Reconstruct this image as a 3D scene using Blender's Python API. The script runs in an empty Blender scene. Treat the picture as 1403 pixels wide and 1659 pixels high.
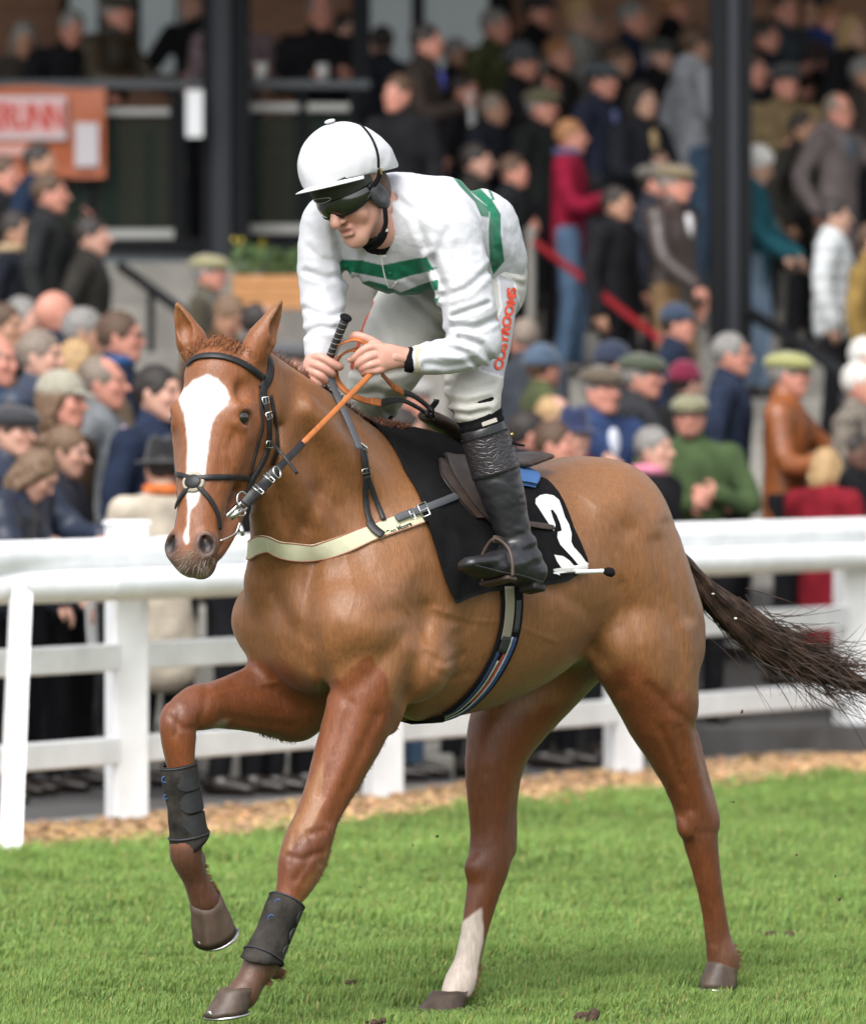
import bpy, math, random, os
import numpy as np
from mathutils import Vector, Matrix
from mathutils.bvhtree import BVHTree
R = math.radians
scene = bpy.context.scene
COL = scene.collection
SKIP = set(''.split(','))

# ------------------------------------------------------------ camera, sky, sun, exposure
FPX = 11660.0            # focal length in photo pixels (photo is 1403 x 1659)
EYE = 1.62               # eye height of the photographer
HOR = 690.0              # the horizon's row in the photo
cam_data = bpy.data.cameras.new('camera')
cam = bpy.data.objects.new('camera', cam_data); COL.objects.link(cam)
cam.location = (0, 0, EYE); cam.rotation_euler = (R(90), 0, 0)
cam_data.sensor_fit = 'VERTICAL'; cam_data.sensor_height = 36.0; cam_data.sensor_width = 36.0
cam_data.lens = 36.0 * FPX / 1659.0
cam_data.shift_y = -(829.5 - HOR) / 1659.0
cam_data.clip_start = 0.5; cam_data.clip_end = 4000
cam_data.dof.use_dof = True; cam_data.dof.focus_distance = 19.95
cam_data.dof.aperture_fstop = 4.0
cam_data.dof.aperture_blades = 9
scene.camera = cam

SUN_EL, SUN_AZ = R(50), R(200)      # azimuth measured from +Y clockwise: behind the photographer, a little left
w = bpy.data.worlds.new('World'); scene.world = w; w.use_nodes = True
nt = w.node_tree; nt.nodes.clear()
sky = nt.nodes.new('ShaderNodeTexSky'); sky.sky_type = 'NISHITA'; sky.sun_disc = False
sky.sun_elevation = SUN_EL; sky.sun_rotation = SUN_AZ
sky.air_density = 1.0; sky.dust_density = 4.0; sky.ozone_density = 1.0
hs = nt.nodes.new('ShaderNodeHueSaturation'); hs.inputs['Saturation'].default_value = 0.22; hs.inputs['Value'].default_value = 1.0
bg = nt.nodes.new('ShaderNodeBackground'); bg.inputs['Strength'].default_value = 0.15
wo = nt.nodes.new('ShaderNodeOutputWorld')
nt.links.new(sky.outputs[0], hs.inputs['Color']); nt.links.new(hs.outputs[0], bg.inputs[0]); nt.links.new(bg.outputs[0], wo.inputs[0])
sl = bpy.data.lights.new('sun', 'SUN'); sl.energy = 1.0; sl.angle = R(40); sl.color = (1.0, 0.975, 0.94)
so = bpy.data.objects.new('sun', sl); COL.objects.link(so)
so.rotation_euler = (R(90) - SUN_EL, 0, -SUN_AZ + math.pi)
# direction towards the sun: (sin az, cos az) * cos el
_d = Vector((math.sin(SUN_AZ) * math.cos(SUN_EL), math.cos(SUN_AZ) * math.cos(SUN_EL), math.sin(SUN_EL)))
so.rotation_euler = _d.to_track_quat('Z', 'Y').to_euler()
scene.view_settings.view_transform = 'Standard'; scene.view_settings.look = 'None'
scene.view_settings.gamma = 1.0; scene.view_settings.exposure = 0.95
scene.render.engine = 'CYCLES'
scene.cycles.max_bounces = 6; scene.cycles.diffuse_bounces = 3; scene.cycles.glossy_bounces = 2
scene.cycles.transparent_max_bounces = 8; scene.cycles.use_denoising = True
scene.render.film_transparent = False

# ------------------------------------------------------------ projection helpers (photo pixel <-> place)
def W(px, py, Y):
    return np.array([(px - 701.5) / FPX * Y, Y, EYE - (py - HOR) / FPX * Y])
HB = np.array([0.173, 20.5, 0.0]); HA = R(44.0)
FW = np.array([-math.cos(HA), -math.sin(HA), 0.0]); LF = np.array([math.sin(HA), -math.cos(HA), 0.0])
def H(s, l, z):                       # horse frame (forward, left, up) -> world
    return HB + FW * s + LF * l + np.array([0, 0, z])
def Hp(px, py, l):                    # photo pixel at lateral offset l -> world
    q = (px - 701.5) / FPX; c, sn = math.cos(HA), math.sin(HA)
    s = (HB[0] + l * sn - q * (HB[1] - l * c)) / (c - q * sn)
    P = H(s, l, 0); P[2] = EYE - (py - HOR) / FPX * P[1]
    return P
def pix(P):
    P = np.atleast_2d(P)
    return np.stack([701.5 + FPX * P[:, 0] / P[:, 1], HOR + FPX * (EYE - P[:, 2]) / P[:, 1]], 1)
def nrm(v):
    v = np.asarray(v, float); return v / (np.linalg.norm(v) + 1e-12)

# ------------------------------------------------------------ implicit surfaces: parts blend smoothly, one skin comes out
class Field:
    def __init__(s, lo, hi, h):
        s.lo = np.array(lo, float); s.h = h
        s.n = np.ceil((np.array(hi, float) - s.lo) / h).astype(int) + 1
        s.a = np.full(s.n, 1e3, np.float32)
        s.ax = [s.lo[i] + h * np.arange(s.n[i]) for i in range(3)]
    def _box(s, lo, hi):
        i0 = np.clip(np.floor((np.array(lo) - s.lo) / s.h).astype(int), 0, s.n)
        i1 = np.clip(np.ceil((np.array(hi) - s.lo) / s.h).astype(int) + 1, 0, s.n)
        if np.any(i1 <= i0): return None
        sl = tuple(slice(i0[i], i1[i]) for i in range(3))
        X = s.ax[0][sl[0]][:, None, None].astype(np.float32); Y = s.ax[1][sl[1]][None, :, None].astype(np.float32)
        Z = s.ax[2][sl[2]][None, None, :].astype(np.float32)
        return sl, X, Y, Z
    def blend(s, sl, d, k, sub):
        a = s.a[sl]
        if sub:
            d = -d; hh = np.clip(.5 - .5 * (d - a) / -k * -1, 0, 1) if False else np.clip(.5 + .5 * (d - a) / k, 0, 1)
            s.a[sl] = a * (1 - hh) + d * hh + k * hh * (1 - hh)
        else:
            hh = np.clip(.5 + .5 * (a - d) / k, 0, 1)
            s.a[sl] = a * (1 - hh) + d * hh - k * hh * (1 - hh)
    # tapered limb with an elliptical section. A,B ends; ra, rb = (across, along 'v') radii
    def limb(s, A, B, ra, rb=None, v=(0, 0, 1), k=.03, sub=False, pad=0.0, grow=0.0, cap=1.0):
        A = np.asarray(A, float); B = np.asarray(B, float)
        if rb is None: rb = ra
        ra = np.atleast_1d(ra).astype(float); rb = np.atleast_1d(rb).astype(float)
        if len(ra) == 1: ra = np.repeat(ra, 2)
        if len(rb) == 1: rb = np.repeat(rb, 2)
        ra = ra + grow; rb = rb + grow
        mx = max(ra.max(), rb.max()); mar = mx + k + pad + 2.5 * s.h
        bx = s._box(np.minimum(A, B) - mar, np.maximum(A, B) + mar)
        if bx is None: return
        sl, X, Y, Z = bx
        D = B - A; L = np.linalg.norm(D)
        ax = D / L if L > 1e-6 else np.array([0, 0, 1.])
        v = np.asarray(v, float); v = v - ax * v.dot(ax)
        if np.linalg.norm(v) < 1e-3: v = np.array([1, 0, 0.]) - ax * ax[0]
        v = nrm(v); u = np.cross(v, ax)
        px, py, pz = X - A[0], Y - A[1], Z - A[2]
        t = px * ax[0] + py * ax[1] + pz * ax[2]
        du = px * u[0] + py * u[1] + pz * u[2]; dv = px * v[0] + py * v[1] + pz * v[2]
        tc = np.clip(t / max(L, 1e-6), 0, 1).astype(np.float32) if L > 1e-6 else np.zeros_like(t)
        ru = ra[0] + (rb[0] - ra[0]) * tc; rv = ra[1] + (rb[1] - ra[1]) * tc
        dw = t - tc * L; rm = np.minimum(ru, rv) * cap
        q = np.sqrt((du / ru) ** 2 + (dv / rv) ** 2 + (dw / rm) ** 2)
        g = np.sqrt((du / ru ** 2) ** 2 + (dv / rv ** 2) ** 2 + (dw / rm ** 2) ** 2) + 1e-6
        d = (q - 1) * np.where(q > .3, q / g, rm)
        s.blend(sl, d.astype(np.float32), k, sub)
    def chain(s, pts, rs, v=(0, 0, 1), k=.03, sub=False, grow=0.0, n=None):
        """one limb through many joints: splined, joined hard inside, blended to the rest once"""
        pts = np.asarray(pts, float); rs = np.array([np.ones(2) * r for r in rs], float)
        if n is None: n = 10 if s.h < .006 else 4
        if len(pts) > 2:
            Q = catmull(np.hstack([pts, rs]), n); pts, rs = Q[:, :3], np.maximum(Q[:, 3:], .002)
        rs = rs + grow; mar = rs.max() + k + 2.5 * s.h
        bx = s._box(pts.min(0) - mar, pts.max(0) + mar)
        if bx is None: return
        sl = bx[0]; g = Field.__new__(Field); g.lo = np.array([s.ax[i][sl[i].start] for i in range(3)]); g.h = s.h
        g.ax = [s.ax[i][sl[i]] for i in range(3)]; g.n = np.array([len(x) for x in g.ax]); g.a = np.full(g.n, 1e3, np.float32)
        for i in range(len(pts) - 1): g.limb(pts[i], pts[i + 1], rs[i], rs[i + 1], v=v, k=.004, pad=k)
        s.blend(sl, g.a, k, sub)
    # ellipsoid with frame columns (three axes) and radii
    def ell(s, C, r, fr=None, k=.03, sub=False, grow=0.0):
        C = np.asarray(C, float); r = np.asarray(r, float) * np.ones(3) + grow
        mar = r.max() + k + 2.5 * s.h
        bx = s._box(C - mar, C + mar)
        if bx is None: return
        sl, X, Y, Z = bx
        px, py, pz = X - C[0], Y - C[1], Z - C[2]
        if fr is None: fr = np.eye(3)
        c = [(px * fr[i][0] + py * fr[i][1] + pz * fr[i][2]) for i in range(3)]
        q = np.sqrt(sum((c[i] / r[i]) ** 2 for i in range(3)))
        g = np.sqrt(sum((c[i] / r[i] ** 2) ** 2 for i in range(3))) + 1e-6
        d = (q - 1) * np.where(q > .3, q / g, r.min())
        s.blend(sl, d.astype(np.float32), k, sub)
    def box(s, C, r, fr=None, k=.005, sub=False, rnd=.0):
        C = np.asarray(C, float); r = np.asarray(r, float) * np.ones(3)
        mar = np.linalg.norm(r) + k + 2.5 * s.h
        bx = s._box(C - mar, C + mar)
        if bx is None: return
        sl, X, Y, Z = bx
        px, py, pz = X - C[0], Y - C[1], Z - C[2]
        if fr is None: fr = np.eye(3)
        c = [np.abs(px * fr[i][0] + py * fr[i][1] + pz * fr[i][2]) - (r[i] - rnd) for i in range(3)]
        d = np.sqrt(sum(np.maximum(x, 0) ** 2 for x in c)) + np.minimum(np.maximum(np.maximum(c[0], c[1]), c[2]), 0) - rnd
        s.blend(sl, d.astype(np.float32), k, sub)
    def plane(s, P, n, k=.005, lo=None, hi=None):      # cut away everything on the +n side
        n = nrm(n); sl = (slice(None),) * 3
        if lo is not None: sl = s._box(lo, hi)[0]
        d = (s.ax[0][sl[0]][:, None, None] - P[0]) * n[0] + (s.ax[1][sl[1]][None, :, None] - P[1]) * n[1] + (s.ax[2][sl[2]][None, None, :] - P[2]) * n[2]
        s.blend(sl, (-d).astype(np.float32), k, True)
    def disp(s, fn, band=.03):                          # push the surface by fn(points)
        idx = np.nonzero(np.abs(s.a) < band)
        P = np.stack([s.ax[i][idx[i]] for i in range(3)], 1)
        s.a[idx] += fn(P).astype(np.float32)
    def mesh(s, smooth=1, keep=True):
        a = s.a; neg = a < 0
        n = s.n
        cnt = np.zeros(n - 1, np.uint8)
        for i in (0, 1):
            for j in (0, 1):
                for k_ in (0, 1):
                    cnt += neg[i:n[0] - 1 + i, j:n[1] - 1 + j, k_:n[2] - 1 + k_]
        act = np.nonzero((cnt > 0) & (cnt < 8)); del cnt
        m = len(act[0]); I = np.stack(act, 1)
        acc = np.zeros((m, 3)); c = np.zeros(m)
        corners = {}
        for i in (0, 1):
            for j in (0, 1):
                for k_ in (0, 1):
                    corners[(i, j, k_)] = a[I[:, 0] + i, I[:, 1] + j, I[:, 2] + k_].astype(float)
        for ax in range(3):
            o = [x for x in range(3) if x != ax]
            for p in (0, 1):
                for q in (0, 1):
                    k0 = [0, 0, 0]; k0[o[0]] = p; k0[o[1]] = q; k1 = list(k0); k1[ax] = 1
                    v0, v1 = corners[tuple(k0)], corners[tuple(k1)]
                    cr = (v0 < 0) != (v1 < 0)
                    t = np.where(cr, v0 / np.where(cr, v0 - v1, 1), 0)
                    pt = np.tile(np.array(k0, float), (m, 1)); pt[:, ax] = t
                    acc += pt * cr[:, None]; c += cr
        V = s.lo + s.h * (I + acc / c[:, None])
        ids = np.full(n - 1, -1, np.int32); ids[act] = np.arange(m)
        F = []
        for ax in range(3):
            o = [(ax + 1) % 3, (ax + 2) % 3]
            sA = [slice(None)] * 3; sB = [slice(None)] * 3; sA[ax] = slice(0, -1); sB[ax] = slice(1, None)
            na, nb = neg[tuple(sA)], neg[tuple(sB)]
            e = np.stack(np.nonzero(na != nb), 1)
            ok = (e[:, o[0]] > 0) & (e[:, o[1]] > 0) & (e[:, o[0]] < n[o[0]] - 1) & (e[:, o[1]] < n[o[1]] - 1)
            e = e[ok]
            fl = na[e[:, 0], e[:, 1], e[:, 2]]
            def g(d0, d1):
                x = e.copy(); x[:, o[0]] -= d0; x[:, o[1]] -= d1
                return ids[x[:, 0], x[:, 1], x[:, 2]]
            q = np.stack([g(1, 1), g(0, 1), g(0, 0), g(1, 0)], 1)
            q[~fl] = q[~fl][:, ::-1]
            F.append(q)
        F = np.concatenate(F); F = F[(F >= 0).all(1)]
        for _ in range(smooth):
            S = np.zeros_like(V); C = np.zeros(len(V))
            for e0, e1 in ((0, 1), (1, 2), (2, 3), (3, 0)):
                np.add.at(S, F[:, e0], V[F[:, e1]]); np.add.at(C, F[:, e0], 1)
                np.add.at(S, F[:, e1], V[F[:, e0]]); np.add.at(C, F[:, e1], 1)
            V = V * .5 + .5 * S / np.maximum(C, 1)[:, None]
        return V, F

def vnoise(P, f, seed=0, o=3):                # smooth value noise, -1..1
    out = np.zeros(len(P)); amp = 1.0; tot = 0
    rs = np.random.RandomState(seed); T = rs.rand(64, 64, 64)
    for i in range(o):
        Q = P * f * 2 ** i + 17.3 * i; Q0 = np.floor(Q).astype(int); t = Q - Q0; t = t * t * (3 - 2 * t)
        r = 0
        for a in (0, 1):
            for b in (0, 1):
                for c in (0, 1):
                    wgt = (t[:, 0] if a else 1 - t[:, 0]) * (t[:, 1] if b else 1 - t[:, 1]) * (t[:, 2] if c else 1 - t[:, 2])
                    r = r + wgt * T[(Q0[:, 0] + a) % 64, (Q0[:, 1] + b) % 64, (Q0[:, 2] + c) % 64]
        out += amp * (r * 2 - 1); tot += amp; amp *= .5
    return out / tot

# ------------------------------------------------------------ objects
def link_mesh(name, V, F, mat=None, parent=None, smooth=True, cols=None, uv=None):
    me = bpy.data.meshes.new(name)
    V = np.asarray(V, float)
    if parent is not None: V = V - np.array(parent.matrix_world.translation if parent.parent is None else wloc(parent))
    if isinstance(F, np.ndarray):
        nf, k = F.shape
        me.vertices.add(len(V)); me.vertices.foreach_set('co', V.ravel())
        me.loops.add(nf * k); me.loops.foreach_set('vertex_index', F.ravel().astype(np.int32))
        me.polygons.add(nf); me.polygons.foreach_set('loop_start', (np.arange(nf) * k).astype(np.int32))
        me.polygons.foreach_set('loop_total', np.full(nf, k, np.int32))
        me.update(calc_edges=True); me.validate()
    else:
        me.from_pydata([tuple(v) for v in V], [], [tuple(int(i) for i in f) for f in F])
    if smooth: me.polygons.foreach_set('use_smooth', np.ones(len(me.polygons), bool))
    if cols is not None:
        at = me.color_attributes.new('Col', 'FLOAT_COLOR', 'POINT')
        c4 = np.ones((len(V), 4)); c4[:, :3] = cols; at.data.foreach_set('color', c4.ravel())
    if mat: me.materials.append(mat)
    o = bpy.data.objects.new(name, me); COL.objects.link(o)
    if parent is not None: o.parent = parent
    return o
_WL = {}
def wloc(o): return _WL.get(o.name, (0, 0, 0))
def empty(name, loc, label=None, cat=None, group=None, parent=None):
    o = bpy.data.objects.new(name, None); COL.objects.link(o); o.empty_display_size = .1
    o.location = loc; o.matrix_world.translation = loc
    _WL[o.name] = tuple(loc)
    tag(o, label, cat, group); return o
def tag(o, label=None, cat=None, group=None, kind=None):
    if label: o['label'] = label
    if cat: o['category'] = cat
    if group: o['group'] = group
    if kind: o['kind'] = kind
    return o
def sub(o, name, V, F, mat, **kw):            # a child of a mesh part: mesh parts sit at their thing's origin
    top = o.parent if o.parent is not None else o
    V = np.asarray(V, float) - np.array(wloc(top) if top.type == 'EMPTY' else (0, 0, 0))
    c = link_mesh(name, V, F, mat, None, **kw); c.parent = o; return c

# mesh snippets ------------------------------------------------------------
def frame_of(ax, v=(0, 0, 1)):
    ax = nrm(ax); v = np.asarray(v, float); v = v - ax * v.dot(ax)
    if np.linalg.norm(v) < 1e-3: v = np.array([1, 0, 0.]) - ax * ax[0]
    v = nrm(v); return np.cross(v, ax), v, ax
def boxm(C, r, fr=None, bev=0):
    C = np.asarray(C, float); fr = np.eye(3) if fr is None else np.asarray(fr)
    r = np.asarray(r, float)
    if bev <= 0:
        V = [C + sum(fr[i] * r[i] * s_[i] for i in range(3)) for s_ in [(-1,-1,-1),(1,-1,-1),(1,1,-1),(-1,1,-1),(-1,-1,1),(1,-1,1),(1,1,1),(-1,1,1)]]
        return np.array(V), [(0,3,2,1),(4,5,6,7),(0,1,5,4),(1,2,6,5),(2,3,7,6),(3,0,4,7)]
    V = []; idx = {}
    sg = [(-1,-1,-1),(1,-1,-1),(1,1,-1),(-1,1,-1),(-1,-1,1),(1,-1,1),(1,1,1),(-1,1,1)]
    for ci, s_ in enumerate(sg):
        for ax in range(3):
            rr = np.array([r[i] - (bev if i != ax else 0) for i in range(3)])
            idx[(ci, ax)] = len(V); V.append(C + sum(fr[i] * rr[i] * s_[i] for i in range(3)))
    F = []
    qs = [((0,3,2,1),2),((4,5,6,7),2),((0,1,5,4),1),((2,3,7,6),1),((1,2,6,5),0),((3,0,4,7),0)]
    fm = {}
    for q, ax in qs: F.append(tuple(idx[(c, ax)] for c in q)); 
    ed = {}
    for q, ax in qs:
        for i in range(4):
            a, b = q[i], q[(i + 1) % 4]; ed.setdefault(frozenset((a, b)), []).append((a, b, ax))
    for e in ed.values():
        (a, b, x), (c, d, y) = e[0], e[1]
        F.append((idx[(b, x)], idx[(a, x)], idx[(a, y)], idx[(b, y)]))
    for ci, s_ in enumerate(sg):
        t = (idx[(ci, 0)], idx[(ci, 1)], idx[(ci, 2)])
        F.append(t if s_[0] * s_[1] * s_[2] > 0 else t[::-1])
    return np.array(V), F
def catmull(P, n):
    P = np.asarray(P, float); Q = np.vstack([2 * P[0] - P[1], P, 2 * P[-1] - P[-2]]); out = []
    for i in range(1, len(Q) - 2):
        for j in range(n):
            t = j / n
            out.append(.5 * ((2 * Q[i]) + (-Q[i-1] + Q[i+1]) * t + (2*Q[i-1] - 5*Q[i] + 4*Q[i+1] - Q[i+2]) * t*t + (-Q[i-1] + 3*Q[i] - 3*Q[i+1] + Q[i+2]) * t**3))
    out.append(Q[-2]); return np.array(out)
def tube(P, r, n=8, caps=True, v=(0, 0, 1), flat=1.0):
    """swept round/oval tube; r scalar or per point; flat scales the radius along the carried normal"""
    P = np.asarray(P, float)
    if len(P) == 2 and np.ndim(r) == 0: d_ = nrm(P[1] - P[0]) * .002; P = np.array([P[0], P[0] + d_, P[0] + d_ * 2, P[1] - d_ * 2, P[1] - d_, P[1]])
    m = len(P); r = np.ones(m) * r
    T = np.gradient(P, axis=0); V = []; vv = np.asarray(v, float)
    for i in range(m):
        u, w_, ax = frame_of(T[i], vv); vv = w_
        for j in range(n):
            a = 2 * math.pi * j / n
            V.append(P[i] + r[i] * (u * math.cos(a) + w_ * math.sin(a) * flat))
    F = [(i*n+j, i*n+(j+1)%n, (i+1)*n+(j+1)%n, (i+1)*n+j) for i in range(m-1) for j in range(n)]
    if caps: F += [tuple(range(n))[::-1], tuple((m-1)*n + j for j in range(n))]
    return np.array(V), F
def ribbon(P, N, wd, th):
    """strap: centre line P, surface normals N, width wd (scalar or list), thickness th"""
    P = np.asarray(P, float); N = np.asarray(N, float); m = len(P); wd = np.ones(m) * wd
    T = np.gradient(P, axis=0); V = []
    sec = [(-.5, 0), (-.5, .7), (-.42, 1), (.42, 1), (.5, .7), (.5, 0)]
    for i in range(m):
        t = nrm(T[i]); n = N[i] - t * N[i].dot(t); n = nrm(n); b = np.cross(t, n)
        for x, y in sec: V.append(P[i] + b * x * wd[i] + n * y * th)
    k = len(sec)
    F = [(i*k+j, (i+1)*k+j, (i+1)*k+(j+1)%k, i*k+(j+1)%k) for i in range(m-1) for j in range(k)]
    F += [tuple(range(k)), tuple((m-1)*k + j for j in range(k))[::-1]]
    return np.array(V), F
def join(parts):
    Vs, Fs, o = [], [], 0
    for V, F in parts:
        Vs.append(V); Fs += [tuple(int(i) + o for i in f) for f in F]; o += len(V)
    return np.vstack(Vs), Fs
def ball(C, r, n=12, m=8, fr=None):
    fr = np.eye(3) if fr is None else np.asarray(fr); r = np.ones(3) * r; V = []; C = np.asarray(C, float)
    for i in range(m + 1):
        a = math.pi * i / m
        for j in range(n):
            b = 2 * math.pi * j / n
            V.append(C + fr[0]*r[0]*math.sin(a)*math.cos(b) + fr[1]*r[1]*math.sin(a)*math.sin(b) + fr[2]*r[2]*math.cos(a))
    F = [(i*n+j, (i+1)*n+j, (i+1)*n+(j+1)%n, i*n+(j+1)%n) for i in range(m) for j in range(n)]
    return np.array(V), F

# ------------------------------------------------------------ materials
_M = {}
def mat(name, col=(.5,.5,.5), rough=.7, metal=0., spec=.5, bump=0., bscale=40., var=0., vscale=6., vcol=False, sheen=0., coat=0., stretch=None, weave=False, dist=.002, var2=0.):
    if name in _M: return _M[name]
    m = bpy.data.materials.new(name); m.use_nodes = True; _M[name] = m
    nt = m.node_tree; b = nt.nodes['Principled BSDF']
    b.inputs['Roughness'].default_value = rough; b.inputs['Metallic'].default_value = metal
    b.inputs['Specular IOR Level'].default_value = spec
    if sheen: b.inputs['Sheen Weight'].default_value = sheen; b.inputs['Sheen Roughness'].default_value = .4
    if coat: b.inputs['Coat Weight'].default_value = coat; b.inputs['Coat Roughness'].default_value = .15
    tc = nt.nodes.new('ShaderNodeTexCoord')
    src = None
    if vcol:
        a = nt.nodes.new('ShaderNodeAttribute'); a.attribute_name = 'Col'; src = a.outputs['Color']
    else:
        c = nt.nodes.new('ShaderNodeRGB'); c.outputs[0].default_value = (*col, 1); src = c.outputs[0]
    co = tc.outputs['Object']
    if stretch:
        mp = nt.nodes.new('ShaderNodeMapping'); mp.inputs['Scale'].default_value = stretch; nt.links.new(co, mp.inputs[0]); co = mp.outputs[0]
    if var:
        n = nt.nodes.new('ShaderNodeTexNoise'); n.inputs['Scale'].default_value = vscale; n.inputs['Detail'].default_value = 6; nt.links.new(co, n.inputs['Vector'])
        mr = nt.nodes.new('ShaderNodeMapRange'); mr.inputs[1].default_value = .3; mr.inputs[2].default_value = .7
        mr.inputs[3].default_value = 1 - var; mr.inputs[4].default_value = 1 + var; nt.links.new(n.outputs[0], mr.inputs[0])
        mx = nt.nodes.new('ShaderNodeVectorMath'); mx.operation = 'SCALE'; nt.links.new(src, mx.inputs[0]); nt.links.new(mr.outputs[0], mx.inputs['Scale']); src = mx.outputs[0]
    nt.links.new(src, b.inputs['Base Color'])
    if bump:
        n = nt.nodes.new('ShaderNodeTexNoise'); n.inputs['Scale'].default_value = bscale; n.inputs['Detail'].default_value = 5; nt.links.new(co, n.inputs['Vector'])
        bp = nt.nodes.new('ShaderNodeBump'); bp.inputs['Strength'].default_value = bump; bp.inputs['Distance'].default_value = dist
        nt.links.new(n.outputs[0], bp.inputs['Height']); nt.links.new(bp.outputs[0], b.inputs['Normal'])
    return m
# ============================================================ ground
def fenceY(X): return 31.63 + 1.86 * X                      # the crowd fence runs away to the right
m_soil = mat('turf_soil', (.045, .075, .018), rough=1, var=.5, vscale=3, bump=1, bscale=25, dist=.02)
def gz(X, Y): return -.030 + .012 * np.sin(X * 1.7 + Y * .9) + .010 * np.sin(Y * 2.1 - X)
gx = np.concatenate([[-1500, -300, -60], np.linspace(-8, 8, 65), [60, 300, 1500]]); gy = np.concatenate([[-200, 0, 10], np.linspace(14, 40, 105), [80, 400, 3000]])
GX, GY = np.meshgrid(gx, gy); GZ = np.where((np.abs(GX) <= 8) & (GY >= 14) & (GY <= 36), gz(GX, GY), -.03)
GZ = np.where(GY > fenceY(GX) - .2, -.09, GZ)
V = np.stack([GX.ravel(), GY.ravel(), GZ.ravel()], 1); n0, n1 = len(gx), len(gy)
F = np.array([(j*n0+i, j*n0+i+1, (j+1)*n0+i+1, (j+1)*n0+i) for j in range(n1-1) for i in range(n0-1)])
tag(link_mesh('ground', V, F, m_soil), kind='structure')
# grass edge (photo-measured) as a line a little in front of the fence
def edgeY(X): return fenceY(X) - 1.55 + .05 * np.sin(X * 5) + .03 * np.sin(X * 13)
rs = np.random.RandomState(5)
def blades(n, ylo, yhi, hmean, seed, wd=.0028, segs=2):
    rs = np.random.RandomState(seed)
    Y = rs.uniform(ylo, yhi, n * 3); hw_ = .0615 * Y + .75; X = rs.uniform(-1, 1, n * 3) * hw_
    k = Y < edgeY(X) + rs.normal(0, .035, n * 3); X, Y = X[k][:n], Y[k][:n]; n = len(X)
    P = np.stack([X, Y, gz(X, Y) - .004], 1)
    cl = vnoise(np.stack([X, Y, X * 0], 1), 1.3, 31, 3); cf = vnoise(np.stack([X, Y, X * 0], 1), 6, 32, 2)
    # thicker, taller growth near the chips where hooves never go
    tall = np.clip((Y - edgeY(X) + 1.6) / 1.5, 0, 1)
    h = hmean * (.40 + .55 * rs.rand(n) + .8 * (cf + .2)) * (1 + .3 * cl + .55 * tall)
    for (hx_, hy_, hl_) in ((366, 1640, .10), (1166, 1600, .14), (708, 1648, -.14), (725, 1640, -.14)):     # trodden flat round the hooves on the ground
        q_ = Hp(hx_, hy_, hl_); h = h * (1 - .72 * np.exp(-(((X - q_[0]) ** 2 + (Y - q_[1] + .10) ** 2) / .17 ** 2) ** 2))
    h = np.clip(h, .010, .11)
    a = rs.uniform(0, 2 * math.pi, n); ln = rs.rand(n) ** 1.5 * .75 * h; wv = np.array([.3, 0])
    dx, dy = np.cos(a) * ln + .12 * h, np.sin(a) * ln
    b = rs.uniform(0, math.pi, n); wx, wy = np.cos(b) * wd, np.sin(b) * wd * .6
    w0 = wd * (.7 + .6 * rs.rand(n)); wx, wy = np.cos(b) * w0, np.sin(b) * w0
    V = np.zeros((n, 5, 3))
    V[:, 0] = P + np.stack([wx, wy, 0 * wx], 1); V[:, 1] = P - np.stack([wx, wy, 0 * wx], 1)
    m = P + np.stack([dx * .35, dy * .35, h * .6], 1)
    V[:, 2] = m + np.stack([wx, wy, 0 * wx], 1) * .8; V[:, 3] = m - np.stack([wx, wy, 0 * wx], 1) * .8
    V[:, 4] = P + np.stack([dx, dy, h * (1 - .35 * (ln / h))], 1)
    c = np.zeros((n, 3)); r = rs.rand(n)
    c[:] = np.array([.22, .345, .095]); c *= (1 + .32 * cl + .16 * cf + .16 * rs.randn(n))[:, None]
    y_ = r > .93; c[y_] = np.array([.42, .40, .15]) * (.7 + .5 * rs.rand(y_.sum()))[:, None]
    y2 = (r > .72) & (r <= .93); c[y2] = np.array([.24, .33, .07]) * (.8 + .4 * rs.rand(y2.sum()))[:, None]
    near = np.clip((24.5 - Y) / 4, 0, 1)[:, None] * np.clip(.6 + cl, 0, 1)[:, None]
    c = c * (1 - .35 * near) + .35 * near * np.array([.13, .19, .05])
    c = np.clip(c, .01, 1)
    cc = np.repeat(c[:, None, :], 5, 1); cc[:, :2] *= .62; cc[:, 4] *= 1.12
    base = np.arange(n)[:, None] * 5
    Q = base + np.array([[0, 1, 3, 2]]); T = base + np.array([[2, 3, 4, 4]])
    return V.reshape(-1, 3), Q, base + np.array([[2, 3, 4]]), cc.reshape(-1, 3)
def grass_obj(name, parts, mt):
    Vs, Qs, Ts, Cs = [], [], [], []; o = 0
    for v, q, t, c in parts: Vs.append(v); Qs.append(q + o); Ts.append(t + o); Cs.append(c); o += len(v)
    Vs = np.vstack(Vs); Qs = np.vstack(Qs); Ts = np.vstack(Ts); Cs = np.vstack(Cs)
    me = bpy.data.meshes.new(name); me.vertices.add(len(Vs)); me.vertices.foreach_set('co', Vs.ravel())
    nl = Qs.size + Ts.size; me.loops.add(nl); me.loops.foreach_set('vertex_index', np.concatenate([Qs.ravel(), Ts.ravel()]).astype(np.int32))
    nf = len(Qs) + len(Ts); me.polygons.add(nf)
    tot = np.concatenate([np.full(len(Qs), 4), np.full(len(Ts), 3)]).astype(np.int32); st = np.concatenate([[0], np.cumsum(tot)[:-1]]).astype(np.int32)
    me.polygons.foreach_set('loop_start', st); me.polygons.foreach_set('loop_total', tot); me.update(calc_edges=True)
    at = me.color_attributes.new('Col', 'FLOAT_COLOR', 'POINT'); c4 = np.ones((len(Vs), 4)); c4[:, :3] = Cs; at.data.foreach_set('color', c4.ravel())
    me.polygons.foreach_set('use_smooth', np.ones(nf, bool)); me.materials.append(mt)
    o = bpy.data.objects.new(name, me); COL.objects.link(o); return o
m_grass = mat('grass_blade', rough=.55, spec=.3, vcol=True)
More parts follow.
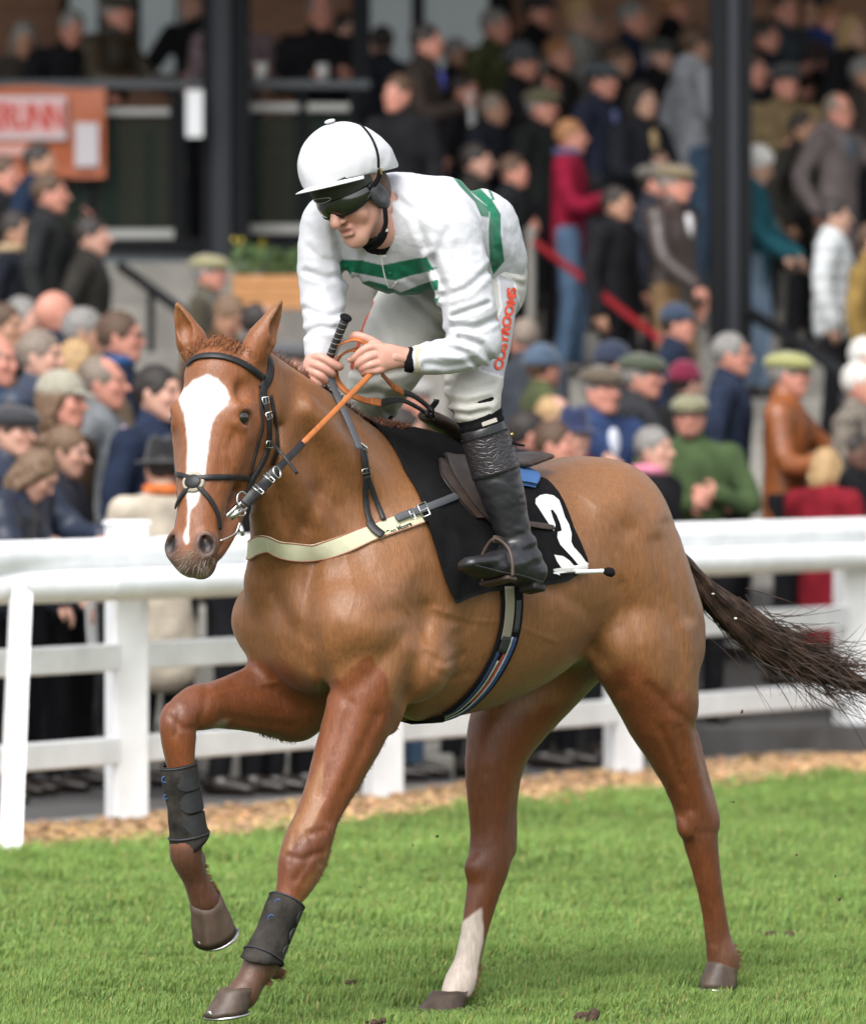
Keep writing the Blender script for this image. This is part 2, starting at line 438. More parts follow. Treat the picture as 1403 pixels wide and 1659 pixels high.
_nt = m_grass.node_tree; _b = _nt.nodes['Principled BSDF']
_tr = _nt.nodes.new('ShaderNodeBsdfTranslucent'); _mx = _nt.nodes.new('ShaderNodeMixShader'); _mx.inputs[0].default_value = .35
_at = [n for n in _nt.nodes if n.type == 'ATTRIBUTE'][0]; _nt.links.new(_at.outputs['Color'], _tr.inputs[0])
_nt.links.new(_b.outputs[0], _mx.inputs[1]); _nt.links.new(_tr.outputs[0], _mx.inputs[2]); _nt.links.new(_mx.outputs[0], _nt.nodes['Material Output'].inputs[0])
if 'grass' not in SKIP:
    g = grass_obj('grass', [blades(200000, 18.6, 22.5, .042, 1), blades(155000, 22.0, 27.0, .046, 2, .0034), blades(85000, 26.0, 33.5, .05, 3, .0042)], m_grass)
    tag(g, kind='stuff')
# mud clods thrown up on the turf and a few still in the air
m_mud = mat('mud', (.055, .032, .02), rough=.95, var=.5, vscale=60, bump=1, bscale=90, dist=.004)
def clod(P, r, seed, label, grp):
    rs = np.random.RandomState(seed); parts = []
    for i in range(7 if r > .012 else 2):
        v, f_ = ball(np.array(P) + rs.normal(0, r * .55, 3) * [1.3, 1, .35], r * rs.uniform(.35, .7), 8, 6)
        v = v + r * .18 * np.stack([vnoise(v, 60, seed + 1, 2), vnoise(v, 60, seed + 2, 2), vnoise(v, 60, seed + 3, 2)], 1); parts.append((v, f_))
    v, f_ = join(parts); return tag(link_mesh('mud_clod', v, f_, m_mud), label, 'mud', grp)
def gpt(px, py, dz=.02):
    Y = (EYE + .03 - dz) * FPX / (py - HOR); return W(px, py, Y)
for i, (a, b, r, l) in enumerate([(1243, 1518, .030, 'largest dark mud clod lying on the turf behind the right hind hoof'), (950, 1650, .030, 'flat mud clod at the bottom edge, between the hind hooves'), (1330, 1605, .010, 'small mud crumb on the turf near the bottom right corner'),
        (610, 1655, .016, 'mud clod in the turf left of the white-socked hoof'), (572, 1592, .014, 'mud clod on the turf right of the planted forehoof'), (805, 1600, .012, 'mud crumb on the turf just right of the white sock')]):
    clod(gpt(a, b), r, 50 + i, l, 'mud clods on the turf')
air = [(345, 1288), (708, 1355), (1200, 1152), (1352, 1420), (1357, 1458), (1184, 1300), (583, 1437), (668, 1370), (1290, 1385)]
AIRL = ['mud fleck in the air just right of the raised foreleg boot', 'mud fleck in the air between the foreleg and the white-socked leg', 'larger mud fleck in the air under the tail in front of the lowest rail', 'larger mud fleck in the air above the turf at the right edge', 'mud fleck just below the larger one at the right edge',
        'mud fleck in the air right of the rear hock at the chip strip', 'mud fleck in the air left of the white-socked leg, low over the turf', 'mud fleck over the turf left of the off hind hock', 'mud fleck in the air far right at the top of the turf']
for i, (a, b) in enumerate(air):
    clod(W(a, b, 20.3 + .25 * (i % 4)), .0045 if i not in (2, 4) else .008, 70 + i, AIRL[i], 'mud flecks in the air')
# ------------------------------------------------------------ wood chips
m_chip = mat('wood_chip', rough=.85, vcol=True, bump=.4, bscale=120)
def chips(n, seed):
    rs = np.random.RandomState(seed); X = rs.uniform(-3.0, 3.8, n); d = rs.uniform(-1.70, .22, n); Y = fenceY(X) + d
    P = np.stack([X, Y, -.02 + .035 * rs.rand(n) + .02 * vnoise(np.stack([X, Y, X * 0], 1), 3, 4, 2)], 1)
    parts = np.zeros((n, 8, 3)); L = rs.uniform(.014, .042, n); Wd = L * rs.uniform(.35, .8, n); T = rs.uniform(.002, .006, n)
    a = rs.uniform(0, math.pi * 2, n); ti = rs.normal(0, .45, (n, 2))
    u = np.stack([np.cos(a), np.sin(a), ti[:, 0]], 1); u /= np.linalg.norm(u, axis=1)[:, None]
    v = np.stack([-np.sin(a), np.cos(a), ti[:, 1]], 1); v -= u * (u * v).sum(1)[:, None]; v /= np.linalg.norm(v, axis=1)[:, None]; w_ = np.cross(u, v)
    for i, (p, q, r) in enumerate([(-1,-1,-1),(1,-.7,-1),(1,1,-1),(-1,.8,-1),(-1,-1,1),(1,-.7,1),(1,1,1),(-1,.8,1)]):
        parts[:, i] = P + u * (L * p)[:, None] + v * (Wd * q)[:, None] + w_ * (T * r)[:, None]
    q = np.array([(0,3,2,1),(4,5,6,7),(0,1,5,4),(1,2,6,5),(2,3,7,6),(3,0,4,7)])
    F = (np.arange(n)[:, None, None] * 8 + q[None]).reshape(-1, 4)
    c = np.array([.46, .29, .155]) * rs.uniform(.45, 1.45, (n, 1)) * np.stack([np.ones(n), rs.uniform(.9, 1.08, n), rs.uniform(.8, 1.1, n)], 1)
    return parts.reshape(-1, 3), F, np.repeat(c, 8, 0)
v, f_, c = chips(21000, 9); tag(link_mesh('wood_chips', v, f_, m_chip, smooth=False, cols=np.clip(c, .03, .85)), kind='stuff')
Xs = np.linspace(-4, 5, 60); V = []; 
for x in Xs: V += [(x, fenceY(x) - 1.75, -.022), (x, fenceY(x) + .26, -.016)]
tag(link_mesh('chip_bed', V, [(2*i, 2*i+2, 2*i+3, 2*i+1) for i in range(59)], mat('chip_bed', (.16, .09, .05), rough=1, var=.5, vscale=40, bump=1, bscale=60, dist=.02)), kind='structure')
# ------------------------------------------------------------ paving with a kerb behind the fence
m_pave = mat('tarmac', (.075, .072, .070), rough=.9, var=.25, vscale=5, bump=.5, bscale=300)
m_kerb = mat('kerb_concrete', (.30, .28, .25), rough=.9, var=.2, vscale=8, bump=.4, bscale=90)
V = [(-40, fenceY(-40) + .42, 0), (40, fenceY(40) + .42, 0), (90, 200, 0), (-90, 200, 0)]
tag(link_mesh('pavement', V, [(0, 1, 2, 3)], m_pave), kind='structure')
D_ = nrm([1, 1.86, 0]); Nn = np.array([-D_[1], D_[0], 0])
C0 = np.array([0, fenceY(0) + .33, -.06]); 
v, f_ = boxm(C0 + D_ * 0, (14, .055, .085), (D_, Nn, np.array([0, 0, 1.])), .01); tag(link_mesh('kerb', v, f_, m_kerb, smooth=False), kind='structure')

# ------------------------------------------------------------ crowd fence and running rail
m_white = mat('white_plastic', (.87, .88, .89), rough=.5, spec=.35, var=.10, vscale=5, bump=.1, bscale=20)
posts = [(-3.45, 25.21), (-2.35, 27.26), (-1.247, 29.29), (-.218, 31.22), (.881, 33.31), (2.066, 35.5), (3.25, 37.7), (4.45, 39.95), (5.7, 42.3)]
fence = empty('rail_fence', (-1.247, 29.29, 0), 'white plastic post and rail fence with a round top rail holding back the crowd', 'fence')
Z = np.array([0, 0, 1.])
for i, (x, y) in enumerate(posts):
    top = 1.215 if i == 2 else 1.13
    fr = (nrm([1, .35, 0]), nrm([-.35, 1, 0]), Z)
    v, f_ = boxm((x, y + .05, top / 2 - .04), (.073, .073, top / 2 + .04), fr, .008)
    p = link_mesh('post', v, f_, m_white, fence, smooth=False)
    if i == 2:
        cv, cf = boxm((x, y + .05, top + .008), (.08, .08, .012), fr, .006); sub(p, 'cap', cv, cf, m_white, smooth=False)
for zc, nm in ((.68, 'flat_rail'), (.30, 'flat_rail')):
    for i in range(len(posts) - 1):
        a, b = np.array([*posts[i], zc]), np.array([*posts[i + 1], zc]); a[1] += .05; b[1] += .05; d = nrm(b - a)
        v, f_ = boxm((a + b) / 2, (np.linalg.norm(b - a) / 2 - .07, .022, .056), (d, np.cross(Z, d), Z), .008); link_mesh(nm, v, f_, m_white, fence, smooth=False)
P = [np.array([x, y - .09, 1.095]) for x, y in posts]
for i in range(len(P) - 1):
    d = nrm(P[i + 1] - P[i]); v, f_ = tube([P[i] - d * (.02 if i else 0), P[i + 1] - d * .03], .072, 24); link_mesh('round_rail', v, f_, m_white, fence)
    v, f_ = tube([P[i + 1] - d * .05, P[i + 1] + d * .03], .0745 if i % 2 else .068, 24); link_mesh('rail_sleeve', v, f_, m_white, fence)
run = empty('running_rail', (-1.62, 27.25, 0), 'white running rail in front of the fence, on one slanted support at the far left', 'rail')
RP = []
for a, b in [(-420, 964), (-60, 955), (168, 949), (700, 928), (1300, 905), (1460, 899)]:
    Y = (EYE - .98) * FPX / (b - HOR); RP.append(W(a, b, Y))
for i in range(len(RP) - 1):
    d = nrm(RP[i + 1] - RP[i]); v, f_ = tube([RP[i], RP[i + 1] - d * .004], .064, 28); link_mesh('rail', v, f_, m_white, run)
a, b = W(34, 975, 28.2), W(16, 1392, 27.1); 
for k, (a, b) in enumerate([(a, b)]):
    dd_ = nrm(b - a); v, f_ = tube([a - dd_ * .03, a, (a + b) / 2, b, b + dd_ * .1], [.050, .052, .053, .054, .054], 4, v=np.array([.35, 1, 0])); link_mesh('support', v, f_, m_white, run, smooth=False)
    v, f_ = tube([a + dd_ * .01, a + np.array([0, .0, .10])], .03, 12); link_mesh('bracket', v, f_, m_white, run)

# ------------------------------------------------------------ stand: terraces, wall, columns, added shade roof
def floorz(X, Y):
    if X > .1:
        if Y < 35.3: return 0.0
        return .186 * (math.floor((Y - 35.3) / .8) * .8 + .8) if Y < 49.7 else .186 * .8 * 19
    if Y < 33.0: return 0.0
    if Y < 41.0: return .11 * (math.floor((Y - 33.0) / 1.0) + 1)
    if Y < 47.0: return .88 + .297 * (math.floor((Y - 41.0) / 1.0) + 1)
    return .88 + .297 * 6
m_conc = mat('terrace_concrete', (.22, .21, .19), rough=.9, var=.2, vscale=4, bump=.5, bscale=50)
def steps(name, x0, x1, ys, label, mt=None):
    parts = []
    for y0, y1 in zip(ys[:-1], ys[1:]):
        z = floorz((x0 + x1) / 2, (y0 + y1) / 2)
        parts.append(boxm(((x0 + x1) / 2, (y0 + 62) / 2, z - .2), ((x1 - x0) / 2, (62 - y0) / 2, .2), None, .012))
    v, f_ = join(parts); tag(link_mesh(name, v, f_, mt or m_conc, smooth=False), label, 'steps')
steps('terrace', .1, 16, [35.3 + .8 * i for i in range(6)], 'dark tarmac lower steps just behind the fence on the right', m_pave)
steps('terrace', .1, 16, [35.3 + .8 * i for i in range(5, 19)] + [50.5], 'pale concrete terrace steps under the standing crowd on the right')
steps('terrace', -16, .096, [33. + i for i in range(8)] + [41. + i for i in range(6)] + [47., 52], 'pale concrete terrace steps climbing to the railed platform on the left')
bm_ = mat('brick_wall', (.20, .095, .06), rough=.9)
_nt = bm_.node_tree; _bk = _nt.nodes.new('ShaderNodeTexBrick'); _bk.inputs['Color1'].default_value = (.26, .12, .07, 1); _bk.inputs['Color2'].default_value = (.34, .17, .10, 1); _bk.inputs['Mortar'].default_value = (.16, .13, .11, 1)
_bk.inputs['Scale'].default_value = 1; _bk.inputs['Brick Width'].default_value = .225; _bk.inputs['Row Height'].default_value = .075; _bk.inputs['Mortar Size'].default_value = .008
_tc = _nt.nodes.new('ShaderNodeTexCoord'); _mp = _nt.nodes.new('ShaderNodeMapping'); _mp.inputs['Rotation'].default_value = (R(90), 0, 0)
_nt.links.new(_tc.outputs['Object'], _mp.inputs[0]); _nt.links.new(_mp.outputs[0], _bk.inputs['Vector']); _nt.links.new(_bk.outputs['Color'], _nt.nodes['Principled BSDF'].inputs['Base Color'])
stand = empty('grandstand', (0, 53, 0), 'brick grandstand with black steel columns, pale windows and an added unseen roof shading it', 'grandstand')
v, f_ = boxm((0, 53.2, 3.9), (16, .2, 3.9)); link_mesh('wall', v, f_, bm_, stand, smooth=False)
m_black = mat('black_steel', (.009, .010, .012), rough=.7, spec=.15); m_dgrey = mat('grey_steel', (.030, .033, .040), rough=.6, spec=.2)
v, f_ = boxm((0, 48.2, 7.6), (17, 5.6, .12)); link_mesh('roof', v, f_, mat('shade_roof', (.10, .10, .10), rough=.8), stand, smooth=False)  # added out of view to keep sky light off the stand
v, f_ = boxm((0, 42.5, 7.7), (17, .08, .3)); link_mesh('fascia', v, f_, m_black, stand, smooth=False)  # front edge of the added roof, also out of view
m_pale = mat('pale_panel', (.62, .70, .74), rough=.35, var=.06, vscale=1.5); m_glassd = mat('dark_glass', (.02, .03, .03), rough=.1)
def panel(x0, x1, y0, y1, Y, mt, nm='window', par=None, th=.03):
    a, b = W(x0, y1, Y), W(x1, y0, Y); v, f_ = boxm((a + b) / 2, (abs(b[0] - a[0]) / 2, th, abs(b[2] - a[2]) / 2)); return link_mesh(nm, v, f_, mt, stand if par is None else par, smooth=False)
for x0, x1, y0, y1, mt in [(112, 160, -60, 330, m_pale), (228, 285, -60, 120, m_pale), (598, 668, -60, 300, m_pale), (686, 792, -60, 300, m_pale), (-40, 40, -60, 120, bm_)]:
    if mt is bm_: continue
    w_ = panel(x0, x1, y0, y1, 52.9, mt)
    a, b = W(x0 - 6, y1, 52.9), W(x1 + 6, y0, 52.9)
    for xx in (a[0], b[0]):
        v, f_ = boxm((xx, 52.9, (a[2] + b[2]) / 2), (.03, .05, abs(b[2] - a[2]) / 2)); sub(w_, 'frame', v, f_, m_black, smooth=False)
panel(285, 330, -60, 380, 52.85, m_glassd); panel(668, 686, -60, 330, 52.86, m_black, 'mullion'); panel(795, 830, -60, 300, 52.86, m_black, 'mullion')
def column(x0, x1, yb, Y, mt=m_black, edge=None):
    a, b = W(x0, yb, Y), W(x1, -80, Y); w2 = (b[0] - a[0]) / 2
    v, f_ = boxm(((a[0] + b[0]) / 2, Y + w2, (a[2] + 7.5) / 2), (w2, w2, (7.5 - a[2]) / 2), None, .006); c = link_mesh('column', v, f_, mt, stand, smooth=False)
    if edge:
        a, b = W(edge[0], yb, Y - .03), W(edge[1], -80, Y - .03)
        v, f_ = boxm(((a[0] + b[0]) / 2, Y - .03, (a[2] + 7.5) / 2), ((b[0] - a[0]) / 2, .027, (7.5 - a[2]) / 2), None, .004); sub(c, 'flange', v, f_, m_dgrey, smooth=False)
column(328, 404, 425, 46.4, edge=(344, 374)); column(570, 600, 400, 47.2); column(1150, 1218, 560, 44.0, edge=(1180, 1196)); column(1326, 1352, 300, 50.5, m_dgrey)
# beam and balustrade on the left platform
bal = empty('balustrade', (-2.0, 46.9, 2.66), 'black steel balustrade with glass panels in front of the left platform', 'balustrade')
m_rail = mat('rail_grey', (.06, .07, .08), rough=.4); m_alu = mat('pale_rail', (.42, .42, .40), rough=.5)
m_glass = mat('smoked_glass', (.015, .028, .02), rough=.3, spec=.15)
_g = m_glass.node_tree.nodes['Principled BSDF']; _g.inputs['Alpha'].default_value = .55
def bar(x0, x1, y0, y1, Y, mt, nm, th=.025, par=None): return panel(x0, x1, y0, y1, Y, mt, nm, bal if par is None else par, th)
bar(-140, 600, 130, 143, 46.9, m_rail, 'handrail', .04)
bar(168, 275, 176, 186, 46.86, m_alu, 'glass_clamp_rail'); bar(400, 484, 168, 180, 46.86, m_alu, 'glass_clamp_rail'); bar(498, 566, 168, 180, 46.86, m_alu, 'glass_clamp_rail')
bar(130, 282, 372, 386, 46.86, m_alu, 'glass_clamp_rail'); bar(404, 500, 364, 378, 46.86, m_alu, 'glass_clamp_rail')
bar(-140, 330, 386, 410, 46.88, m_black, 'floor_beam', .05); bar(400, 640, 380, 400, 46.88, m_black, 'floor_beam', .05)
for a, b in [(140, 156), (276, 298), (388, 400), (484, 497), (566, 578)]: bar(a, b, 135, 400, 46.9, m_black, 'baluster', .03)
for a, b in [(20, 140), (157, 276), (401, 484), (498, 566)]: bar(a, b, 188, 372, 46.91, m_glass, 'glass_panel', .006)
bar(236, 250, 210, 380, 47.4, m_dgrey, 'stanchion', .02)
panel(-140, 330, 408, 462, 46.97, mat('platform_riser', (.30, .34, .38), rough=.7, var=.15, vscale=3), 'platform_riser'); panel(400, 640, 400, 455, 46.97, mat('platform_riser'), 'platform_riser')
nt_ = panel(302, 329, 146, 222, 46.2, mat('notice_paper', (.78, .80, .82), rough=.6), 'notice', par=fence, th=.004); nt_.parent = None; nt_.location = fence.location
tag(nt_, 'blank white upright notice fixed on the black column by the platform', 'notice')
# banner: orange, white boxed red capitals cut by the frame, white block at its right end
ban = empty('banner', W(60, 285, 46.7), 'orange banner with white boxed lettering hung on the platform balustrade', 'banner')
a, b = W(-90, 286, 46.72), W(171, 141, 46.72); nx_, nz_ = 50, 14; V = []
for j in range(nz_ + 1):
    for i in range(nx_ + 1):
        x = a[0] + (b[0] - a[0]) * i / nx_; z = a[2] + (b[2] - a[2]) * j / nz_; V.append((x, 46.74 + .018 * math.sin(x * 9 + z * 3) + .012 * math.sin(z * 11 - x * 4), z - .01 * math.sin(i / nx_ * 9)))
V += [(x, y + .006, z) for x, y, z in V]; N_ = (nx_ + 1) * (nz_ + 1)
F = [(j*(nx_+1)+i, j*(nx_+1)+i+1, (j+1)*(nx_+1)+i+1, (j+1)*(nx_+1)+i) for j in range(nz_) for i in range(nx_)]; F += [tuple(k + N_ for k in q[::-1]) for q in F]
link_mesh('sheet', V, F, mat('orange_vinyl', (.46, .12, .045), rough=.45, var=.12, vscale=4), ban)
m_bw = mat('banner_white', (.58, .54, .57), rough=.5); m_br = mat('banner_red', (.55, .07, .05), rough=.5)
panel(-80, 108, 156, 226, 46.70, m_bw, 'letter_box', ban, .004); panel(-80, 101, 162, 219, 46.693, mat('banner_pink', (.68, .42, .42), rough=.5), 'letter_box_inner', ban, .003)
panel(122, 160, 199, 270, 46.70, m_bw, 'blank_block', ban, .004); panel(-80, 45, 236, 252, 46.70, mat('banner_pink2', (.66, .36, .32), rough=.5), 'small_line', ban, .004)
def text_mesh(s, size, ext=.002, space=1.0, bold=0.0):
    cu = bpy.data.curves.new('t', 'FONT'); cu.body = s; cu.size = size; cu.extrude = ext; cu.align_x = 'CENTER'; cu.align_y = 'CENTER'; cu.space_character = space; cu.offset = bold; cu.resolution_u = 3
    o = bpy.data.objects.new('t', cu); COL.objects.link(o); dg = bpy.context.evaluated_depsgraph_get(); dg.update()
    me = o.evaluated_get(dg).to_mesh(); V = np.array([v.co[:] for v in me.vertices]); F = [tuple(p.vertices) for p in me.polygons]
    o.evaluated_get(dg).to_mesh_clear(); bpy.data.objects.remove(o); bpy.data.curves.remove(cu); return V, F
tv, tf = text_mesh('SERUNN', .30, .002, .92, .010); s_x = .86
c_ = W(38, 191, 46.68); link_mesh('lettering', np.stack([tv[:, 0] * .50 + c_[0], tv[:, 2] + 46.685, tv[:, 1] * .78 + c_[2]], 1), tf, m_br, ban, smooth=False)
# planter with green plants and yellow flowers
pl = empty('planter', W(440, 502, 44.2), 'wooden planter box of yellow flowers on the terrace below the platform', 'planter')
a, b = W(378, 502, 44.2), W(520, 447, 44.2)
for k in range(3):
    z0 = a[2] + (b[2] - a[2]) * k / 3; v, f_ = boxm(((a[0] + b[0]) / 2, 44.2, z0 + (b[2] - a[2]) / 6), ((b[0] - a[0]) / 2, .20, (b[2] - a[2]) / 6 - .003), None, .004)
    link_mesh('board', v, f_, mat('planter_wood', (.42, .20, .075), rough=.7, var=.2, vscale=12, stretch=(1, 1, 6)), pl, smooth=False)
def leaves(C, ext, n, size, seed, cols_):
    rs = np.random.RandomState(seed); V = []; F = []; K = []
    for i in range(n):
        p = np.array(C) + rs.uniform(-1, 1, 3) * ext; d = nrm(rs.normal(0, 1, 3) + [0, 0, .8]); s = nrm(np.cross(d, rs.normal(0, 1, 3))); L = size * rs.uniform(.6, 1.4)
        o = len(V); V += [p, p + d * L * .5 + s * L * .22, p + d * L, p + d * L * .5 - s * L * .22]; F.append((o, o+1, o+2, o+3)); c = np.array(cols_[rs.randint(len(cols_))]) * rs.uniform(.6, 1.3); K += [c] * 4
    return V, F, K
v, f_, k_ = leaves(((a[0] + b[0]) / 2, 44.2, b[2] + .06), ((b[0] - a[0]) / 2, .18, .07), 420, .07, 3, [(.05, .10, .03), (.08, .13, .04)])
m_leaf = mat('leaf', rough=.6, vcol=True); link_mesh('foliage', v, f_, m_leaf, pl, cols=np.array(k_))
for i, (x, y) in enumerate([(386, 392), (425, 395), (308, 412)][:2] + [(470, 432), (400, 430)]):
    v, f_, k_ = leaves(W(x, y, 44.15), (.03, .03, .02), 14, .028, 9 + i, [(.55, .44, .04)]); fl_ = link_mesh('flower', v, f_, m_leaf, pl, cols=np.array(k_))
    p = W(x, y, 44.15); v, f_ = tube([[p[0], 44.2, b[2]], [p[0] + .01, 44.17, (b[2] + p[2]) / 2], p], .004, 5); sub(fl_, 'stem', v, f_, mat('stem', (.06, .13, .03)))
# handrails, red barrier tape and its post
hr = empty('handrail', W(205, 500, 43.5), 'black sloping handrail on the steps behind the horse ears, left side', 'handrail')
v, f_ = tube([W(196, 432, 45.6), W(245, 468, 44.6), W(330, 530, 42.8)], .035, 10); link_mesh('rail', v, f_, m_black, hr)
for a_, Y in ((245, 44.6), (322, 43.0)): p = W(a_, 468 if a_ == 245 else 524, Y); v, f_ = tube([p, [p[0], p[1], floorz(-1, Y)]], .022, 8); link_mesh('upright', v, f_, m_black, hr)
hr = empty('handrail', W(1280, 620, 42), 'black sloping handrail between the standing spectators at the right', 'handrail')
v, f_ = tube([W(1190, 492, 44.6), W(1280, 548, 42.8), W(1375, 612, 40.6)], .038, 10); link_mesh('rail', v, f_, m_black, hr)
for a_, y_, Y in ((1200, 498, 44.4), (1280, 548, 42.8), (1370, 608, 40.7)): p = W(a_, y_, Y); v, f_ = tube([p, [p[0], p[1], floorz(1, Y)]], .022, 8); link_mesh('upright', v, f_, m_black, hr)
bp_ = empty('barrier_post', (W(860, 400, 44.5)[0], 44.5, floorz(1, 44.5)), 'grey barrier post standing on the terrace behind the jockey', 'post')
p = W(860, 368, 44.5); v, f_ = tube([[p[0], 44.5, floorz(1, 44.5)], p], .028, 12); link_mesh('pole', v, f_, mat('post_grey', (.22, .21, .19), rough=.5), bp_)
v, f_ = tube([[p[0], 44.5, floorz(1, 44.5)], [p[0], 44.5, floorz(1, 44.5) + .03]], .15, 20); link_mesh('base', v, f_, m_dgrey, bp_)
Pb = [W(835, 378, 44.9), W(862, 390, 44.5), W(930, 440, 43.6), W(1000, 497, 42.7), W(1072, 552, 41.8)]
v, f_ = ribbon(catmull(Pb, 6), np.tile([0, -1., 0], (25, 1)), .046, .004); tag(link_mesh('barrier_tape', v, f_, mat('red_tape', (.17, .006, .010), rough=.5)), 'red barrier tape sloping down from the grey post to the right', 'tape')
# ============================================================ people of the crowd
m_skin = mat('skin', rough=.5, spec=.4, vcol=True, bump=.15, bscale=300, dist=.0008)
SK = {'p': (.50, .28, .21), 'r': (.50, .225, .165), 't': (.37, .20, .13), 'd': (.10, .05, .035), 'o': (.42, .25, .18)}
HC = {'grey': (.19, .18, .17), 'white': (.50, .49, .46), 'brown': (.075, .042, .025), 'dark': (.022, .017, .015), 'blond': (.36, .23, .11), 'ginger': (.26, .12, .05), 'mid': (.14, .085, .05), 'greybrown': (.19, .15, .12)}
def fabric(name, col, kind):
    if kind == 'puffer': return mat(name, col, rough=.45, spec=.4, bump=.25, bscale=26, var=.1, vscale=9, dist=.02)
    if kind == 'leather': return mat(name, col, rough=.38, spec=.5, bump=.3, bscale=18, var=.25, vscale=8, dist=.01)
    if kind == 'tweed': return mat(name, col, rough=.95, bump=.4, bscale=260, var=.35, vscale=70, sheen=.3)
    if kind == 'pattern': return mat(name, col, rough=.85, bump=.3, bscale=60, var=.75, vscale=22)
    if kind == 'jeans': return mat(name, col, rough=.9, bump=.3, bscale=30, var=.2, vscale=10, dist=.006)
    return mat(name, col, rough=.95, spec=.15, bump=.5, bscale=24, var=.3, vscale=9, dist=.012)
PEOPLE_H = []
def head_sdf(g, hc, fx, fy, fz, s, nose=1.0, fem=False):
    """fx left, fy forward, fz up; hc = centre of the skull; s = head scale (1 -> 0.235 m tall)"""
    fr = (fx, fy, fz)
    def p(x, y, z): return hc + s * (fx * x + fy * y + fz * z)
    g.ell(p(0, -.012, .018), (.074 * s, .092 * s, .094 * s), fr, k=.02 * s)
    g.ell(p(0, .030, -.045), (.056 * s, .055 * s, .068 * s), fr, k=.03 * s)
    g.ell(p(0, .062, -.092), (.026 * s, .022 * s, .020 * s), fr, k=.025 * s)
    for sd in (1, -1):
        g.limb(p(.058 * sd, .0, -.045), p(.022 * sd, .065, -.095), .016 * s, .014 * s, k=.025 * s)
        g.ell(p(.036 * sd, .066, -.022), (.022 * s, .016 * s, .018 * s), fr, k=.022 * s)
        g.ell(p(.030 * sd, .092, .006), (.017 * s, .013 * s, .011 * s), fr, k=.012 * s, sub=True)
        g.ell(p(.074 * sd, -.006, -.008), (.009 * s, .017 * s, .030 * s), fr, k=.008 * s)
    g.limb(p(0, .080, .028), p(.03, .072, .026), .012 * s, .010 * s, k=.014 * s); g.limb(p(0, .080, .028), p(-.03, .072, .026), .012 * s, .010 * s, k=.014 * s)
    g.limb(p(0, .082, .010), p(0, .104 + .004 * nose, -.028), .008 * s, .0125 * s, k=.010 * s)
    for sd in (1, -1): g.ell(p(.012 * sd, .094, -.034), (.009 * s, .010 * s, .008 * s), fr, k=.007 * s)
    g.limb(p(.016, .086, -.058), p(-.016, .086, -.058), .008 * s, .008 * s, k=.007 * s); g.limb(p(.014, .083, -.069), p(-.014, .083, -.069), .009 * s, .009 * s, k=.008 * s)
    g.limb(p(.022, .094, -.0635), p(-.022, .094, -.0635), .0025 * s, .0025 * s, k=.004 * s, sub=True)
def head_cols(V, hc, fx, fy, fz, s, skin, stubble=None):
    d = (V - hc) / s; x, y, z = d @ fx, d @ fy, d @ fz
    C = np.tile(np.array(skin), (len(V), 1)).astype(float)
    def pt(m, c):
        nonlocal C
        m = np.clip(m, 0, 1)[:, None]; C = C * (1 - m) + np.asarray(c) * m
    on = (np.abs(z) < .14) & (np.hypot(x, y) < .14)
    g = lambda cx, cy, cz, r: np.exp(-(((np.abs(x) - cx) ** 2 + (y - cy) ** 2 + (z - cz) ** 2) / r ** 2)) * on
    pt(g(.038, .07, -.028, .024) * .35, np.array(skin) * [1.08, .72, .68]); pt(g(0, .10, -.03, .016) * .4, np.array(skin) * [1.05, .68, .62])
    pt(g(.030, .078, .004, .0115) * .95, (.035, .02, .018)); pt(np.exp(-(((np.abs(x) - .030) / .019) ** 2 + ((z - .024) / .005) ** 2)) * (y > .05) * on * .6, (.10, .06, .04))
    pt(np.exp(-((x / .022) ** 2 + ((z + .064) / .008) ** 2)) * (y > .06) * on * .6, (.38, .12, .11))
    if stubble is not None: pt(((z < -.045) & (z > -.13) & (y > -.02) & (np.abs(z + .064) > .006)).astype(float) * .75 * on * np.clip(1.2 - np.exp(-((z + .05) / .01) ** 2), 0, 1), stubble)
    return C
def hand_sdf(g, wr, d, pn, s=1.0, curl=.5):
    """relaxed hand: wr wrist, d pointing direction, pn palm normal"""
    d = nrm(d); pn = nrm(pn - d * np.dot(pn, d)); sd = np.cross(d, pn)
    g.limb(wr - d * .02, wr + d * .075 * s, (.034 * s, .017), (.040 * s, .015), v=pn, k=.012)
    for i, (o, L) in enumerate(((-.030, .068), (-.010, .078), (.010, .073), (.029, .058))):
        a = wr + d * .078 * s + sd * o * s; b = a + nrm(d + pn * curl) * L * .5 * s; c = b + nrm(d + pn * curl * 2.6) * L * .5 * s
        g.limb(a, b, .0095, .009, k=.004); g.limb(b, c, .009, .008, k=.003)
    a = wr + d * .02 * s - sd * .03 * s; b = a + nrm(d * .7 - sd * .8 + pn * .3) * .045 * s; g.limb(a, b, .013, .011, k=.008); g.limb(b, b + nrm(d + pn * .4) * .03 * s, .011, .009, k=.004)
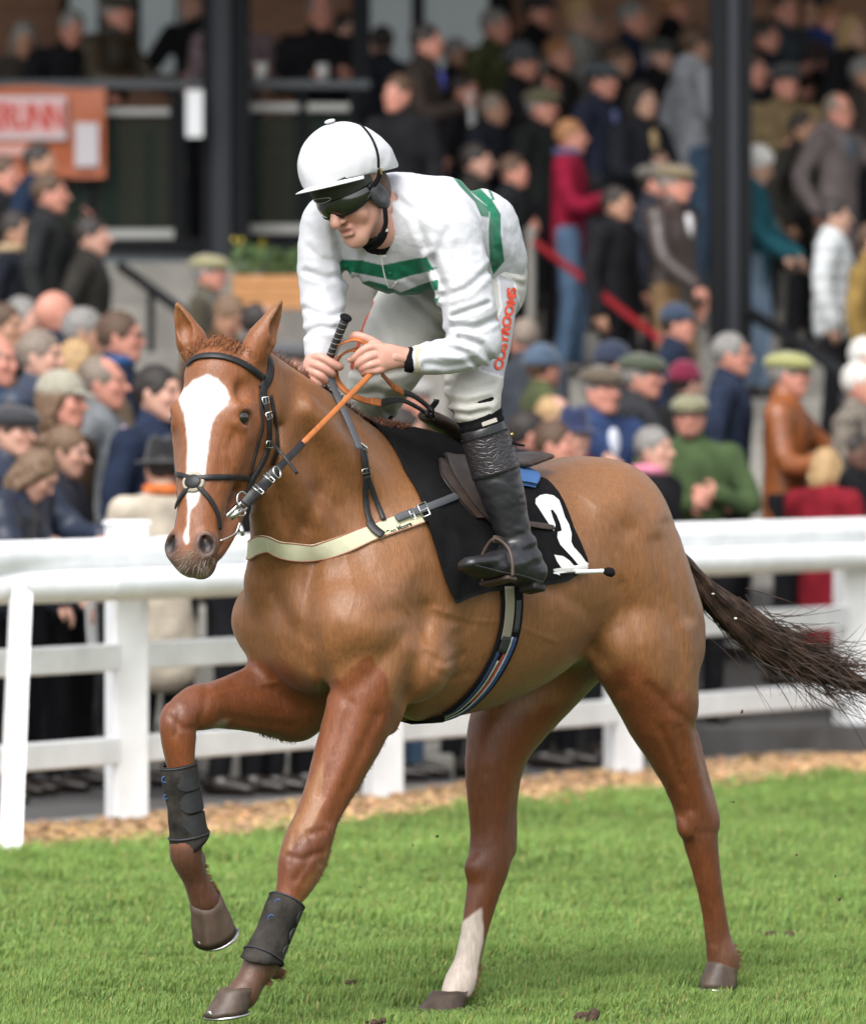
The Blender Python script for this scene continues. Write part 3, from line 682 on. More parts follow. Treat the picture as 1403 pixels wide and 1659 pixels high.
def person(px, top, Y, yaw, label, jacket=(.03, .035, .05), jk='cloth', trousers=(.03, .03, .035), tk='cloth', skin='p', hair='grey', hs='short', hat=None, hatc=(.1, .1, .08), pose='stand',
           hy=None, nod=0, lean=0, group='racegoers in the crowd', shirt=None, glasses=False, stubble=None, h=None, name='person', fem=False, wide=1.0, scarf=None, jl=.0, hood=None, dark=True, hold=None, vox=.0125, long=False, up=0.0):
    for it in range(26):                              # stand each one on the step that gives a real height
        h_ = EYE - (top - HOR) / FPX * Y - floorz((px - 701.5) / FPX * Y, Y) - up; yf = fenceY((px - 701.5) / FPX * Y)
        if h_ < 1.50 and Y - .4 > yf + .75: Y -= .4
        elif h_ > 1.90 and Y < 51: Y += .4
        else: break
    topz = EYE - (top - HOR) / FPX * Y; X = (px - 701.5) / FPX * Y
    fz0 = floorz(X, Y) if Y > fenceY(X) else 0; fz0 += up
    hatex = {'flat': .018, 'beanie': .015, 'fedora': .05, 'cap': .018, 'top': .05, None: .006}[hat] + (.01 if hs in ('bob', 'curly') else 0)
    Ht = topz - fz0 - hatex
    Hn = Ht / (1 - .30 * math.sin(R(lean)) * math.tan(R(lean) / 2) * 1.0) if lean else Ht
    PEOPLE_H.append((label[:40], round(Hn, 2), round(Y, 1), round(fz0, 2)))
    S = Hn / 1.75; wide *= 1.10; S = min(max(S, .80), 1.15)
    rt = empty(name, (X, Y, fz0), label, 'person', group)
    a = R(yaw); fy = np.array([math.sin(a), -math.cos(a), 0]); fx = np.array([math.cos(a), math.sin(a), 0]); fz = np.array([0, 0, 1.])
    fx = np.cross(fy, fz); fx = -fx        # left of the person
    ly = R(lean)
    # joints in body frame (x left, y forward, z up), before scaling
    hipz = .93 * S if Hn / 1.75 < 1.15 else .93 * S
    extra = Hn - 1.75 * S
    tz = nrm(fz * math.cos(ly) + fy * math.sin(ly)); ty = nrm(fy * math.cos(ly) - fz * math.sin(ly))
    shift = fy * (-.30 * math.sin(ly) * S)
    base = np.array([X, Y, fz0])
    hip = base + fz * (hipz + extra) + shift * 2.0
    # keep the head over the given pixel
    def T(x, y, z): return hip + S * (fx * x * wide + ty * y + tz * z)
    neckP = T(0, -.01, .53); hyw = a if hy is None else R(hy)
    hfy = np.array([math.sin(hyw), -math.cos(hyw), 0]); nd = R(nod); hfy2 = nrm(hfy * math.cos(nd) - fz * math.sin(nd)); hfx = -np.cross(hfy, fz); hfz = np.cross(hfx, hfy2) * 1.0
    hfz = nrm(np.cross(hfy2, -hfx)) if np.cross(hfy2, -hfx)[2] > 0 else nrm(np.cross(-hfx, hfy2))
    hc = neckP + tz * .055 * S + hfz * .085 * S + hfy * .025 * S
    # re-centre so the skull sits at the measured pixel
    want = np.array([X, Y, topz - hatex - .117 * S]); dlt = want - hc; dlt[2] = want[2] - hc[2]
    hip = hip + dlt * np.array([1, 1, 1]); neckP = neckP + dlt; hc = hc + dlt
    sh = [T(.185 * sd, -.01, .47) for sd in (1, -1)]
    P = {}
    hips = [hip + fx * .09 * sd * S * wide for sd in (1, -1)]
    gp = np.array([hip[0], hip[1], fz0])
    feet = [gp + fx * (.11 * sd) * S + fy * (.03 * sd) for sd in (1, -1)]
    for q in feet: q[2] = fz0 + .075
    knees = [(hips[i] * .5 + feet[i] * .5) + fy * .03 for i in (0, 1)]
    U, L = .29 * S, .26 * S
    rot = lambda x, y, z: nrm(fx * x + fy * y + fz * z)
    el, wr, hd_, pn_ = [], [], [], []
    for i, sd in enumerate((1, -1)):
        ps = pose if isinstance(pose, str) else pose[i]
        if ps == 'stand': e = rot(.22 * sd, -.1, -1); w_ = rot(.0, .3, -1); hdr = rot(0, .15, -1); pn = rot(-sd, 0, 0)
        elif ps == 'rail': e = rot(.35 * sd, .45, -.8); w_ = rot(-.35 * sd, 1, -.12); hdr = rot(-.5 * sd, 1, -.2); pn = rot(0, 0, -1)
        elif ps == 'crossed': e = rot(.35 * sd, .25, -1); w_ = rot(-1.1 * sd, .55, .15 + .12 * sd); hdr = rot(-1 * sd, .2, .1); pn = rot(0, -1, 0)
        elif ps == 'front': e = rot(.25 * sd, .25, -1); w_ = rot(-.5 * sd, .8, .15); hdr = rot(-.5 * sd, .6, .2); pn = rot(-sd * .5, -.5, .5)
        elif ps == 'pocket': e = rot(.4 * sd, -.25, -1); w_ = rot(-.3 * sd, .45, -1); hdr = rot(-.3 * sd, .3, -1); pn = rot(-sd, 0, 0)
        elif ps == 'face': e = rot(.4 * sd, .5, -.75); w_ = rot(-.55 * sd, .35, 1); hdr = rot(-.3 * sd, .1, .8); pn = rot(-sd * .6, -.7, 0)
        elif ps == 'point': e = rot(.3 * sd, .7, -.7); w_ = rot(-.1 * sd, 1, -.1); hdr = rot(0, 1, -.1); pn = rot(-sd, 0, -.4)
        elif ps == 'down': e = rot(.25 * sd, .35, -1); w_ = rot(-.2 * sd, .8, -.7); hdr = rot(-.3 * sd, .6, -.6); pn = rot(-.3 * sd, -.2, -.8)
        E = sh[i] + e * U; Wp = E + w_ * L; el.append(E); wr.append(Wp); hd_.append(hdr); pn_.append(pn)
    allp = np.array([hc + fz * .2, hc + fx * .2, hc - fx * .2, hc + fy * .2, hc - fy * .2] + sh + el + wr + [wr[i] + hd_[i] * .19 for i in (0, 1)] + hips + feet + [feet[0] + fy * .22, feet[1] + fy * .22])
    lo, hi = allp.min(0) - .17, allp.max(0) + .17; lo[2] = fz0 - .02
    # ---- body: one skin from head to feet
    g = Field(lo, hi, vox)
    head_sdf(g, hc, hfx, hfy2, hfz, S * 1.05, nose=(sum(map(ord, label)) % 5) - 1.0)
    g.limb(neckP - tz * .04 * S, hc - hfz * .05 * S - hfy * .015 * S, .058 * S, .054 * S, k=.02)
    g.chain([T(0, -.01, .0), T(0, 0, .2), T(0, 0, .4), T(0, -.01, .50)], [(.14 * S * wide, .09 * S), (.125 * S * wide, .085 * S), (.15 * S * wide, .09 * S), (.08 * S, .06 * S)], v=ty, k=.03)
    for i in (0, 1):
        g.chain([sh[i], el[i], wr[i]], [.042 * S, .036 * S, .026 * S], k=.02); hand_sdf(g, wr[i], hd_[i], pn_[i], S)
        g.chain([hips[i], knees[i], feet[i]], [.075 * S, .05 * S, .035 * S], k=.02); g.limb(feet[i] - fz * .03, feet[i] + fy * .14 - fz * .045, .03, .025, k=.02)
    V, F = g.mesh(1); C = head_cols(V, hc, hfx, hfy2, hfz, S * 1.05, SK[skin], stubble)
    body = link_mesh('body', V, F, m_skin, rt, cols=C)
    # ---- jacket
    g = Field(lo, hi, .0155); J = .022 if jk not in ('puffer',) else .036
    hem = -.08 - jl
    tp = [T(0, -.005, hem), T(0, -.005, .06), T(0, .0, .2), T(0, .005, .36), T(0, -.005, .47)]
    g.chain(tp, [(.150 * S * wide, .105 * S), (.146 * S * wide, .105 * S), (.142 * S * wide, .105 * S), (.165 * S * wide, .11 * S), (.125 * S * wide, .085 * S)], v=ty, k=.02, grow=J * .6)
    g.limb(sh[0] - tz * .02 * S, sh[1] - tz * .02 * S, .062 * S, .062 * S, k=.05, grow=J * .4)
    g.chain([T(0, -.02, .50), neckP + tz * .035 * S], [.075 * S, .066 * S], k=.03, grow=.004)
    for i in (0, 1):
        g.chain([sh[i] - tz * .01, el[i], wr[i] - hd_[i] * .005], [.058 * S, .047 * S, .038 * S], k=.035, grow=J * .55)
    if hood: g.limb(neckP + tz * .02 - hfy * .07, neckP - tz * .05 - hfy * .10, (.10, .06), (.09, .05), v=hfy, k=.03)
    g.plane(T(0, 0, hem - .02), -tz, k=.004, lo=T(0, 0, hem - .02) - .3, hi=T(0, 0, hem - .02) + .3) if False else None
    amp = .010 if jk == 'puffer' else .006
    sdn = abs(hash(label)) % 97 if False else (sum(map(ord, label)) % 97)
    if jk == 'puffer': g.disp(lambda Q: .0035 * np.cos((Q[:, 2]) * 2 * math.pi / .085) + .004 * vnoise(Q, 14, sdn, 2))
    else: g.disp(lambda Q: amp * vnoise(Q * [1, 1, .6], 16, sdn, 3))
    V, F = g.mesh(2 if jk != 'puffer' else 1)
    jm = fabric('fabric_' + label.replace(' ', '_')[:40], jacket, jk)
    jo = link_mesh('jacket', V, F, jm, rt)
    if shirt is not None:                       # the open front: shirt and collar showing
        vv, ff = ball(T(0, .088 + J, .40) , (.038 * S, .028, .085 * S), 12, 10, (fx, ty, tz)); link_mesh('shirt', vv, ff, mat('shirt_' + '_'.join('%d' % (c * 99) for c in shirt), shirt, rough=.8), rt)
    if scarf is not None:
        th = np.linspace(0, 2 * math.pi, 17); Pp = [neckP + tz * .03 + (hfx * math.cos(t) * .075 + hfy * math.sin(t) * .075) * S for t in th]; vv, ff = tube(Pp, .028, 10, caps=False); link_mesh('scarf', vv, ff, mat('scarf_' + '_'.join('%d' % (c * 99) for c in scarf), scarf, rough=.95, var=.3, vscale=30), rt)
    # ---- trousers and shoes
    g = Field(np.array([lo[0], lo[1], fz0 - .02]), np.array([hi[0], hi[1], hip[2] + .15 * S]), .018)
    g.limb(hip + fz * .04, hip - fz * .05, (.15 * S * wide, .105 * S), (.155 * S * wide, .11 * S), v=fy, k=.03)
    for i in (0, 1): g.chain([hips[i], knees[i], feet[i] + fz * .02], [(.088 * S, .09 * S), (.066 * S, .068 * S), (.055 * S, .058 * S)], k=.03, v=fy)
    g.disp(lambda Q: .005 * vnoise(Q, 14, sdn + 3, 2))
    V, F = g.mesh(1); link_mesh('trousers', V, F, fabric('trousers_' + '_'.join('%d' % (c * 200) for c in trousers) + tk, trousers, tk), rt)
    for i in (0, 1):
        g = Field(feet[i] - np.array([.3, .3, .12]), feet[i] + np.array([.3, .3, .08]), .012)
        g.chain([feet[i] - fy * .04 - fz * .03, feet[i] + fy * .06 - fz * .033, feet[i] + fy * .16 - fz * .045], [(.044, .040), (.046, .038), (.040, .026)], k=.01, v=fz); g.limb(feet[i] - fz * .02, feet[i] + fz * .02, .045, .042, k=.02)
        V, F = g.mesh(1); link_mesh('shoe', V, F, mat('shoe_leather', (.02, .015, .012), rough=.35, bump=.2), rt)
    # ---- hair, hat, glasses
    s = S * 1.05
    def hpnt(x, y, z): return hc + s * (hfx * x + hfy2 * y + hfz * z)
    fr = (hfx, hfy2, hfz)
    if hs and hs != 'bald':
        g = Field(hc - .2 - (.12 if hs in ('bob', 'long') else 0), hc + .2, .0095)
        g.ell(hpnt(0, -.016, .024), (.080 * s, .097 * s, .095 * s), fr, k=.01)
        if hs in ('bob', 'long'):
            g.chain([hpnt(0, -.05, .0), hpnt(0, -.06, -.08), hpnt(0, -.055, -.13 if hs == 'bob' else -.22)], [(.082 * s, .055 * s), (.080 * s, .05 * s), (.055 * s, .035 * s)], v=hfy2, k=.03)
            for sd in (1, -1): g.chain([hpnt(.066 * sd, .02, .02), hpnt(.075 * sd, -.01, -.05), hpnt(.068 * sd, -.015, -.11)], [.022 * s, .024 * s, .020 * s], k=.02)
        if hs == 'curly': g.ell(hpnt(0, -.02, .04), (.096 * s, .108 * s, .10 * s), fr, k=.02)
        if hs == 'bun': g.ell(hpnt(0, -.125, .02), (.035 * s, .03 * s, .035 * s), fr, k=.015)
        g.ell(hpnt(0, .085, -.035), (.075 * s, .072 * s, .088 * s), fr, k=.012, sub=True)
        if hs not in ('bob', 'long'):
            g.ell(hpnt(0, .01, -.115), (.11 * s, .10 * s, .075 * s), fr, k=.012, sub=True)
        if hs == 'receding': g.ell(hpnt(0, .075, .085), (.07 * s, .085 * s, .06 * s), fr, k=.012, sub=True)
        rough_ = {'curly': .014, 'bob': .008, 'long': .008}.get(hs, .006)
        g.disp(lambda Q: rough_ * vnoise(Q, 40, sdn, 2))
        V, F = g.mesh(1)
        if len(V): link_mesh('hair', V, F, mat('hair_' + hair, HC[hair], rough=.6, spec=.4, bump=.6, bscale=120, var=.4, vscale=60, dist=.004), rt)
    if hat:
        g = Field(hc - .24, hc + .26, .0095)
        if hat == 'flat':
            g.ell(hpnt(0, -.012, .062), (.096 * s, .120 * s, .052 * s), fr, k=.01); g.ell(hpnt(0, .04, .050), (.088 * s, .085 * s, .034 * s), fr, k=.03); g.limb(hpnt(0, .085, .042), hpnt(0, .118, .030), (.066 * s, .007), (.045 * s, .005), v=hfz, k=.012)
            g.ell(hpnt(0, -.01, .0), (.078 * s, .096 * s, .045 * s), fr, k=.01, sub=True)
        elif hat == 'cap':
            g.ell(hpnt(0, -.012, .045), (.086 * s, .102 * s, .088 * s), fr, k=.01); g.limb(hpnt(0, .08, .038), hpnt(0, .155, .020), (.070 * s, .006), (.050 * s, .005), v=hfz, k=.008); g.box(hpnt(0, 0, -.06), (.14, .14, .085 * s), fr, k=.006, sub=True)
        elif hat == 'beanie':
            g.ell(hpnt(0, -.014, .040), (.090 * s, .106 * s, .098 * s), fr, k=.01); g.ell(hpnt(0, -.012, .028), (.094 * s, .110 * s, .030 * s), fr, k=.01); g.box(hpnt(0, .01, -.075), (.14, .15, .085 * s), fr, k=.006, sub=True)
        else:
            g.limb(hpnt(0, -.01, .045), hpnt(0, -.012, .105), (.082 * s, .098 * s), (.070 * s, .086 * s), v=hfy2, k=.01); g.ell(hpnt(0, -.01, .030), (.135 * s, .155 * s, .010), fr, k=.012)
            g.ell(hpnt(0, -.012, .155), (.02 * s, .08 * s, .018 * s), fr, k=.03, sub=True); g.box(hpnt(0, 0, -.10), (.2, .2, .117 * s), fr, k=.004, sub=True)
        V, F = g.mesh(1); link_mesh('hat', V, F, fabric('hat_' + '_'.join('%d' % (c * 200) for c in hatc), hatc, 'tweed'), rt)
    if glasses:
        parts = []
        for sd in (1, -1):
            th = np.linspace(0, 2 * math.pi, 13); parts.append(tube([hpnt(.031 * sd + .021 * math.cos(t), .102 - .008, .002 + .016 * math.sin(t)) for t in th], .0022, 6, caps=False)); parts.append(tube([hpnt(.052 * sd, .092, .006), hpnt(.076 * sd, .0, .004)], .0022, 6))
        parts.append(tube([hpnt(.010, .098, .004), hpnt(-.010, .098, .004)], .002, 6)); v, f_ = join(parts); link_mesh('glasses', v, f_, mat('specs', (.02, .018, .015), rough=.3), rt)
    hp_ = [wr[i] + hd_[i] * .09 * S + pn_[i] * .02 for i in (0, 1)]
    if hold:
        kind, which, lab = hold; q = hp_[which]; 
        if kind == 'cup':
            vv, ff = tube([q - fz * .055, q + fz * .055], [.034, .042], 16); tag(link_mesh('cup', vv, ff, mat('paper_cup', (.72, .72, .70), rough=.5)), lab, 'cup')
        elif kind == 'paper':
            fr2 = (nrm(hfx + fz * .2), nrm(-hfy + fz * .6), None); x_, y_ = fr2[0], nrm(np.cross(fr2[0], hfy)); z_ = np.cross(x_, y_)
            vv, ff = boxm(q + y_ * .04, (.075, .105, .002), (x_, y_, z_)); tag(link_mesh('programme', vv, ff, mat('paper', (.66, .67, .68), rough=.6, var=.15, vscale=18), smooth=False), lab, 'programme')
        elif kind == 'phone':
            vv, ff = boxm(q + fz * .02, (.036, .005, .075), (nrm(hfx), nrm(hfy), fz), .003); tag(link_mesh('phone', vv, ff, mat('phone_black', (.015, .015, .018), rough=.2), smooth=False), lab, 'phone')
    return rt
NAVY = (.014, .020, .038); BLK = (.010, .010, .012); OLV = (.055, .060, .025); BRN = (.06, .035, .02); TWD = (.10, .095, .055); CHAR = (.035, .036, .040); DKGRN = (.03, .045, .025)
JEANS = (.055, .10, .17)
def crowd():
    P = person
    # ---- left, at the rail
    P(62, 722, 30.6, 78, 'brown-haired woman in a dark navy puffer bending over the rail, lowest at the left', NAVY, 'puffer', BLK, hair='mid', hs='bob', pose='down', nod=40, lean=24, hold=('paper', 0, 'white folded programme in the hands of the woman at the left rail'))
    P(110, 688, 31.6, 70, 'woman with tied-back brown hair just behind the bending woman', (.03, .03, .04), 'cloth', BLK, hair='mid', hs='bun', pose='front', nod=12, lean=12)
    P(168, 576, 31.2, 76, 'smiling man in a grey blazer and pink shirt, dark receding hair', (.16, .17, .18), 'cloth', CHAR, hair='greybrown', hs='receding', pose='pocket', shirt=(.55, .38, .50), skin='r')
    P(68, 533, 32.6, 68, 'grey-brown haired man in a quilted blue jacket, second row far left', (.028, .040, .066), 'puffer', BLK, hair='greybrown', pose='stand', wide=1.1, up=.12)
    P(262, 702, 31.4, 200, 'person in a black wide hat and cream coat beside the horse head', (.42, .37, .30), 'cloth', BLK, hair='dark', hat='fedora', hatc=BLK, pose='front', scarf=(.50, .13, .03), jl=.25)
    P(258, 590, 32.4, 60, 'dark-haired young man in a navy jacket half hidden by the horse head', (.016, .024, .048), 'cloth', BLK, hair='dark', pose='stand', shirt=(.6, .6, .6))
    P(196, 503, 34.6, 80, 'man in glasses and a navy coat with blue lining behind the grey blazer', NAVY, 'cloth', BLK, hair='brown', hs='short', glasses=True, pose='stand', skin='r', scarf=(.015, .07, .20))
    P(102, 596, 32.2, 65, 'pink-faced person in a camouflage cap between two men', BRN, 'cloth', BLK, hair='mid', hs='bob', hat='cap', hatc=(.30, .28, .22), skin='r')
    P(140, 497, 35.4, 82, 'grey-haired woman behind the bald man on the left', (.06, .06, .07), 'cloth', BLK, hair='grey', hs='short', skin='t', up=.05)
    P(92, 470, 36.2, 165, 'bald man seen from behind at the left', NAVY, 'cloth', BLK, hs='bald', skin='r', hy=120)
    P(8, 490, 36.0, 60, 'dark-haired man cut by the left edge, upper row', BLK, 'cloth', BLK, hair='brown', skin='t')
    P(-6, 540, 33.4, 62, 'red-faced man in a bright blue coat cut by the left edge', (.018, .07, .15), 'cloth', BLK, hair='grey', hs='receding', skin='r', up=.1)
    P(120, 548, 34.0, 210, 'blonde woman with her back turned between the rows', (.12, .09, .06), 'cloth', BLK, hair='blond', hs='long')
    P(22, 650, 31.3, 55, 'man in a dark blue padded coat low at the left edge', (.02, .028, .05), 'puffer', BLK, hair='brown', hat='flat', hatc=(.03, .03, .035), pose='rail', lean=10)
    P(372, 478, 38.6, 50, 'dark-haired man bending his head behind the horse ears', BRN, 'cloth', BLK, hair='mid', hs='short', nod=30, skin='t')
    P(422, 490, 38.0, 100, 'dark-haired man seen behind the left ear of the horse', (.05, .05, .055), 'cloth', BLK, hair='dark', hs='receding', skin='p')
    P(340, 408, 40.6, 80, 'man in an olive flat cap and tweed jacket on the steps left', (.045, .038, .022), 'tweed', BLK, hair='grey', hat='flat', hatc=(.24, .22, .12), shirt=(.6, .6, .62), skin='r', up=.30)
    P(470, 548, 36.5, 60, 'man in a dark flat cap behind the horse neck', CHAR, 'cloth', BLK, hair='grey', hat='flat', hatc=(.07, .07, .075))
    P(672, 608, 36.2, 30, 'man in a pale grey flat cap seen under the rider arm', BRN, 'cloth', BLK, hair='grey', hat='flat', hatc=(.26, .25, .24), skin='r')
    # ---- left steps and platform
    P(28, 340, 42.2, 70, 'person in a black coat with a fur collar on the left steps', (.015, .017, .025), 'cloth', BLK, hair='dark', hs='short', scarf=(.36, .26, .15), skin='t')
    P(82, 280, 43.4, 80, 'man in dark clothes with a hand to his face on the left steps', (.02, .021, .022), 'cloth', BLK, hair='brown', pose=('face', 'stand'), skin='r', hold=('phone', 0, 'black phone held to the face of the man on the left steps'), up=.2)
    P(66, 231, 44.6, 70, 'person in a dark blue jacket under the orange banner', (.012, .022, .045), 'cloth', BLK, hair='dark', skin='t', up=.15)
    P(118, 330, 42.6, 95, 'person in a dark jacket reaching a hand out over the steps, in front of the banner', (.02, .02, .02), 'cloth', BLK, hair='dark', pose='point', nod=25, hold=('paper', 0, 'pale folded paper held out on the left steps'), skin='t') if False else None
    P(40, 32, 47.9, 10, 'grey-haired person holding a phone on the platform at the far left', (.035, .03, .025), 'cloth', BLK, hair='grey', hs='bob', pose='front', nod=20, lean=22, skin='t', up=0)
    P(118, 15, 47.8, 20, 'grey-haired man in a black coat leaning on the platform rail', BLK, 'cloth', BLK, hair='grey', hs='short', pose='rail', lean=22, nod=18, skin='r')
    P(190, -14, 47.8, 60, 'man in a dark cap and brown waxed coat on the platform rail', (.045, .034, .020), 'leather', BLK, hair='grey', hat='flat', hatc=(.03, .028, .02), pose='rail', lean=15, scarf=(.05, .05, .05), skin='r')
    P(315, -30, 47.8, 330, 'person in black leaning on the rail beside the wide column', BLK, 'cloth', BLK, hair='dark', pose='rail', lean=20, skin='p')
    P(380, -18, 48.0, 20, 'woman in a patterned coat with a cup on the platform', (.13, .09, .10), 'pattern', BLK, hair='blond', hs='bob', pose='front', scarf=(.30, .03, .05), skin='t', hold=('cup', 0, 'white cup held by the woman in the patterned coat'))
    P(520, -12, 48.0, 15, 'man in a black coat with folded hands on the platform', BLK, 'cloth', BLK, hair='grey', hs='receding', pose='front', skin='r', hold=('cup', 1, 'white cup beside the folded hands of the man in black'))
    P(618, 40, 49.0, 200, 'shadowed person seen from behind by the pale windows', (.02, .022, .03), 'cloth', BLK, hair='dark')
    P(692, 37, 46.2, 75, 'tall dark-haired man in brown and blue tie, upper middle', (.028, .021, .018), 'cloth', BLK, hair='dark', hs='short', pose=('stand', 'front'), shirt=(.05, .06, .30), skin='r', jl=.25, hold=('paper', 1, 'folded white paper in the hand of the tall man in brown'), up=.1)
    # ---- upper right rows
    P(803, 12, 49.4, 60, 'grey-haired man in an olive coat by the pale window', OLV, 'cloth', BLK, hair='grey', skin='r')
    P(872, -14, 49.4, 70, 'man in a black flat cap and black coat clapping in the top row', BLK, 'cloth', BLK, hair='dark', hat='flat', hatc=BLK, pose='front', skin='r')
    P(940, -4, 49.6, 40, 'fair-haired woman in a black and cream patterned coat', (.20, .19, .17), 'pattern', BLK, hair='blond', hs='curly', skin='o')
    P(1025, 0, 49.6, 60, 'man in a navy suit and pale shirt in the top row', NAVY, 'cloth', BLK, hair='grey', shirt=(.4, .35, .45), skin='r')
    P(1092, -20, 50.2, 100, 'person in black with reddish hair beside the right column', BLK, 'cloth', BLK, hair='ginger', skin='r')
    P(845, 70, 47.8, 80, 'man in a charcoal beanie and black coat, middle row', BLK, 'cloth', BLK, hair='dark', hat='beanie', hatc=(.045, .05, .055), pose='face', skin='r')
    P(975, 98, 46.6, 60, 'man in a dark cap and long navy coat, blue tie', (.020, .024, .042), 'cloth', CHAR, hair='dark', hat='flat', hatc=(.03, .04, .05), shirt=(.10, .12, .25), skin='r', jl=.35)
    P(1040, 130, 46.2, 50, 'dark-haired woman in black with folded arms', (.014, .015, .020), 'cloth', BLK, hair='dark', hs='bob', pose='crossed', skin='o', jl=.2, shirt=(.35, .25, .12))
    P(1128, 40, 46.0, 105, 'tall person in a pale grey hooded sweatshirt and blue jeans by the right column', (.30, .31, .34), 'cloth', JEANS, 'jeans', hair='brown', pose=('pocket', 'front'), skin='t', hood=True, jl=.05)
    P(878, 140, 46.3, 60, 'man in a green flat cap and black coat, centre right', (.012, .014, .014), 'cloth', BLK, hair='grey', hat='flat', hatc=(.10, .09, .045), skin='r')
    P(925, 192, 45.0, 82, 'ginger-haired woman in a burgundy fleece and blue jeans', (.20, .008, .028), 'cloth', JEANS, 'jeans', hair='ginger', hs='short', pose='front', scarf=(.06, .07, .15), skin='r')
    P(1093, 262, 43.0, 60, 'man in a brown flat cap and dark brown leather coat, centre right', (.040, .028, .025), 'leather', (.16, .10, .05), hair='grey', hat='flat', hatc=(.15, .115, .07), shirt=(.6, .58, .6), pose=('stand', 'down'), skin='r')
    P(1062, 262, 43.9, 75, 'man in a grey flat cap just behind the leather coat', (.02, .022, .03), 'cloth', BLK, hair='dark', hat='flat', hatc=(.10, .09, .075), skin='r')
    P(1005, 330, 44.6, 120, 'person in a dark coat and dark trousers behind the red tape', (.014, .016, .022), 'cloth', BLK, hair='dark', skin='t', up=-.1) if False else None
    P(1215, 82, 47.2, 70, 'man in a black jacket with crossed arms right of the column', (.014, .016, .02), 'cloth', BLK, hair='brown', pose='crossed', skin='r')
    P(1272, 100, 46.8, 20, 'man in a black cap and tan coat reading a racecard', (.16, .115, .06), 'cloth', BLK, hair='dark', hat='flat', hatc=(.03, .03, .035), pose='front', hold=('paper', 0, 'racecard held up in front of the man in the tan coat'), skin='r', jl=.2)
    P(1270, -16, 49.4, 40, 'man in a grey jacket in the top row at the right', (.035, .042, .05), 'cloth', BLK, hair='brown', pose='front', skin='r')
    P(1312, -12, 50.0, 340, 'person in bright blue', (.015, .035, .14), 'cloth', BLK, hair='dark', skin='t')
    P(1380, 20, 49.0, 60, 'fair-haired person in black at the top right corner', BLK, 'cloth', BLK, hair='blond', hs='bob', skin='o')
    P(1342, 5, 50.0, 60, 'ginger-haired person beside the slim grey column', (.04, .03, .03), 'cloth', BLK, hair='ginger', skin='r')
    P(1358, 150, 45.8, 50, 'balding man in glasses and a grey-brown coat reaching out, right edge', (.12, .10, .10), 'cloth', CHAR, hair='greybrown', hs='receding', pose=('point', 'pocket'), glasses=True, shirt=(.04, .07, .10), skin='r', jl=.2, hood=True)
    P(1400, 90, 47.6, 60, 'person in dark brown cut by the right edge, upper row', (.05, .04, .035), 'cloth', BLK, hair='grey', skin='t')
    P(1228, 237, 44.6, 75, 'white-haired woman in a teal coat beside the right column', (.012, .065, .085), 'cloth', (.16, .22, .30), hair='white', hs='curly', pose='down', skin='o', nod=20)
    P(1205, 330, 43.6, 300, 'person in a dark brown coat behind the teal coat', (.04, .035, .025), 'cloth', BLK, hair='dark', pose=('stand', 'down'), skin='p') if False else None
    P(1352, 322, 42.6, 80, 'black-haired youth in a silver puffer jacket, right side', (.46, .48, .49), 'puffer', BLK, hair='dark', hs='short', pose='stand', skin='o', up=.1)
    P(1416, 360, 42.4, 70, 'person in a mustard coat cut by the right edge', (.20, .13, .04), 'cloth', BLK, hair='brown')
    # ---- right, near rows
    P(1098, 490, 38.8, 78, 'man in a navy baseball cap above the burgundy hat', NAVY, 'cloth', BLK, hair='dark', hat='cap', hatc=(.025, .04, .07), skin='r')
    P(1185, 538, 37.0, 80, 'grey-haired man in glasses and a navy coat, right side', (.018, .026, .048), 'cloth', BLK, hair='grey', hs='short', glasses=True, skin='r', wide=1.12)
    P(1278, 565, 36.6, 78, 'man in a yellow-green flat cap and rust leather jacket', (.23, .072, .022), 'leather', BLK, hair='grey', hat='flat', hatc=(.27, .27, .11), glasses=True, pose=('point', 'front'), skin='r')
    P(1395, 585, 36.6, 70, 'white-haired man in a brown check jacket at the right edge', (.13, .11, .09), 'pattern', BLK, hair='white', skin='r', hs='short')
    P(1406, 545, 39.0, 70, 'white-haired person in the row behind, right edge', CHAR, 'cloth', BLK, hair='white')
    P(1117, 634, 35.6, 18, 'bearded man in glasses, green flat cap and bright green jacket', (.052, .080, .034), 'cloth', BLK, hair='brown', hat='flat', hatc=(.19, .18, .11), glasses=True, stubble=(.07, .04, .03), pose='crossed', skin='r', wide=1.12, hy=352)
    P(1040, 568, 36.4, 70, 'man in a dark green flat cap and charcoal coat', CHAR, 'cloth', BLK, hair='grey', hat='flat', hatc=(.055, .065, .04), skin='r')
    P(975, 588, 35.9, 35, 'man in a brown flat cap, white collar and blue jacket', (.028, .048, .12), 'cloth', BLK, hair='grey', hat='flat', hatc=(.085, .065, .045), shirt=(.55, .58, .66), skin='r')
    P(930, 655, 35.0, 8, 'person in a navy felt hat with a hand over the mouth', (.018, .014, .022), 'cloth', BLK, hair='grey', hat='fedora', hatc=(.015, .022, .065), pose=('face', 'pocket'), skin='p', scarf=(.12, .01, .04))
    P(880, 558, 37.0, 100, 'man in a blue-grey beanie and olive jacket', (.065, .075, .035), 'cloth', BLK, hair='brown', hat='beanie', hatc=(.055, .085, .13), skin='r', hy=130)
    P(995, 553, 38.6, 100, 'man in a dark navy beanie behind the flat caps', CHAR, 'cloth', BLK, hair='dark', hat='beanie', hatc=(.018, .025, .05), skin='r')
    P(1112, 585, 37.6, 120, 'person in a burgundy hat between two older men', (.02, .02, .02), 'cloth', BLK, hair='dark', hat='beanie', hatc=(.14, .006, .03))
    P(848, 515, 38.4, 150, 'brown-haired man seen from behind beside the rider lower back', (.04, .045, .055), 'cloth', BLK, hair='greybrown', skin='r', hy=200)
    P(900, 640, 35.6, 70, 'fair balding man behind the navy felt hat', BRN, 'cloth', BLK, hair='blond', hs='receding', skin='p')
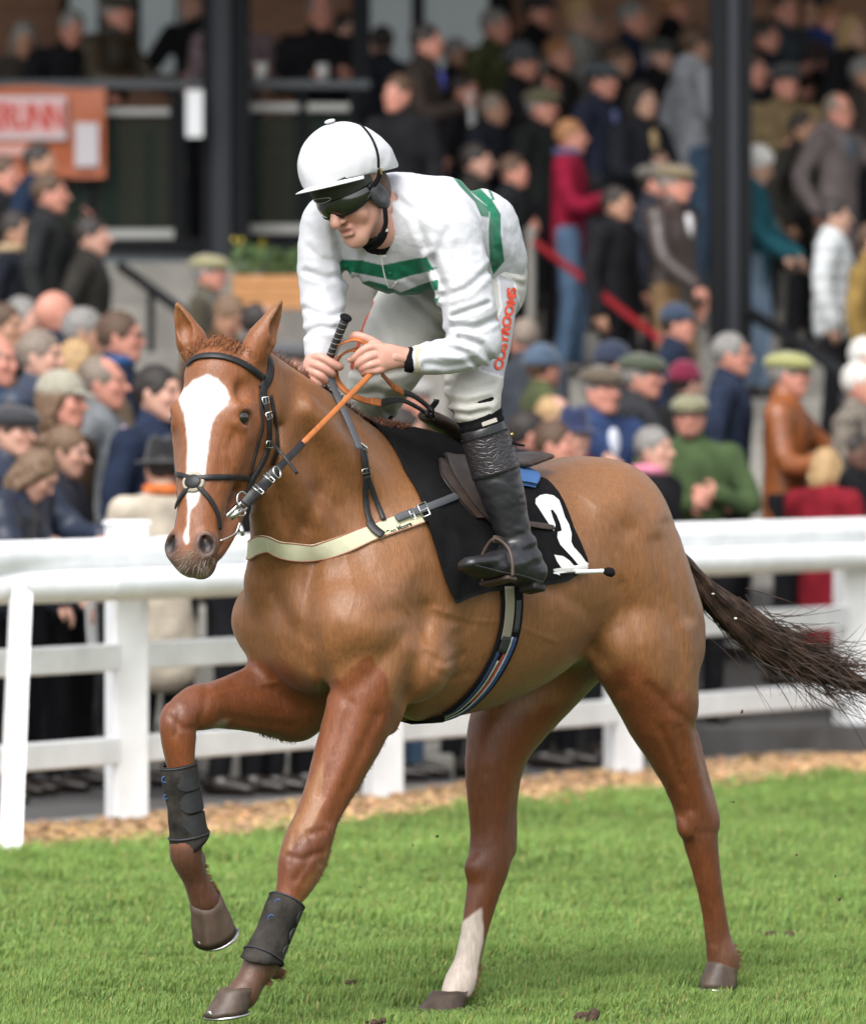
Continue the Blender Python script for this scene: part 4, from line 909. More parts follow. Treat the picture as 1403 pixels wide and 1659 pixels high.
    P(858, 665, 35.2, 100, 'person behind the rider boot resting a hand on the chin', (.02, .02, .03), 'cloth', BLK, hair='dark', hs='short', pose='face', skin='r')
    P(1340, 722, 36.2, 140, 'blonde woman in a red coat turned away at the right rail', (.17, .010, .018), 'cloth', BLK, hair='blond', hs='bob', pose='front', nod=15, jl=.3, hold=('phone', 1, 'dark phone with a green screen edge held up at the right rail'))
    P(1384, 700, 36.8, 60, 'person in black holding a card at the right rail', BLK, 'cloth', BLK, hair='dark', skin='d', pose='front', hold=('paper', 0, 'white card held up by the person in black at the right rail'))
    P(760, 620, 36.4, 60, 'person in navy mostly hidden behind the rider thigh', NAVY, 'cloth', BLK, hair='brown')
    P(1060, 690, 37.4, 60, 'pink-scarfed person squeezed in behind the green jacket', BLK, 'cloth', JEANS, 'jeans', hair='grey', scarf=(.6, .2, .3), skin='p')
    # dark coats filling the shade behind the rider and between the columns
    for i, (px, top, Y, yw, ht, hr, lb) in enumerate([
        (752, 118, 48.6, 70, None, 'dark', 'shadowed man in black just left of the charcoal beanie'), (800, 150, 47.4, 60, None, 'greybrown', 'dark-coated man right above the jockey back'), (772, 232, 46.0, 80, None, 'dark', 'person in black directly behind the jockey shoulder'),
        (832, 250, 45.6, 75, None, 'brown', 'person in black between the jockey back and the burgundy fleece'), (1000, 300, 44.4, 60, None, 'dark', 'person in dark navy behind the red tape, right of the burgundy fleece'), (960, 20, 50.6, 50, None, 'grey', 'shadowed person behind the fair-haired woman in the top row'),
        (905, 60, 48.8, 60, None, 'ginger', 'ginger-haired person in black below the top row'), (1000, 70, 48.6, 80, None, 'brown', 'brown-haired person in black beside the navy suit'), (1068, 60, 48.9, 60, 'flat', 'grey', 'man in a flat cap and black coat above the dark-haired woman'),
        (1238, 30, 49.0, 70, None, 'dark', 'person in black in the top row right of the column'), (1300, 180, 46.2, 60, None, 'dark', 'person in black below the tan coat reader'), (560, 20, 49.2, 40, None, 'dark', 'person in black beside the second column'), (645, 120, 48.2, 320, None, 'brown', 'dark figure under the pale windows left of the tall man'), (740, 60, 49.6, 60, None, 'grey', 'grey-haired person in black by the pale window'),
        (150, 350, 42.0, 80, None, 'dark', 'person in black standing on the left steps below the banner'),
        (8, 250, 44.4, 60, None, 'brown', 'person in dark green under the banner at the left edge'), (48, 610, 33.6, 60, 'flat', 'grey', 'man in a black flat cap behind the quilted blue jacket'),
        (40, 480, 38.0, 70, None, 'grey', 'grey-haired man in black above the left rows')]):
        person(px, top, Y, yw, lb, [BLK, (.016, .018, .026), (.025, .023, .02), (.012, .014, .016)][i % 4], 'cloth', BLK, hair=hr, hat=ht, hatc=(.03, .032, .03), skin='rtp'[i % 3], pose=['stand', 'front', 'pocket', 'crossed'][i % 4])
if 'crowd' not in SKIP:
    crowd()
    for i, (px, top, Y, yw, hr, jc, tr_, lb) in enumerate([
        (470, 640, 31.9, 70, 'brown', (.02, .02, .024), BLK, 'person in black close to the rail behind the horse neck, only the legs showing'), (548, 690, 32.2, 60, 'grey', (.03, .026, .022), (.02, .022, .03), 'person in dark brown at the rail, hidden behind the horse shoulder'),
        (655, 660, 32.9, 80, 'dark', (.015, .018, .03), JEANS, 'person in blue jeans and red shoes behind the girth of the horse'), (900, 680, 34.1, 70, 'brown', BLK, BLK, 'person in black trousers seen under the belly of the horse, left of the thigh'),
 
         
        (385, 700, 31.6, 65, 'grey', BLK, BLK, 'person in black at the rail hidden behind the head of the horse'), (760, 690, 33.3, 60, 'dark', (.02, .02, .024), BLK, 'person in black hidden behind the saddle')]):
        person(px, top, Y, yw, lb, jc, 'cloth', tr_, 'jeans' if tr_ is JEANS else 'cloth', hair=hr, skin='rtp'[i % 3], pose='front', jl=.15)
    if False:
        for t_ in PEOPLE_H: print('PH', t_)
# ============================================================ the horse
horse = empty('horse', H(0, 0, -0.03), 'chestnut racehorse with a white blaze cantering on the grass under its rider', 'horse')
HV = 0.0052
f = Field((-1.08, -.50, -.08), (1.60, .50, 2.08), HV)
def hl(P):                                       # world -> horse frame
    d = np.asarray(P) - HB; return np.stack([d @ FW, d @ LF, d[..., 2]], -1)
def P_(px, py, l): return hl(Hp(px, py, l))      # photo pixel + lateral offset -> horse frame
# --- trunk: s, z centre, half width, half height
tr = [(-.50, 1.22, .13, .16), (-.42, 1.25, .225, .25), (-.34, 1.235, .262, .29), (-.16, 1.195, .262, .285), (.02, 1.155, .272, .322),
      (.20, 1.15, .27, .355), (.36, 1.165, .25, .375), (.50, 1.16, .225, .34), (.62, 1.13, .20, .27)]
f.chain([(s, 0, z) for s, z, a, b in tr], [(a, b) for s, z, a, b in tr], k=.05)
# withers and back ridge
f.chain([(.66, 0, 1.51), (.50, 0, 1.545), (.36, 0, 1.56), (.22, 0, 1.53), (.08, 0, 1.45)], [.05, .045, .045, .05, .05], k=.09)
# croup, point of hip, buttocks
for sd in (1, -1):
    f.ell((-.37, .09 * sd, 1.375), (.16, .13, .125), k=.08)
    f.ell((-.26, .20 * sd, 1.36), (.05, .035, .05), k=.10)
    f.chain([(-.44, .11 * sd, 1.30), (-.52, .12 * sd, 1.20), (-.60, .13 * sd, 1.08), (-.61, .14 * sd, .98)], [(.085, .085), (.085, .085), (.085, .08), (.075, .075)], k=.06)
# chest, shoulders
f.ell((.71, 0, 1.06), (.12, .17, .17), k=.08)
for sd in (1, -1):
    f.ell((.715 if sd > 0 else .69, .11 * sd, 1.03), (.115 if sd > 0 else .10, .105 if sd > 0 else .095, .155), k=.035)     # pectoral
    f.limb((.47, .13 * sd, 1.36), (.69, .155 * sd, 1.08), (.07, .08), (.095, .11), v=(0, 1, 0), k=.12)   # shoulder blade to point of shoulder
    f.limb((.72, .165 * sd, 1.08), (.50, .17 * sd, .95), (.09, .10), (.10, .12), v=(0, 1, 0), k=.05)     # upper arm
    f.limb((.42, .17 * sd, 1.22), (.48, .17 * sd, .98), (.10, .08), (.11, .09), v=(0, 1, 0), k=.06)      # triceps
# --- neck
nk = [((.46, 0, 1.31), (.165, .255)), ((.60, .005, 1.42), (.135, .225)), ((.74, .015, 1.53), (.112, .195)), ((.87, .03, 1.62), (.095, .165)), ((.97, .045, 1.69), (.085, .135)), ((1.03, .05, 1.73), (.08, .11))]
f.chain([p for p, r in nk], [r for p, r in nk], v=(-.6, 0, .8), k=.06)
f.limb((.66, .0, 1.60), (.98, .045, 1.775), (.04, .05), (.035, .05), k=.06)           # crest
f.limb((.74, 0, 1.22), (.98, .04, 1.52), (.075, .075), (.055, .06), k=.05)
for sd in (1, -1):
    f.limb((.70, .09 * sd, 1.26), (1.0, .045 + .06 * sd, 1.62), (.05, .045), (.035, .03), k=.05)        # muscle cord beside the windpipe
    f.limb((.55, .12 * sd, 1.42), (.85, .03 + .085 * sd, 1.66), (.05, .05), (.04, .035), k=.05)
f.limb(P_(448, 850, -.02), P_(442, 935, -.07), .057, .075, k=.07)
# --- head, in its own frame
YAW, PIT = R(23), R(18)
gW = np.array([-math.sin(YAW), -math.cos(YAW), 0]); uW = np.array([0, 0, 1.])
dW = gW * math.sin(PIT) - uW * math.cos(PIT); nW = gW * math.cos(PIT) + uW * math.sin(PIT); wW = np.array([math.cos(YAW), -math.sin(YAW), 0])
ROLL = R(-1)
wW, dW = wW * math.cos(ROLL) + dW * math.sin(ROLL), dW * math.cos(ROLL) - wW * math.sin(ROLL)
POLL = W(342, 572, 19.66)
def lin(v): return np.array([v @ FW, v @ LF, v[2]])
hd, hn, hw = lin(dW), lin(nW), lin(wW); hP = hl(POLL)
def hh(w_, n, t): return hP + hw * w_ + hn * n + hd * t
def hW_(w_, n, t): return POLL + wW * w_ + nW * n + dW * t
HF = (hw, hn, hd)
f.limb((.99, .045, 1.70), hh(0, -.09, .07), (.085, .11), (.085, .09), v=(-.6, 0, .8), k=.05)
f.limb((.93, .035, 1.58), hh(0, -.14, .16), (.08, .09), (.075, .08), v=(-.6, 0, .8), k=.05)
f.ell(hh(0, -.045, .05), (.085, .070, .085), HF, k=.04)
f.ell(hh(0, -.045, .16), (.104, .060, .12), HF, k=.03)           # forehead
hs_ = [(.14, -.07, .094, .075), (.21, -.07, .092, .075), (.28, -.068, .086, .072), (.38, -.060, .072, .062), (.47, -.052, .062, .054), (.555, -.045, .058, .050)]
f.chain([hh(0, n, t) for t, n, a, b in hs_], [(a, b) for t, n, a, b in hs_], v=hn, k=.02)
f.chain([hh(0, -.018, .12), hh(0, -.012, .25), hh(0, -.015, .38), hh(0, -.022, .49)], [(.06, .022), (.048, .02), (.036, .018), (.026, .016)], v=hn, k=.035)   # nasal bones
for sd in (1, -1):
    f.ell(hh(.074 * sd, -.030, .162), (.034, .026, .040), HF, k=.035)        # brow
    f.limb(hh(.092 * sd, -.065, .225), hh(.060 * sd, -.060, .36), (.012, .014), (.008, .010), v=hn, k=.035)  # facial crest
    f.ell(hh(.074 * sd, -.158, .235), (.032, .098, .112), HF, k=.04)
    f.ell(hh(.078 * sd, -.115, .155), (.034, .06, .06), HF, k=.04)         # jowl
    f.chain([hh(.060 * sd, -.19, .26), hh(.056 * sd, -.165, .37), hh(.046 * sd, -.135, .46), hh(.034 * sd, -.11, .53)], [.032, .030, .029, .024], k=.035)      # jaw bone
    f.ell(hh(.106 * sd, -.036, .174), (.025, .019, .024), HF, k=.010, sub=True)     # eye socket
    f.chain([hh(.078 * sd, -.010, .168), hh(.094 * sd, -.016, .152), hh(.108 * sd, -.042, .150)], [.009, .012, .010], k=.014)       # upper lid ridge
    f.chain([hh(.088 * sd, -.018, .196), hh(.100 * sd, -.040, .203)], [.008, .009], k=.014)
    f.ell(hh(.092 * sd, -.035, .105), (.018, .012, .024), HF, k=.03, sub=True)       # hollow above the eye
    f.ell(hh(.045 * sd, -.022, .545), (.031, .030, .042), HF, k=.022)               # nostril wing
    f.ell(hh(.057 * sd, .003, .550), (.021, .024, .029), HF, k=.010, sub=True)
    f.limb(hh(.058 * sd, .000, .545), hh(.036 * sd, -.01, .520), .012, .007, k=.010, sub=True)
f.ell(hh(0, -.050, .588), (.048, .044, .036), HF, k=.025)         # upper lip
f.ell(hh(0, -.095, .585), (.036, .028, .030), HF, k=.012)         # chin
f.limb(hh(0, -.12, .42), hh(0, -.10, .57), (.034, .028), (.034, .024), v=hn, k=.03)
for sd in (1, -1):
    f.limb(hh(.055 * sd, -.092, .52), hh(.030 * sd, -.080, .60), (.006, .004), (.010, .003), v=hd, k=.006, sub=True)   # mouth line
# ears
def ear(base, tip, opn, wd):
    base, tip = hl(base), hl(tip); ax = nrm(tip - base); o = lin(opn); o = nrm(o - ax * o.dot(ax)); L = np.linalg.norm(tip - base)
    pts = [base, base + ax * L * .3, base + ax * L * .65, tip]; rr = [(wd * .8, wd * .75), (wd, wd * .8), (wd * .72, wd * .55), (.006, .005)]
    f.chain(pts, rr, v=o, k=.012)
    f.chain([base + ax * L * .16 + o * wd * .7, base + ax * L * .5 + o * wd * .55, tip - ax * L * .1 + o * .008], [(wd * .62, wd * .62), (wd * .58, wd * .5), (.004, .004)], v=o, k=.006, sub=True)
    f.limb(base - ax * .04, base + ax * L * .2, (wd * 1.0, wd * .9), (wd * .9, wd * .75), v=o, k=.035)
ear(W(318, 572, 19.78), W(287, 492, 19.75), np.array([-.35, -1, .1]), .036)
ear(W(413, 570, 19.70), W(457, 487, 19.72), np.array([1.2, -.5, .1]), .038)
# --- legs (photo pixel, lateral offset) keep each joint where the photo has it
def leg(pts, k=.02, v=(1, 0, 0)):
    Q = [P_(a, b, l) for a, b, l, r1, r2 in pts]
    f.chain(Q, [(r1, r2) for *_, r1, r2 in pts], v=v, k=k)
    return Q
LT = (0, 1, 0)
# near fore (planted, reaching forward)
leg([(600, 1095, .175, .115, .095), (580, 1165, .165, .10, .085), (550, 1240, .155, .078, .072), (518, 1315, .145, .058, .058), (499, 1365, .14, .066, .062), (488, 1400, .135, .067, .060), (478, 1432, .133, .050, .048),
     (468, 1452, .13, .038, .040), (442, 1510, .12, .033, .034), (424, 1558, .115, .044, .044), (408, 1588, .11, .037, .037), (393, 1612, .105, .043, .043)], k=.04, v=LT)
f.ell(P_(634, 1150, .17), (.05, .045, .065), k=.05)          # elbow
f.ell(P_(446, 1572, .115), (.022, .022, .026), k=.02)
# off fore (raised)
leg([(520, 1085, -.155, .115, .115), (475, 1128, -.16, .105, .112), (420, 1132, -.165, .075, .095), (360, 1140, -.165, .058, .068), (318, 1146, -.165, .052, .058)], k=.045, v=(0, 0, 1))
f.ell(P_(482, 1165, -.16), (.06, .05, .055), k=.05)
leg([(330, 1145, -.165, .050, .054), (294, 1162, -.165, .056, .052), (290, 1195, -.165, .050, .046), (293, 1235, -.165, .038, .042), (300, 1290, -.165, .033, .038), (305, 1345, -.165, .040, .045),
     (302, 1384, -.165, .044, .048), (318, 1425, -.165, .034, .037), (334, 1462, -.165, .041, .042)], k=.03, v=LT)
f.ell(P_(322, 1392, -.165), (.022, .022, .026), k=.02)
# near hind
f.chain([P_(1005, 880, .14), P_(1038, 960, .15), P_(1056, 1060, .165), P_(1080, 1140, .165)], [(.11, .145), (.12, .15), (.115, .14), (.09, .095)], v=(1, 0, 0), k=.07)
leg([(1012, 1040, .175, .10, .10), (1050, 1130, .17, .092, .10), (1085, 1210, .165, .070, .076), (1112, 1280, .16, .052, .058), (1127, 1325, .155, .048, .056), (1135, 1365, .15, .044, .054), (1144, 1410, .15, .036, .044),
     (1155, 1470, .145, .030, .037), (1163, 1520, .14, .032, .038), (1170, 1552, .14, .043, .045), (1170, 1578, .14, .04, .042)], k=.05, v=(1, 0, 0))
f.ell(P_(1006, 1055, .165), (.06, .035, .07), k=.10)       # stifle
f.chain([P_(1110, 1180, .155), P_(1128, 1240, .15), P_(1142, 1290, .15), P_(1146, 1330, .15)], [.030, .024, .024, .028], k=.05)            # Achilles tendon to the point of the hock
f.ell(P_(1110, 1340, .16), (.022, .020, .030), k=.04)
# off hind (stepping under the belly)
leg([(950, 1000, -.12, .12, .17), (880, 1090, -.13, .12, .14), (825, 1165, -.14, .10, .12), (800, 1230, -.14, .073, .092), (794, 1300, -.14, .055, .070), (795, 1350, -.14, .052, .064), (792, 1400, -.14, .053, .064), (784, 1440, -.14, .043, .053),
     (770, 1500, -.14, .032, .043), (756, 1560, -.14, .033, .041), (746, 1590, -.14, .042, .046), (736, 1612, -.14, .037, .04)], k=.06, v=(1, 0, 0))
f.chain([P_(826, 1230, -.14), P_(824, 1300, -.14), P_(820, 1375, -.145)], [.026, .022, .028], k=.045)
f.ell(P_(768, 1405, -.14), (.025, .025, .03), k=.03)
# --- muscle relief: soft grooves
def groove(pts, r, k=.03):
    Q = [P_(*p) for p in pts]; f.chain(Q, [r] * len(Q), k=k, sub=True)
def surf_groove(pts, w_, depth):
    """press a soft furrow along photo-pixel points that lie on the near side of the body"""
    GR.append(([np.array(p, float) for p in pts], w_, depth))
GR = []
surf_groove([(508, 905), (500, 960), (498, 1010), (512, 1060), (530, 1110)], 14, .016)
surf_groove([(530, 1110), (560, 1130), (590, 1105), (620, 1065), (655, 1030)], 14, .006)
surf_groove([(437, 930), (450, 990), (480, 1050), (520, 1090)], 18, .010)
surf_groove([(690, 985), (680, 1060), (655, 1130), (650, 1170)], 15, .014)
surf_groove([(700, 1000), (760, 1010), (700, 1075), (735, 1045)], 10, .004)
surf_groove([(1010, 860), (1000, 930), (985, 1000), (960, 1050)], 34, .010)
surf_groove([(960, 1045), (985, 1075), (1005, 1115)], 14, .010)
surf_groove([(1065, 880), (1075, 960), (1100, 1050), (1095, 1120)], 15, .008)
surf_groove([(449, 690), (450, 735), (428, 790), (404, 822)], 7, .014)
surf_groove([(850, 940), (910, 960), (960, 1000), (965, 1030), (930, 1060)], 12, .004)
surf_groove([(470, 620), (500, 700), (520, 780), (500, 850)], 16, .009)
surf_groove([(445, 780), (455, 830), (480, 880)], 10, .006)
surf_groove([(560, 700), (590, 780), (600, 850)], 22, .006)
surf_groove([(640, 900), (620, 960), (640, 1020)], 25, .005)
surf_groove([(570, 1140), (545, 1220), (520, 1290)], 9, .006)
surf_groove([(610, 1160), (570, 1250), (535, 1330)], 9, .006)
surf_groove([(1100, 1180), (1110, 1260), (1118, 1310)], 8, .006)
surf_groove([(830, 1190), (815, 1260), (812, 1340)], 8, .006)
surf_groove([(380, 1110), (440, 1120), (490, 1150)], 10, .006)
surf_groove([(360, 1160), (420, 1170), (470, 1175)], 8, .004)
# veins stand proud of the skin
for pts in ([(372, 700), (362, 730), (366, 770), (352, 800)], [(366, 735), (385, 760), (392, 785)], [(455, 800), (470, 850), (478, 880)], [(560, 900), (575, 960), (560, 1010), (575, 1060)], [(700, 985), (760, 1005), (830, 1010), (900, 1040)], [(640, 960), (670, 1000), (690, 1050)],
            [(1060, 1190), (1085, 1240), (1080, 1290), (1100, 1330)], [(770, 1230), (785, 1280), (778, 1340)], [(540, 1230), (530, 1290), (505, 1340)], [(350, 1125), (400, 1115), (450, 1105)], [(1000, 900), (1015, 960), (1005, 1010)], [(940, 800), (980, 830), (1020, 880), (1030, 930)]):
    surf_groove(pts, 3.2, -.0024)
for pts, w_, d_ in (([(560, 980), (600, 1000), (640, 990)], 16, .005), ([(445, 960), (470, 1010), (500, 1040)], 12, .006), ([(520, 800), (560, 860), (600, 930)], 18, .006), ([(690, 1060), (720, 1075), (750, 1060)], 6, .004), ([(700, 1085), (730, 1100), (760, 1088)], 6, .003),
            ([(975, 770), (990, 820), (1010, 860)], 18, .006), ([(1080, 850), (1095, 920), (1110, 1000)], 12, .007), ([(1010, 950), (1030, 1030), (1030, 1090)], 12, .006), ([(1050, 1110), (1090, 1150), (1125, 1180)], 8, .005), ([(1070, 1180), (1105, 1270)], 6, .006), ([(1118, 1360), (1140, 1460), (1155, 1530)], 4, .005), ([(800, 1410), (786, 1480), (768, 1550)], 4, .005),
            ([(505, 1385), (480, 1425)], 6, .004), ([(475, 1370), (500, 1352), (525, 1345)], 5, .004), ([(275, 1160), (295, 1180), (312, 1180)], 5, .004), ([(765, 1370), (790, 1385), (820, 1380)], 5, .005), ([(1100, 1320), (1130, 1350), (1160, 1350)], 6, .0018), ([(462, 1385), (490, 1392), (520, 1380)], 5, .004), ([(500, 1350), (520, 1400)], 4, .004), ([(478, 1350), (470, 1400)], 4, .003), ([(270, 1130), (290, 1150), (285, 1190)], 5, .004), ([(335, 1110), (330, 1150), (318, 1185)], 6, .004), ([(425, 880), (440, 850), (436, 820)], 9, .006), ([(480, 880), (500, 820), (480, 740), (455, 690)], 12, .007)):
    surf_groove(pts, w_, d_)
idx = np.nonzero(np.abs(f.a) < .03)
PL = np.stack([f.ax[i][idx[i]] for i in range(3)], 1)
PWd = HB + PL[:, :1] * FW + PL[:, 1:2] * LF; PWd[:, 2] += PL[:, 2]
px_ = pix(PWd)
dd = np.zeros(len(PL))
near = (PL[:, 1] > -.02) | (px_[:, 0] < 560)
for pts, w_, dp in GR:
    m = np.full(len(PL), 1e9)
    for a, b in zip(pts[:-1], pts[1:]):
        ab = b - a; t = np.clip(((px_ - a) @ ab) / ab.dot(ab), 0, 1)
        m = np.minimum(m, np.hypot(*(px_ - a - t[:, None] * ab).T))
    dd += dp * np.exp(-(m / w_) ** 2) * near
dd += .0035 * vnoise(PL, 7, 3, 3) + .0008 * vnoise(PL, 45, 4, 2)
hz = (PL[:, 2] < 1.35)
f.a[idx] += dd.astype(np.float32)
del PWd, dd
HVx, HFc = f.mesh(smooth=2)
HNl = None
HWv = HB + HVx[:, :1] * FW + HVx[:, 1:2] * LF; HWv[:, 2] += HVx[:, 2]
# --- coat colours: what the hair itself is (clipped body, unclipped legs, blaze, sock, dark muzzle skin)
def smooth(x, a, b): t = np.clip((x - a) / (b - a), 0, 1); return t * t * (3 - 2 * t)
pv = pix(HWv)
def inpoly(p, poly):
    poly = np.array(poly, float); x, y = p[:, 0], p[:, 1]; r = np.zeros(len(p), bool)
    for i in range(len(poly)):
        x0, y0 = poly[i]; x1, y1 = poly[i - 1]
        c = ((y0 > y) != (y1 > y)) & (x < (x1 - x0) * (y - y0) / (y1 - y0 + 1e-9) + x0); r ^= c
    return r
def polydist(p, poly):
    poly = np.array(poly, float); m = np.full(len(p), 1e9)
    for i in range(len(poly)):
        a, b = poly[i - 1], poly[i]; ab = b - a; t = np.clip(((p - a) @ ab) / (ab.dot(ab) + 1e-9), 0, 1)
        m = np.minimum(m, np.hypot(*(p - a - t[:, None] * ab).T))
    return np.where(inpoly(p, poly), -m, m)
CLIP = np.array([.245, .106, .040]); LEGC = np.array([.172, .052, .017]); HEADC = np.array([.215, .074, .025]); LOWC = np.array([.085, .030, .015])
nz = vnoise(HVx, 5, 8, 3); nz2 = vnoise(HVx, 30, 9, 2); nz3 = vnoise(HVx, 12, 11, 3)
C = np.tile(CLIP, (len(HVx), 1)) * (1 + .10 * nz + .05 * nz3)[:, None]
def paint(msk, col): 
    global C
    m = np.clip(msk, 0, 1)[:, None]; C = C * (1 - m) + np.asarray(col) * m
s_, l_, z_ = HVx.T
# legs above their clip lines
offside = l_ < -.02
legm = np.zeros(len(s_))
nf = polydist(pv, [(598, 1060), (622, 1090), (632, 1130), (650, 1160), (640, 1220), (300, 1700), (330, 1500), (520, 1330), (535, 1110)])
legm = np.maximum(legm, smooth(-nf + 6 * nz2 + 5 * nz3, -5, 4) * (l_ > 0) * (s_ > .3))
of = polydist(pv, [(412, 1062), (470, 1085), (520, 1120), (545, 1140), (520, 1230), (380, 1560), (200, 1560), (200, 1100)])
legm = np.maximum(legm, smooth(-of + 7 * nz2 + 6 * nz3, -10, 10) * (s_ > .45))
nh = polydist(pv, [(1015, 1075), (1060, 1100), (1110, 1120), (1160, 1150), (1300, 1700), (1000, 1700), (960, 1100)])
legm = np.maximum(legm, smooth(-nh + 7 * nz2 + 8 * nz3, -14, 12) * (s_ < -.2))
oh = polydist(pv, [(700, 1165), (860, 1150), (960, 1120), (900, 1700), (600, 1700)])
legm = np.maximum(legm, smooth(-oh + 7 * nz2 + 8 * nz3, -14, 12) * (l_ < .02) * (s_ < .4))
paint(legm, LEGC * (1 + .2 * nz3[:, None] + .12 * nz[:, None]))
# joints and lower legs darker
low = smooth(.62 - z_, 0, .18) * legm
paint(low * .25, LOWC * (1 + .25 * nz3[:, None]))
paint(smooth(.22 - z_, 0, .12) * legm * .4, (.10, .045, .026))
kf = [P_(488, 1385, .16), P_(290, 1150, -.13), P_(1130, 1335, .17), P_(795, 1395, -.1)]
for kp in kf: paint(.42 * np.exp(-(np.linalg.norm(HVx - kp, axis=1) / .06) ** 2), (.11, .045, .03))
# head
dh = HVx - hP; tw, tn, tt = dh @ hw, dh @ hn, dh @ hd
onhead = smooth(tn, -.19, -.12) * smooth(tt, -.16, -.06) * (tt < .72) * (s_ > .9) * (np.abs(tw) < .2)
paint(onhead, HEADC * (1 + .12 * nz3[:, None] + .08 * nz[:, None]))
paint(smooth(s_ + .35 * (z_ - 1.3), .60, .85) * .45 * (1 - onhead) * (1 - legm), np.array([.20, .075, .026]) * (1 + .15 * nz3[:, None]))
pof = polydist(pv, [(270, 1370), (330, 1370), (400, 1440), (400, 1540), (290, 1540)]); paint(smooth(-pof, -6, 10) * (s_ > .5) * (l_ < -.05) * .75, (.075, .036, .024))
pof = polydist(pv, [(385, 1545), (460, 1560), (470, 1600), (400, 1660), (330, 1650)]); paint(smooth(-pof, -6, 10) * (s_ > .5) * .85, (.075, .036, .024))
for sd in (1, -1):
    de = np.linalg.norm((HVx - hh(.098 * sd, -.038, .174)) / 1.0, axis=1)
    paint(smooth(.032 - de, 0, .014) * .8, (.05, .022, .014))
    dn = np.linalg.norm(HVx - hh(.054 * sd, -.005, .547), axis=1)
    paint(smooth(.050 - dn, 0, .025) * .75, (.050, .036, .034)); paint(smooth(.028 - dn, 0, .012) * .95, (.012, .008, .008))
muz = smooth(tt + .5 * np.maximum(0, -tn - .05) + .008 * nz3, .55, .60) * onhead
paint(muz * .85, (.12, .085, .070)); paint(smooth(tt, .585, .61) * smooth(-tn, .02, .05) * onhead * .8, (.33, .25, .19))
paint(smooth(-tn, .085, .10) * smooth(tt, .55, .58) * onhead * .8, (.05, .038, .035))
bl = polydist(pv + np.stack([nz2 * 1.5, nz2 * 1.5], 1), [(335, 606), (352, 612), (368, 630), (375, 645), (366, 660), (350, 674), (341, 700), (337, 730), (334, 768), (327, 800), (322, 812), (311, 825), (308, 842), (307, 862), (307, 880), (302, 884), (298, 870), (303, 850), (305, 830), (301, 800), (302, 765), (303, 720), (302, 695), (295, 665), (289, 648), (296, 630), (310, 616), (322, 612)])
bl = bl + 1.5 + 2.4 * vnoise(HVx * [1, 1, .25], 90, 14, 2)
paint(smooth(-bl, -3.2, 2.2) * onhead * (tn > -.03), np.array([.70, .685, .67]) * (1 + .04 * nz3[:, None]))
fring = smooth(14 - bl, 0, 12) * (1 - smooth(-bl, -2, 1.5)) * onhead * (tn > -.03) * (tt < .2) * .25
paint(fring, (.34, .16, .09))
# ears inside paler/darker, white sock behind
so_ = polydist(pv + 2 * np.stack([nz2, nz3], 1), [(780, 1468), (784, 1500), (782, 1530), (775, 1570), (778, 1600), (764, 1615), (700, 1622), (700, 1600), (725, 1560), (742, 1500)])
paint(.35 * smooth(nz3, 0, .6) * (z_ < .3), (.10, .06, .04)); paint(smooth(-so_, -2, 3) * (s_ < .6) * (l_ < 0) * .95, np.array([.62, .52, .45]) * (1 + .15 * nz3[:, None]))
# dusty patches and the mud flake on the forearm
fl = np.exp(-(((pv[:, 0] - 356) / 14) ** 2 + ((pv[:, 1] - 1175 + (pv[:, 0] - 356) * .5) / 8) ** 2) ** 2) * (s_ > .8) * smooth(nz2, -.5, .1)
paint(fl * .8, (.30, .24, .18))
for (a, b, r_) in ((655, 950, 40), (600, 965, 30)): paint(.35 * np.exp(-(((pv[:, 0] - a) / r_) ** 2 + ((pv[:, 1] - b) / (r_ * .6)) ** 2)) * (l_ > 0), (.19, .10, .065))
m_coat = mat('horse_coat', rough=.40, spec=.45, vcol=True, bump=.40, bscale=170, var=.16, vscale=75, sheen=.08, stretch=(1.6, 1.6, .30), dist=.004)
hbody = link_mesh('body', HWv, HFc, m_coat, horse, cols=C)
del f, C, pv
HBV = BVHTree.FromPolygons([tuple(v) for v in HWv], [tuple(q) for q in HFc.tolist()], epsilon=0.0)
CAMP = Vector((0, 0, EYE))
def hit(px, py, bvh=HBV, dflt=None, off=0.0):
    d = Vector(((px - 701.5) / FPX, 1.0, -(py - HOR) / FPX)).normalized()
    loc, n, i, dist = bvh.ray_cast(CAMP, d)
    if loc is None:
        # nearest point on the surface to the ray at the default depth
        q = CAMP + d * (dflt if dflt else 20.0)
        loc, n, i, dist = bvh.find_nearest(q)
    if n.dot(d) > 0: n = -n
    return np.array(loc + n * off), np.array(n)
def near_pt(P, bvh=HBV, off=0.0):
    loc, n, i, dist = bvh.find_nearest(Vector(P)); return np.array(loc) + np.array(n) * off, np.array(n)
# --- eyes
m_eye = mat('horse_eye', (.012, .007, .005), rough=.06, spec=.8, coat=.6)
for sd in (1, -1):
    e = ball(hW_(.090 * sd, -.040, .174), (.026, .026, .025), 28, 20, (wW, nW, dW)); link_mesh('eye', *e, m_eye, horse)
